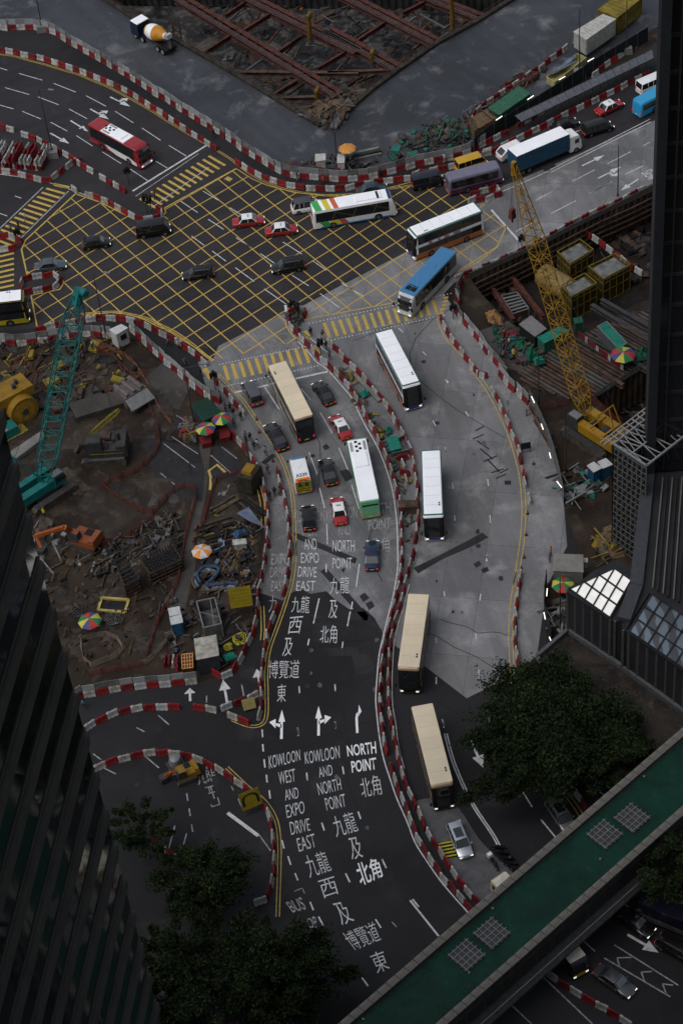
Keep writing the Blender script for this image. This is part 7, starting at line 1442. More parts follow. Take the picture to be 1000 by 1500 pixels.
tag(debris('site_debris', [(870, 790), (905, 770), (915, 810), (880, 830)], .02, 50, .5, 2.0, [yellow_d, d_pale, wood], .6, 26), 'tangle of yellow poles below the scaffold tower', 'debris'); tag(debris('site_debris', [(800, 895), (828, 868), (832, 920), (812, 935)], .02, 60, .4, 1.4, [wood2, galv, d_dark, steel], .8, 27), 'clutter behind the short dark hoarding', 'debris')
# umbrellas
def umbrella(label, top, r, cols, z=2.3, n=8, pole=True):
    P = G(*top, z+.45); r_ = root('umbrella', label, 'umbrella', (P.x, P.y, 0), random.random()); 
    for k in range(n):
        mb = MB(); a0, a1 = 2*math.pi*k/n, 2*math.pi*(k+1)/n; am_ = (a0+a1)/2; pts = [(0, 0, z+.5)]
        for rr, dz in ((.5, .36), (.85, .16), (1, 0)): pts += [(r*rr*math.cos(a), r*rr*math.sin(a), z+dz) for a in (a0, a1)]
        mb.add(pts, [(0, 1, 2), (1, 3, 4, 2), (3, 5, 6, 4)]); mb.build('canopy_panel', cols[k % len(cols)], r_)
    mb = MB(); mb.tube((0, 0, 0), (0, 0, z+.6), .03, .03, 6); mb.build('pole', darkst, r_)
uy, ug, ur, ub = mat('umb_yellow', (.42, .37, .06), .6), mat('umb_green', (.02, .16, .06), .6), mat('umb_red', (.36, .03, .03), .6), mat('umb_blue', (.06, .06, .17), .6); uo, uw = mat('umb_orange', (.55, .22, .04), .6), mat('umb_white', (.48, .46, .47), .6)
umbrella('left of the two striped umbrellas by the green sheet roof', zq(250, 540, 5.88, [(298, 495)])[0], 1.35, [uy, ug, ur, ub, uy, ug, ur, ub]); umbrella('right of the two striped umbrellas by the green sheet roof', zq(250, 540, 5.88, [(432, 410)])[0], 1.3, [uy, ug, ur, ub])
umbrella('striped umbrella alone on the lower left site', (131, 906), 1.45, [uy, ub, ur, ug], z=2.0); umbrella('orange and white umbrella on the left site', (295, 804), 1.3, [uo, uw], z=2.2); umbrella('plain orange umbrella behind the fence at the top', (508, 214), 1.35, [uo, mat('umb_orange_pale', (.5, .26, .08), .6)], z=2.3)
umbrella('striped umbrella on the steel deck at the right', (912, 516), 1.7, [uy, ug, ur, ub], z=2.2); umbrella('striped umbrella behind the pale roofed cabin on the right', (824, 853), 1.4, [ur, ug, uy, ug], z=2.2)
# shelter with green corrugated roof
r_, L_, H = boxq('shelter', 'shelter with dark green corrugated sheet roof above the striped umbrellas', 'shelter', zq(250, 540, 5.88, [(178, 322), (318, 250), (440, 372), (282, 452)]), 0, 2.5, darkst, MATS['dark_green'], over=.05)
for k in range(14): mb = MB(); t = k/13; mb.bar(L_[0].lerp(L_[3], t)+Vector((0, 0, H+.05)), L_[1].lerp(L_[2], t)+Vector((0, 0, H+.05)), .12, .08); mb.build('roof_rib', mat('rib_green', (.02, .045, .035), .6), r_)
tag(debris('site_debris', zq(250, 540, 5.88, [(60, 470), (190, 430), (240, 560), (200, 640), (90, 600)]), .02, 70, .4, 1.4, [d_pale, tarp_b, red_pl, wood, yellow_d], 1.0, 31), 'clutter of sheets and poles left of the striped umbrellas', 'debris')
for px, lab in ((zq(250, 540, 5.88, [(250, 590), (340, 570), (350, 630), (270, 650)]), 'red cloth screen under the left striped umbrella'), (zq(250, 540, 5.88, [(415, 530), (500, 505), (508, 580), (430, 600)]), 'red cloth screen under the right striped umbrella')):
    boxq('red_screen', lab, 'screen', px, 0, .9, mat('dark_red_cloth', (.13, .012, .015), .8), MATS['dark_red_cloth'])
# left site piles
def pile(name, label, cat, a, b, n, layers, m, w=.25, h=.15, L=None, z=0, spread=.3, pname='plank'):
    A, B = G(*a, z), G(*b, z); d = B-A; d.z = 0; Ld = d.length; d.normalize(); nn = Vector((-d.y, d.x, 0)); r_ = root(name, label, cat, (A.x, A.y, z))
    for l in range(layers):
        for k in range(n-l): mb = MB(); o = nn*(k-(n-l-1)/2)*spread; j = random.uniform(-.3, .3); e = nn*random.uniform(-.15, .15); mb.bar(o+d*j+Vector((0, 0, h*(l+.6)))-e, d*(Ld+j)+o+Vector((0, 0, h*(l+.6)))+e, w, h*.9); mb.build(pname, m if not isinstance(m, list) else random.choice(m), r_)
    return r_
pile('timber_stack', 'greenish timber stack below the yellow topped machine', 'timber stack', (312, 752), (348, 732), 6, 3, [mat('olive_timber', (.13, .11, .035), .8, var=.3), wood2, dark]); pile('timber_stack', 'pale loose planks beside the blue tarpaulin', 'timber stack', (333, 760), (353, 735), 5, 1, [wood, wood2]); pile('pipe_stack', 'two pale pipes beside the yellow topped machine', 'pipe stack', (325, 726), (333, 710), 3, 1, galv, pname='pipe')
pile('timber_stack', 'dark timber heap under the orange and white umbrella', 'timber stack', (298, 790), (345, 775), 9, 3, [wood2, dark, MATS['olive_timber']], spread=.6); pile('timber_stack', 'brown plank stack right of the orange and white umbrella', 'timber stack', (330, 842), (352, 800), 7, 3, [MATS['olive_timber'], wood2, wood], spread=.4); pile('timber_stack', 'dark plank stack beside the footway barrier at mid left', 'timber stack', (352, 735), (384, 758), 6, 2, [wood2, dark], spread=.4)
P0 = G(368, 712); r_ = root('drill_rig', 'black machine with a yellow top beside the footway', 'machine', tuple(P0), R(60)); mb = MB(); mb.box(-1.6, 1.6, -1.1, 1.1, .3, 2.8, tx=.15, ty=.1); mb.build('body', mat('olive_black', (.035, .032, .02), .7, var=.3), r_); mb = MB(); mb.box(-.8, .9, -.7, .7, 2.8, 3.3, tx=.1, ty=.1); mb.build('top_cover', yellow_m, r_); mb = MB(); mb.bar((1.8, .9, .5), (2.6, 1.5, 6.2), .25); mb.bar((1.2, .3, 3), (2.5, 1.45, 5.4), .1); mb.build('mast', darkst, r_)
tarp('tarpaulin', [(347, 752), (364, 743), (387, 772), (368, 765)], 1.6, tarp_b, 'blue triangular tarpaulin beside the footway barrier', .05); mb = MB()
for p in ((347, 752), (364, 743), (387, 772)): q = G(*p, 1.6); mb.tube((q.x, q.y, 0), (q.x, q.y, 1.7), .05, .05, 6)
mb.bar(G(340, 760, .1), G(376, 778, .1), .1); mb.bar(G(376, 778, .1), G(387, 772, .1), .1); tag(mb.build('tarpaulin_poles', galv), 'thin poles holding the blue triangular tarpaulin', 'poles')
r_, L_, H = boxq('white_tank', 'white plastic tank near the orange and white umbrella', 'tank', zq(170, 700, 4.348, [(745, 395), (822, 388), (828, 418), (750, 425)]), .2, 1.5, white_pl, white_pl); tarp('tarpaulin', zq(170, 700, 4.348, [(735, 355), (780, 340), (840, 335), (830, 355), (770, 390)]), .8, mat('royal_tarp', (.04, .10, .2), .6, var=.3), 'crumpled blue sheet above the white plastic tank', .5)
def hose(pts, z, r, m, lab, name='hose', n=5):
    mb = MB(); w_ = [G(x, y, z) for x, y in smoothpx(pts, 4)]; w_ = [p+Vector((0, 0, random.uniform(-.05, .1))) for p in w_]; mb.path([tuple(p) for p in w_], r, 6); return tag(mb.build(name, m, smooth=True), lab, name)
hs1 = zq(170, 700, 4.348, [(520, 690), (500, 640), (540, 590), (600, 585), (640, 610), (600, 660), (560, 700), (640, 700), (700, 690), (760, 700)])
hose(hs1, .4, .22, mat('grey_hose', (.20, .22, .24), .5, var=.3), 'thick grey hose coiled beside the open tank'); hose([(x+4, y-5) for x, y in hs1[::-1]], .75, .2, MATS['dull_blue'], 'dark blue hose heap beside the open tank'); hose([(x-3, y+3) for x, y in hs1], .6, .15, d_pale, 'pale hose heap beside the open tank')
def coil(px, r, lab, m):
    P = G(*px, .2); mb = MB(); pts = []
    for k in range(90): a = k*.42; rr = r*(.55+.45*math.sin(k*.37)); pts.append((P.x+rr*math.cos(a), P.y+rr*math.sin(a), .15+.1*math.sin(k*.9)))
    mb.path(pts, .05, 5); tag(mb.build('hose_coil', m), lab, 'hose')
coil((353, 935), 1.0, 'tangled yellow hose coil beside the footway barrier', mat('hose_yellow', (.42, .38, .03), .5)); coil((335, 947), .6, 'small yellow hose loop left of the tangled coil', MATS['hose_yellow']); coil((167, 905), 1.1, 'grey wire coil below the yellow frame', steel); coil((118, 893), 1.1, 'dark wire coil left of the yellow frame', darkst)
tarp('tarpaulin', zq(220, 840, 5, [(522, 605), (610, 580), (645, 610), (560, 645)]), 1.4, teal_t, 'green sheeting over the corner barriers in the lower left site', .4)
r_ = root('crate', 'orange netted crate beside the corrugated roof cabin', 'crate', tuple(G(276, 975))); mb = MB(); mb.box(-.65, .65, -1.1, 1.1, 0, .8); mb.build('base', rust, r_); mb = MB()
for k in range(5): mb.bar((-.7, -1.1+k*.55, .85), (.7, -1.1+k*.55, .85), .1); mb.bar((-.65+k*.32, -1.15, .87), (-.65+k*.32, 1.15, .87), .1)
mb.build('net', mat('net_orange', (.5, .24, .08), .6), r_)
for i, x in enumerate((243, 249, 255, 261)): P = G(x, 972); o = link('barrier', BM_R[i % 3] if i != 2 else BM_W[0], None, P, R(82)); tag(o, ['red', 'red', 'white', 'red'][i]+' barrier standing end on beside the orange crate, '+['leftmost', 'second from the left', 'third from the left', 'rightmost'][i], 'barrier', 'end on barriers')
r_ = root('trench_box', 'yellow rectangular steel frame lying on the earth', 'frame', tuple(G(167, 888)), R(-14)); mb = MB()
for a, b in (((-1.7, -1), (1.7, -1)), ((1.7, -1), (1.7, 1)), ((1.7, 1), (-1.7, 1)), ((-1.7, 1), (-1.7, -1))): mb.bar((*a, .2), (*b, .2), .32, .3)
mb.build('frame', mat('frame_yellow', (.36, .29, .09), .6, var=.2), r_); mb = MB(); mb.box(-1.5, 1.5, -.85, .85, .01, .06); mb.build('infill', d_dark, r_)
def formwork(label, px, z1, nx, ny, m):
    W_ = [G(*p, z1) for p in px]; c = sum(W_, Vector())/4; L_ = [Vector((p.x-c.x, p.y-c.y, 0)) for p in W_]; r_ = root('formwork', label, 'formwork', (c.x, c.y, 0)); mb = MB(); mb.prism([(p.x*.96, p.y*.96) for p in L_], 0, z1-.6); mb.build('core', dark, r_)
    B_ = lambda u, v: L_[0].lerp(L_[1], u).lerp(L_[3].lerp(L_[2], u), v)
    for i in range(nx+1):
        mb = MB()
        for j in range(ny+1): p = B_(i/nx, j/ny); mb.bar(p+Vector((0, 0, z1-.8)), p+Vector((0, 0, z1+.25+random.random()*.2)), .14)
        mb.bar(B_(i/nx, 0)+Vector((0, 0, z1-.3)), B_(i/nx, 1)+Vector((0, 0, z1-.3)), .1); mb.build('starter_bars', darkst, r_)
    for a, b in ((3, 2), (0, 3), (1, 2)):
        for z in (.3, .9, 1.5, z1): mb = MB(); mb.bar(L_[a]*1.04+Vector((0, 0, z)), L_[b]*1.04+Vector((0, 0, z)), .12, .16); mb.build('rail', m, r_)
        for k in range(10): mb = MB(); p = L_[a].lerp(L_[b], k/9)*1.05; mb.bar(p, p+Vector((0, 0, z1+.2)), .08); mb.build('stud', m, r_)
brn = mat('formwork_brown', (.08, .055, .038), .8, var=.25)
formwork('black barred pit cover with brown timber rails on the left site', zq(170, 700, 4.348, [(160, 520), (350, 430), (415, 520), (220, 610)]), 2.0, 11, 6, brn); formwork('smaller timber railed shaft left of the barred cover', zq(170, 700, 4.348, [(20, 600), (90, 560), (150, 640), (60, 690)]), 2.2, 6, 4, brn)
P0 = G(193, 585); r_ = root('hopper', 'pale grey steel hopper with three ribs on the left site', 'hopper', tuple(P0), R(35)); mb = MB(); mb.loft([[(-1.6, -1.5, .2), (1.6, -1.5, .2), (1.8, -1.5, 2.2), (-1.8, -1.5, 2.2)], [(-1.5, 1.6, .2), (1.5, 1.6, .2), (1.5, 1.6, 1.9), (-1.5, 1.6, 1.9)]]); mb.build('body', mat('hopper_pink', (.12, .105, .10), .8, var=.2), r_)
for k in (-1, 0, 1): mb = MB(); mb.tube((k*1.15, -1.4, 2.35), (k*1.15, 1.7, 2.15), .32, .32, 10); mb.build('rib', MATS['hopper_pink'], r_)
mb = MB(); mb.loft([[(-1.9, -3.0, .9), (1.9, -3.0, .9), (1.9, -3.0, 1.1), (-1.9, -3.0, 1.1)], [(-1.8, -1.5, 1.8), (1.8, -1.5, 1.8), (1.8, -1.5, 2.0), (-1.8, -1.5, 2.0)]]); mb.build('lip', galv, r_)
r_ = root('ground_slabs', 'raised grey slab edge under the hopper on the left site', 'slab', (0, 0, 0)); mb = MB(); mb.prism(w2([(100, 590), (170, 572), (182, 590), (112, 612)], .8), 0, .8); mb.build('slab', paving, r_); mb = MB(); mb.prism(w2([(10, 665), (62, 630), (66, 640), (18, 676)], .7), 0, .7); mb.build('slab', cement, r_)
pile('steel_plates', 'muddy striped plates behind the teal crane', 'steel plates', (85, 690), (122, 722), 4, 1, mud_t, w=.6, spread=.6, pname='plate'); pile('steel_plates', 'muddy striped plates in front of the teal crane', 'steel plates', (30, 745), (70, 775), 4, 1, mud_t, w=.6, spread=.6, pname='plate')
tag(debris('site_debris', [(170, 790), (262, 750), (268, 800), (215, 830), (120, 850)], .02, 170, .3, 1.2, [steel, d_grey, d_pale, d_dark, d_dark, wood2], .7, 41), 'frames and grey rubble above the barred cover', 'debris'); tag(debris('site_debris', [(60, 850), (250, 780), (260, 850), (210, 960), (110, 990)], .02, 150, .25, .9, [d_brown, d_brown, d_dark, wood2, rust2, darkst], .5, 42), 'poles and rubble on the lower left site', 'debris')
tag(debris('site_debris', [(0, 495), (110, 480), (205, 500), (215, 560), (100, 600), (0, 600)], .02, 260, .4, 2.2, [d_brown, rust, d_grey, d_dark, wood2, yellow_d], .8, 43), 'mixed steel and boards behind the teal boom', 'debris'); tag(debris('site_debris', [(285, 770), (375, 765), (380, 870), (300, 870)], .02, 250, .3, 1.3, [wood, wood2, d_brown, d_dark, d_dark, tarp_b, darkst], .8, 44), 'timber offcuts and sheets beside the footway barriers', 'debris')
tag(debris('site_debris', [(40, 750), (150, 800), (140, 850), (40, 850)], .02, 80, .4, 1.6, [d_pale, d_brown, wood2, galv], .6, 45), 'rubble below the orange excavator', 'debris'); tag(debris('site_debris', [(250, 880), (380, 870), (372, 920), (330, 985), (240, 980)], .02, 130, .3, 1.1, [darkst, d_grey, d_pale, d_dark, steel], .7, 46), 'tools and boxes around the open tank', 'debris')
tag(debris('site_debris', [(560, 230), (600, 195), (660, 175), (690, 185), (680, 215), (600, 240)], .02, 220, .4, 1.8, [darkst, d_dark, green_t, d_grey, d_pale, wood2, d_teal], .9, 47), 'dark heap of rubbish and green netting behind the top fence', 'debris'); tag(debris('site_debris', [(640, 200), (760, 110), (800, 100), (700, 200)], .02, 120, .4, 1.8, [rust, wood2, d_brown, steel], .8, 48), 'rusty bars along the haul road edge', 'debris')
tag(debris('site_debris', [(410, 245), (480, 230), (560, 235), (560, 255), (430, 258)], .02, 90, .4, 1.6, [d_grey, wood2, red_pl, d_dark, d_pale], .8, 49), 'boxes and boards behind the fence under the orange umbrella', 'debris'); tag(debris('site_debris', [(485, 530), (500, 530), (600, 690), (606, 800), (596, 800), (580, 700)], .03, 90, .3, 1.0, [darkst, d_grey, d_pale, yellow_d, wood2], .5, 50), 'litter and boards inside the median strip', 'debris')
pile('beam_stack', 'long grey beams beside the orange umbrella', 'beam stack', (518, 232), (556, 224), 3, 3, [cement, darkst], w=.4, h=.35, spread=.45, pname='beam')
r_, L_, H = boxq('site_box', 'grey box left of the orange umbrella', 'box', [(462, 226), (476, 225), (476, 234), (462, 236)], 0, 1.6, wc, wc); r_, L_, H = boxq('site_box', 'pale box right under the orange umbrella', 'box', [(494, 226), (504, 226), (504, 238), (494, 238)], 0, 1.5, wc, wc)
# rubble lorry objects in median: teal chests
for i, (px, lab) in enumerate(((zq(400, 430, 4.167, [(690, 882), (752, 868), (762, 898), (704, 914)]), 'upper teal chest in the median'), (zq(400, 430, 4.167, [(705, 918), (765, 902), (778, 942), (716, 958)]), 'lower teal chest in the median'))):
    boxq('chest', lab, 'chest', px, 0, 1.3, gc, teal_t, group='teal chests in the median')
r_, L_, H = boxq('trailer', 'grey open trailer under the teal chests in the median', 'trailer', zq(400, 430, 4.167, [(765, 880), (800, 862), (830, 950), (725, 975)]), 0, .9, steel, None, open_=True, rim=.1)
tarp('tarpaulin', zq(400, 430, 4.167, [(520, 600), (575, 592), (590, 615), (545, 642)]), .5, teal_t, 'crumpled green sheet in the median by the red taxi', .4); tarp('tarpaulin', zq(400, 430, 4.167, [(460, 480), (490, 470), (488, 520), (470, 535)]), .4, yellow_d, 'yellow sheet in the upper median', .2); tarp('tarpaulin', zq(400, 430, 4.167, [(680, 820), (720, 815), (722, 850), (690, 860)]), .5, teal_t, 'crumpled green sheet above the teal chests', .4)
mb = MB(); mb.bar(G(518, 548, .2), G(556, 588, .2), .55, .4); tag(mb.build('concrete_beam', cement), 'long pale concrete beam in the median', 'beam'); r_, L_, H = boxq('steel_cabinet', 'dark steel cabinet bridging the median by the white double decker', 'cabinet', [(584, 733), (610, 733), (611, 742), (585, 743)], 0, 1.4, rust2, rust2)
tag(debris('signal_base', [(420, 466), (430, 455), (446, 462), (440, 488), (430, 488)], .02, 40, .3, .9, [d_pale, darkst, d_grey, rust2], .9, 51), 'tangle of cables and bases on the median tip', 'debris')
r_ = root('hazard_board', 'black and yellow striped plate beside the silver car', 'board', tuple(G(655, 1245)), R(5)); mb = MB(); mb.box(-.9, .9, -1.1, 1.1, .02, .12); mb.build('plate', dark, r_)
for k in range(5): mb = MB(); y = -1.0+k*.45; mb.box(-.85, .85, y, y+.2, .12, .135); mb.build('stripe', MATS['hazard_yellow'], r_)
# ------------------------------------------------------------------ scaffold tower
ZS = 17.0; A_ = G(898, 652, ZS); B_ = G(946, 684, ZS); C_ = G(950, 612, ZS); A_.z = B_.z = C_.z = 0; sc = root('scaffold_tower', 'tall grey scaffold tower with a white truss top beside the right tower', 'scaffold', tuple(A_)); u = B_-A_; v = (C_-A_)*1.3; scm = mat('scaffold_tube', (.16, .165, .165), .5, .3, var=.15); trm = mat('white_truss', (.20, .205, .21), .5)
for (w0, w1, nn) in ((Vector(), u, 7), (Vector(), v, 8)):
    for i in range(nn+1):
        mb = MB(); p = w0.lerp(w1, i/nn); mb.bar(p, p+Vector((0, 0, ZS)), .11); mb.build('standard', scm, sc)
    for j in range(18): mb = MB(); z = Vector((0, 0, j*.98)); mb.bar(w0+z, w1+z, .07); mb.build('ledger', scm, sc)
    for i in range(nn): 
        mb = MB()
        for j in range(0, 17, 2): a = w0.lerp(w1, i/nn); b = w0.lerp(w1, (i+1)/nn); mb.bar(a+Vector((0, 0, j*.98)), b+Vector((0, 0, (j+2)*.98)), .05)
        mb.build('brace', scm, sc)
    mb = MB(); off = Vector((.15, .25, 0)); mb.add([w0+off, w1+off, w1+off+Vector((0, 0, ZS-.4)), w0+off+Vector((0, 0, ZS-.4))], [(0, 1, 2, 3)]); mb.build('netting', mat('scaffold_net', (.022, .023, .022), .8, var=.2), sc)
mb = MB(); T = Vector((0, 0, ZS+.2))
for a, b in ((Vector(), u), (Vector(), v), (u, u+v), (v, u+v)): mb.bar(a+T, b+T, .2, .25); 
for o in (.0, .55): mb.bar(-v.normalized()*0-u.normalized()*(.7+o)+T-v*.0-v.normalized()*1.0, v-u.normalized()*(.7+o)+T, .16)
for k in range(9): a = v*(k/9)+T; mb.bar(a-u.normalized()*1.3, a, .14); mb.bar(a, v*((k+1)/9)+u*(1 if k % 2 == 0 else .5)+T, .12); mb.bar(a+u*(.5 if k % 2 else 1), v*((k+1)/9)+T, .1)
mb.bar(u*.5+T, u*.5+v+T, .14); mb.build('top_truss', trm, sc)
# ------------------------------------------------------------------ uneven mud
from mathutils import noise as _ns
def mud(name, px, step, amp, m, seed, z=0.0):
    W_ = w2(px); xs = [p[0] for p in W_]; ys = [p[1] for p in W_]; nx = int((max(xs)-min(xs))/step)+1; ny = int((max(ys)-min(ys))/step)+1; V = []; F = []; ok = {}
    for j in range(ny+1):
        for i in range(nx+1):
            p = Vector((min(xs)+i*step, min(ys)+j*step, 0)); q = p*.16+Vector((seed, 0, 0)); n_ = _ns.noise(q)+.5*_ns.noise(q*2.7)+.3*_ns.noise(q*6.5)
            h = max(-.05, n_*amp); e = pin(p, W_); ok[(i, j)] = e; V.append((p.x, p.y, z+(h+.012 if e else -.3)))
    for j in range(ny):
        for i in range(nx):
            if ok[(i, j)] or ok[(i+1, j)] or ok[(i, j+1)] or ok[(i+1, j+1)]: F.append((j*(nx+1)+i, j*(nx+1)+i+1, (j+1)*(nx+1)+i+1, (j+1)*(nx+1)+i))
    me = bpy.data.meshes.new(name); me.from_pydata(V, [], F); me.materials.append(m); o = link(name, me); me.polygons.foreach_set('use_smooth', [True]*len(me.polygons)); return struct(o)
mudm = ground_mat('churned_mud', (0.034, 0.023, 0.016), (0.014, 0.0105, 0.0085), (0.068, 0.054, 0.042), (0.35, 0.9), None, 1.6, 0.14, wet=0.25, lightamt=0.57)
mud('mud_ground', [(0, 600), (60, 560), (110, 520), (190, 520), (250, 590), (285, 650), (275, 760), (262, 850), (240, 900), (250, 960), (150, 985), (100, 960), (60, 850), (20, 700)], .55, .55, mudm, 3.1)
mud('mud_ground', [(312, 700), (380, 712), (382, 800), (376, 860), (330, 900), (286, 880), (292, 790)], .5, .5, mudm, 7.7)
mud('pit_mud_heaps', [(300, 20), (640, 20), (640, 90), (520, 220), (420, 200), (300, 120)], .9, 1.6, pitmud, 11.3, -9.0)
# ------------------------------------------------------------------ trees
leafs = [mat('leaf_green', (0.014, 0.026, 0.010), .7, var=.3, scale=.35, spec=.08), mat('leaf_dark', (0.0075, 0.0145, 0.006), .7, var=.3, scale=.4, spec=.08), mat('leaf_light', (0.030, 0.044, 0.014), .7, var=.25, scale=.4, spec=.08)]
bark = mat('bark', (.075, .06, .045), .9, var=.25, bump=.3)
def tree(label, px, zc, r, h, n, ncl=46, flat_=.62, seed=1, name='broadleaf_tree', leaf=.34, droop=0.0):
    rs = np.random.default_rng(seed); P = G(*px, zc); r_ = root(name, label, 'tree', (P.x, P.y, 0)); cl_ = []
    while len(cl_) < ncl:
        d = rs.normal(size=3); d /= np.linalg.norm(d); rr = rs.uniform(.35, 1)**.6; p = d*rr*np.array([r, r, r*flat_]); 
        if p[2] < -r*flat_*.6: continue
        if seed == 3 and rs.random() < .25 and rr < .5: continue
        ang = math.atan2(p[1], p[0]); p[:2] *= 1+.18*math.sin(3*ang+seed)+.14*math.sin(7*ang+2*seed)+.10*math.sin(13*ang+seed); p[2] -= .10*np.hypot(p[0], p[1])*rs.uniform(0, 1.2); far_ = len(cl_) > ncl*.72; p[:2] *= rs.uniform(1.0, 1.16) if far_ else 1; cl_.append((p+np.array([0, 0, zc]), rs.uniform(.05, .10)*r if far_ else rs.uniform(.07, .21)*r))
    mb = MB(); prev = Vector((0, 0, 0)); pr = max(.16, r*.045); segs = 4
    for k in range(segs): q = Vector((rs.uniform(-.2, .2), rs.uniform(-.2, .2), (k+1)/segs*zc*.62)); mb.tube(prev, q, pr, pr*.85, 9); prev = q; pr *= .85
    for c, cr_ in cl_:
        if rs.random() < .75:
            st_ = Vector((0, 0, zc*rs.uniform(.3, .62))); e = Vector(c); mid = st_.lerp(e, .5)+Vector((rs.uniform(-.4, .4), rs.uniform(-.4, .4), -.2)); mb.tube(st_, mid, pr*.5, pr*.32, 6); mb.tube(mid, e, pr*.32, .03, 6)
    mb.build('trunk', bark, r_)
    per = n//ncl; V = []; mi = []
    for ci, (c, cr_) in enumerate(cl_):
        q = rs.normal(size=(per, 3)); q /= np.linalg.norm(q, axis=1)[:, None]; q *= (rs.uniform(0.1, 1, per)**.5)[:, None]*cr_*np.array([1.25, 1.25, .5]); q = q+c+np.outer(rs.normal(0, .5, per)*cr_, c*np.array([1, 1, 0])/max(1e-3, np.hypot(c[0], c[1])))
        nrm = rs.normal(size=(per, 3))+np.array([0, 0, .9]); nrm /= np.linalg.norm(nrm, axis=1)[:, None]; t = np.cross(nrm, rs.normal(size=(per, 3))); t /= np.linalg.norm(t, axis=1)[:, None]; b = np.cross(nrm, t)
        s_ = rs.uniform(.6, 1.3, per)[:, None]*leaf; V.append(np.stack([q-t*s_, q-b*s_*.45, q+t*s_, q+b*s_*.45], 1).reshape(-1, 3)); mi += list(rs.choice(3, per, p=[.5, .3, .2] if ci % 3 else [.3, .25, .45]))
    V = np.concatenate(V); nq = len(V)//4; me = bpy.data.meshes.new('crown'); me.vertices.add(len(V)); me.vertices.foreach_set('co', V.astype(np.float32).ravel()); me.loops.add(nq*4); me.loops.foreach_set('vertex_index', np.arange(nq*4, dtype=np.int32)); me.polygons.add(nq); me.polygons.foreach_set('loop_start', np.arange(0, nq*4, 4, dtype=np.int32)); me.polygons.foreach_set('loop_total', np.full(nq, 4, dtype=np.int32)); me.polygons.foreach_set('material_index', np.array(mi, dtype=np.int32))
    for m in leafs: me.materials.append(m)
    me.update(); me.validate(); link('crown', me, r_); return r_
tree('large spreading tree between the concrete road and the footbridge', (805, 1066), 8.0, 8.4, 14, 78000, 210, seed=3, flat_=.40, leaf=.20)
tree('dark tree against the stained roof, right of the large spreading tree', (895, 1100), 7.0, 5.0, 11, 18000, 50, seed=4, flat_=.45, leaf=.22)
tree('small tree beside the glass tower at the lower left', (208, 1210), 6.0, 3.4, 9, 12000, 44, seed=5, leaf=.17)
tree('round tree inside the loop row at the lower left', (298, 1290), 6.0, 4.9, 10, 26000, 96, seed=6, leaf=.19)
tree('largest of the bottom left trees, covering the bus lane lettering', (400, 1425), 7.5, 6.3, 12, 46000, 150, seed=7, leaf=.21)
tree('dark tree left of the bottom trees, against the glass tower', (255, 1420), 8.0, 4.8, 12, 30000, 100, seed=8, leaf=.21)
tree('bottommost tree left of centre', (330, 1500), 9.0, 6.0, 13, 24000, 90, seed=9, leaf=.22)
tree('dark tree at the bottom beneath the large left tree', (215, 1490), 9.0, 5.0, 12, 14000, 40, seed=12, leaf=.22)
tree('dark tree at the right edge beyond the footbridge', (1004, 1262), 8.0, 4.4, 12, 16000, 50, seed=10, leaf=.22)
# ------------------------------------------------------------------ people
skin = mat('skin', (.38, .24, .17), .6); hairm = mat('hair', (.012, .01, .009), .6)
def person_mesh(pose):
    J = {'pel': (0, 0, .93), 'chest': (0.03, 0, 1.28), 'neck': (0.02, 0, 1.47), 'head': (0.04, 0, 1.62), 'top': (0.04, 0, 1.70)}
    st = .26 if pose == 'walk' else .03
    J.update({'hl': (0, .1, .90), 'kl': (st*.6+.04, .11, .50), 'al': (st, .11, .08), 'tl': (st+.16, .12, .04), 'hr': (0, -.1, .90), 'kr': (-st*.1+.03, -.11, .50), 'ar': (-st, -.11, .10), 'tr': (-st+.16, -.12, .04)})
    sw = .22 if pose == 'walk' else .02
    J.update({'sl': (0.01, .19, 1.42), 'el': (-sw*.5, .25, 1.14), 'wl': (-sw*.3+.08, .26, .90), 'fl': (-sw*.2+.12, .26, .81), 'sr': (0.01, -.19, 1.42), 'er': (sw*.4, -.25, 1.14), 'wr': (sw+.12, -.24, .92), 'fr': (sw+.17, -.24, .84)})
    if pose == 'carry': J.update({'el': (.08, .26, 1.16), 'wl': (.30, .18, 1.12), 'fl': (.38, .15, 1.12)})
    E = [('pel', 'chest'), ('chest', 'neck'), ('neck', 'head'), ('head', 'top'), ('pel', 'hl'), ('hl', 'kl'), ('kl', 'al'), ('al', 'tl'), ('pel', 'hr'), ('hr', 'kr'), ('kr', 'ar'), ('ar', 'tr'), ('chest', 'sl'), ('sl', 'el'), ('el', 'wl'), ('wl', 'fl'), ('chest', 'sr'), ('sr', 'er'), ('er', 'wr'), ('wr', 'fr')]
    Rr = dict(pel=(.15, .12), chest=(.16, .12), neck=(.06, .06), head=(.095, .085), top=(.06, .06), hl=(.10, .10), hr=(.10, .10), kl=(.065, .065), kr=(.065, .065), al=(.045, .045), ar=(.045, .045), tl=(.04, .03), tr=(.04, .03), sl=(.075, .075), sr=(.075, .075), el=(.047, .047), er=(.047, .047), wl=(.035, .035), wr=(.035, .035), fl=(.03, .045), fr=(.03, .045))
    ks = list(J); me = bpy.data.meshes.new('p'); me.from_pydata([J[k] for k in ks], [(ks.index(a), ks.index(b)) for a, b in E], []); o = bpy.data.objects.new('p', me); COL.objects.link(o)
    md = o.modifiers.new('s', 'SKIN')
    for i, k in enumerate(ks): me.skin_vertices[0].data[i].radius = Rr[k]; me.skin_vertices[0].data[i].use_root = (k == 'pel')
    sb_ = o.modifiers.new('b', 'SUBSURF'); sb_.levels = 1; out = bpy.data.meshes.new_from_object(o.evaluated_get(bpy.context.evaluated_depsgraph_get())); bpy.data.objects.remove(o); out.name = 'person'; return out
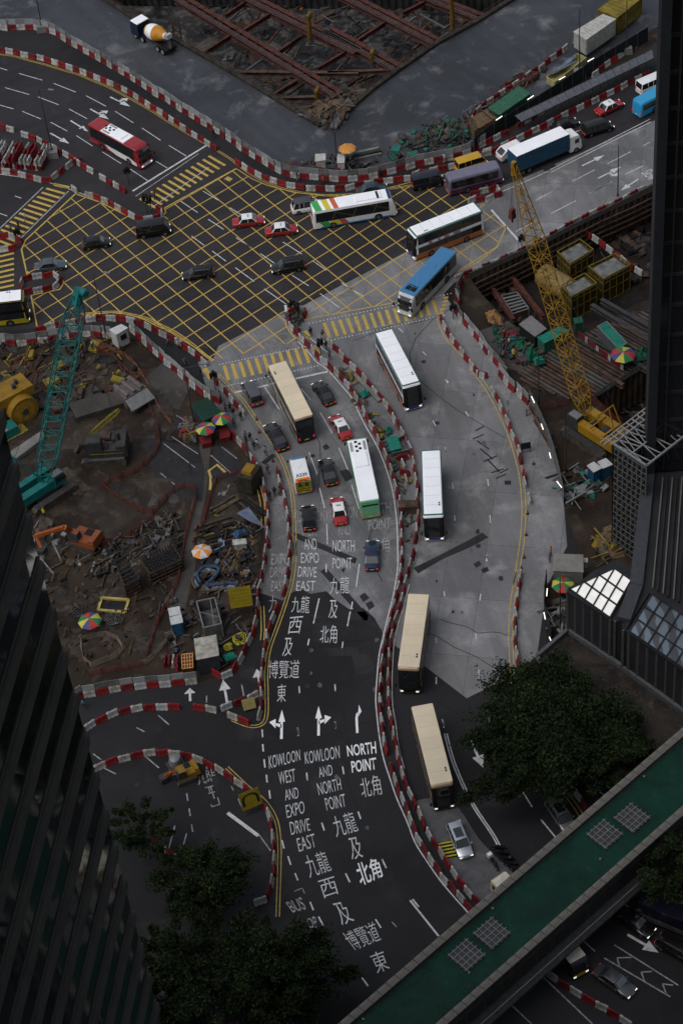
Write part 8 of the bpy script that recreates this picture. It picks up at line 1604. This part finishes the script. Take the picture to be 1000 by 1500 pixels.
POSES = {p: person_mesh(p) for p in ('walk', 'stand', 'carry')}
hb_ = MB(); hb_.lathe([(.02, .145), (.075, .125), (.10, .07), (.105, .0), (.09, -.05)], (0.03, 0, 1.62), 12); hairme = hb_.mesh('hair'); hairme.materials.append(hairm)
for p in hairme.polygons: p.use_smooth = True
PM = {}
cloth = {k: mat('cloth_'+k, c, .85, var=.12, scale=6) for k, c in dict(black=(.015, .015, .017), white=(.5, .5, .5), grey=(.14, .14, .15), navy=(.02, .03, .07), blue=(.07, .14, .27), red=(.28, .03, .03), hivis=(.5, .42, .02), orange=(.5, .15, .02), brown=(.10, .065, .045), beige=(.32, .27, .2), purple=(.12, .07, .16), green=(.03, .13, .07)).items()}
def pmesh(pose, top, bot):
    k = (pose, top, bot)
    if k in PM: return PM[k]
    me = POSES[pose].copy(); me.materials.clear()
    for m in (skin, cloth[top], cloth[bot], dark): me.materials.append(m)
    for p in me.polygons:
        c = p.center; armlow = abs(c.y) > .215 and c.z < .97; p.use_smooth = True
        p.material_index = 0 if (c.z > 1.48 or armlow or (pose == 'carry' and c.x > .3 and c.z > 1)) else (1 if c.z > .93 else (3 if c.z < .11 else 2))
    PM[k] = me; return me
def person(px, rz, pose, top, bot, where, helmet=None):
    P = G(*px, 0); P.z = .03; o = link('person', pmesh(pose, top, bot), None, P, rz); o.scale = (1.0,)*3; tag(o, 'person %s, %s top, %s trousers, %s' % ({'walk': 'walking', 'stand': 'standing', 'carry': 'with raised forearm'}[pose], {'hivis': 'yellow safety'}.get(top, top), bot, where), 'person')
    if helmet: mb = MB(); mb.lathe([(.14, -.02), (.125, .03), (.10, .10), (.03, .145)], (0.03, 0, 1.65), 12); mb.build('helmet', helmet, o, smooth=True)
    else: link('hair', hairme, o)
    return o
PP = [((199, 483), -.6, 'walk', 'black', 'navy', 'behind the white cabin'), ((248, 508), 2.4, 'walk', 'grey', 'black', 'on the footway near the box junction corner'), ((263, 511), -.8, 'stand', 'white', 'black', 'on the footway right beside the kerb barriers'), ((272, 536), -1.0, 'walk', 'grey', 'black', 'on the footway below the box junction'), ((295, 552), -.5, 'walk', 'black', 'navy', 'near the left end of the lower crossing'),
 ((323, 587), 1.6, 'walk', 'beige', 'navy', 'beside the traffic signal on the left footway'), ((331, 604), 1.2, 'stand', 'purple', 'black', 'right behind the striped umbrellas'), ((338, 604), -1.4, 'walk', 'black', 'black', 'above the group beside the striped umbrellas'), ((343, 611), -1.4, 'walk', 'black', 'grey', 'in the middle of the group beside the striped umbrellas'), ((343.5, 626), -1.4, 'walk', 'grey', 'black', 'below the group beside the striped umbrellas'), ((354, 617), 1.7, 'stand', 'black', 'black', 'next to the end of the kerb row'),
 ((360, 645), -1.3, 'walk', 'grey', 'black', 'leftmost of the walkers beside the limousine'), ((367, 647), -1.3, 'walk', 'black', 'brown', 'second of the walkers beside the limousine'), ((373, 660), -1.3, 'stand', 'black', 'black', 'third of the walkers beside the limousine'), ((378, 657), 1.8, 'walk', 'white', 'navy', 'facing the others beside the limousine'), ((389.5, 667), 1.6, 'walk', 'beige', 'black', 'nearest the kerb line by the limousine'), ((393, 694), -1.5, 'walk', 'purple', 'red', 'alone beside the ambulance'),
 ((396, 733), -1.5, 'walk', 'black', 'black', 'leftmost of three on the narrow footway'), ((403, 727), -1.5, 'stand', 'black', 'navy', 'middle of three on the narrow footway'), ((410, 727), 1.6, 'stand', 'grey', 'black', 'rightmost of three on the narrow footway'), ((227.5, 292), .7, 'walk', 'brown', 'black', 'crossing beside the triangular island'), ((38, 324), .4, 'walk', 'white', 'grey', 'upper one of three crossing at the left edge'), ((28.6, 337), .4, 'walk', 'black', 'black', 'middle one of three crossing at the left edge'), ((17, 341), .4, 'walk', 'grey', 'black', 'lowest of three crossing at the left edge'),
 ((455.7, 493), -1.2, 'stand', 'black', 'black', 'on the yellow pad in the median'), ((473, 497), -1.2, 'walk', 'brown', 'beige', 'on the median by the crossing'), ((478, 513), 2, 'stand', 'black', 'grey', 'on the median beside the low signal'), ((483, 527), -1.2, 'carry', 'grey', 'black', 'lowest on the median footway'), ((557, 261), .3, 'walk', 'black', 'black', 'on the footway behind the rainbow coach'), ((650.6, 238), .3, 'walk', 'white', 'beige', 'on the footway above the yellow van'), ((436, 265), .2, 'walk', 'black', 'grey', 'on the top footway by the fence bend'), ((474, 270), 3, 'walk', 'grey', 'black', 'on the top footway under the orange umbrella'),
 ((314, 203), -.7, 'walk', 'black', 'black', 'at the end of the upper left fence row'), ((929, 103), .3, 'walk', 'grey', 'black', 'under the canopied walkway'), ((125, 1038), 1.8, 'walk', 'blue', 'navy', 'at the lower left beside the glass tower'), ((190, 1106), .3, 'walk', 'black', 'grey', 'near the upper left of the loop row') ]
for p in PP[:-1]: person(*p)
for p in [((751.5, 526), 1, 'carry', 'hivis', 'navy', 'beside the green sheeting'), ((738, 498), -1, 'stand', 'red', 'navy', 'upper one of the workers in the right site'), ((746, 508), 2, 'walk', 'white', 'navy', 'between the workers in the right site'), ((806, 815), -.3, 'stand', 'orange', 'navy', 'beside the pale roofed cabin'), ((804, 824), .5, 'carry', 'blue', 'red', 'below the pale cabin worker'), ((137, 515), -1, 'carry', 'green', 'navy', 'beside the teal boom on the left site'), ((873, 815), 1, 'stand', 'brown', 'black', 'by the yellow poles under the scaffold'), ((66, 758), 1, 'stand', 'hivis', 'navy', 'beside the tracks of the teal crane')]:
    person(*p, helmet=random.choice((yellow_m, white_pl, orange_m)))
bpy.context.view_layer.update()
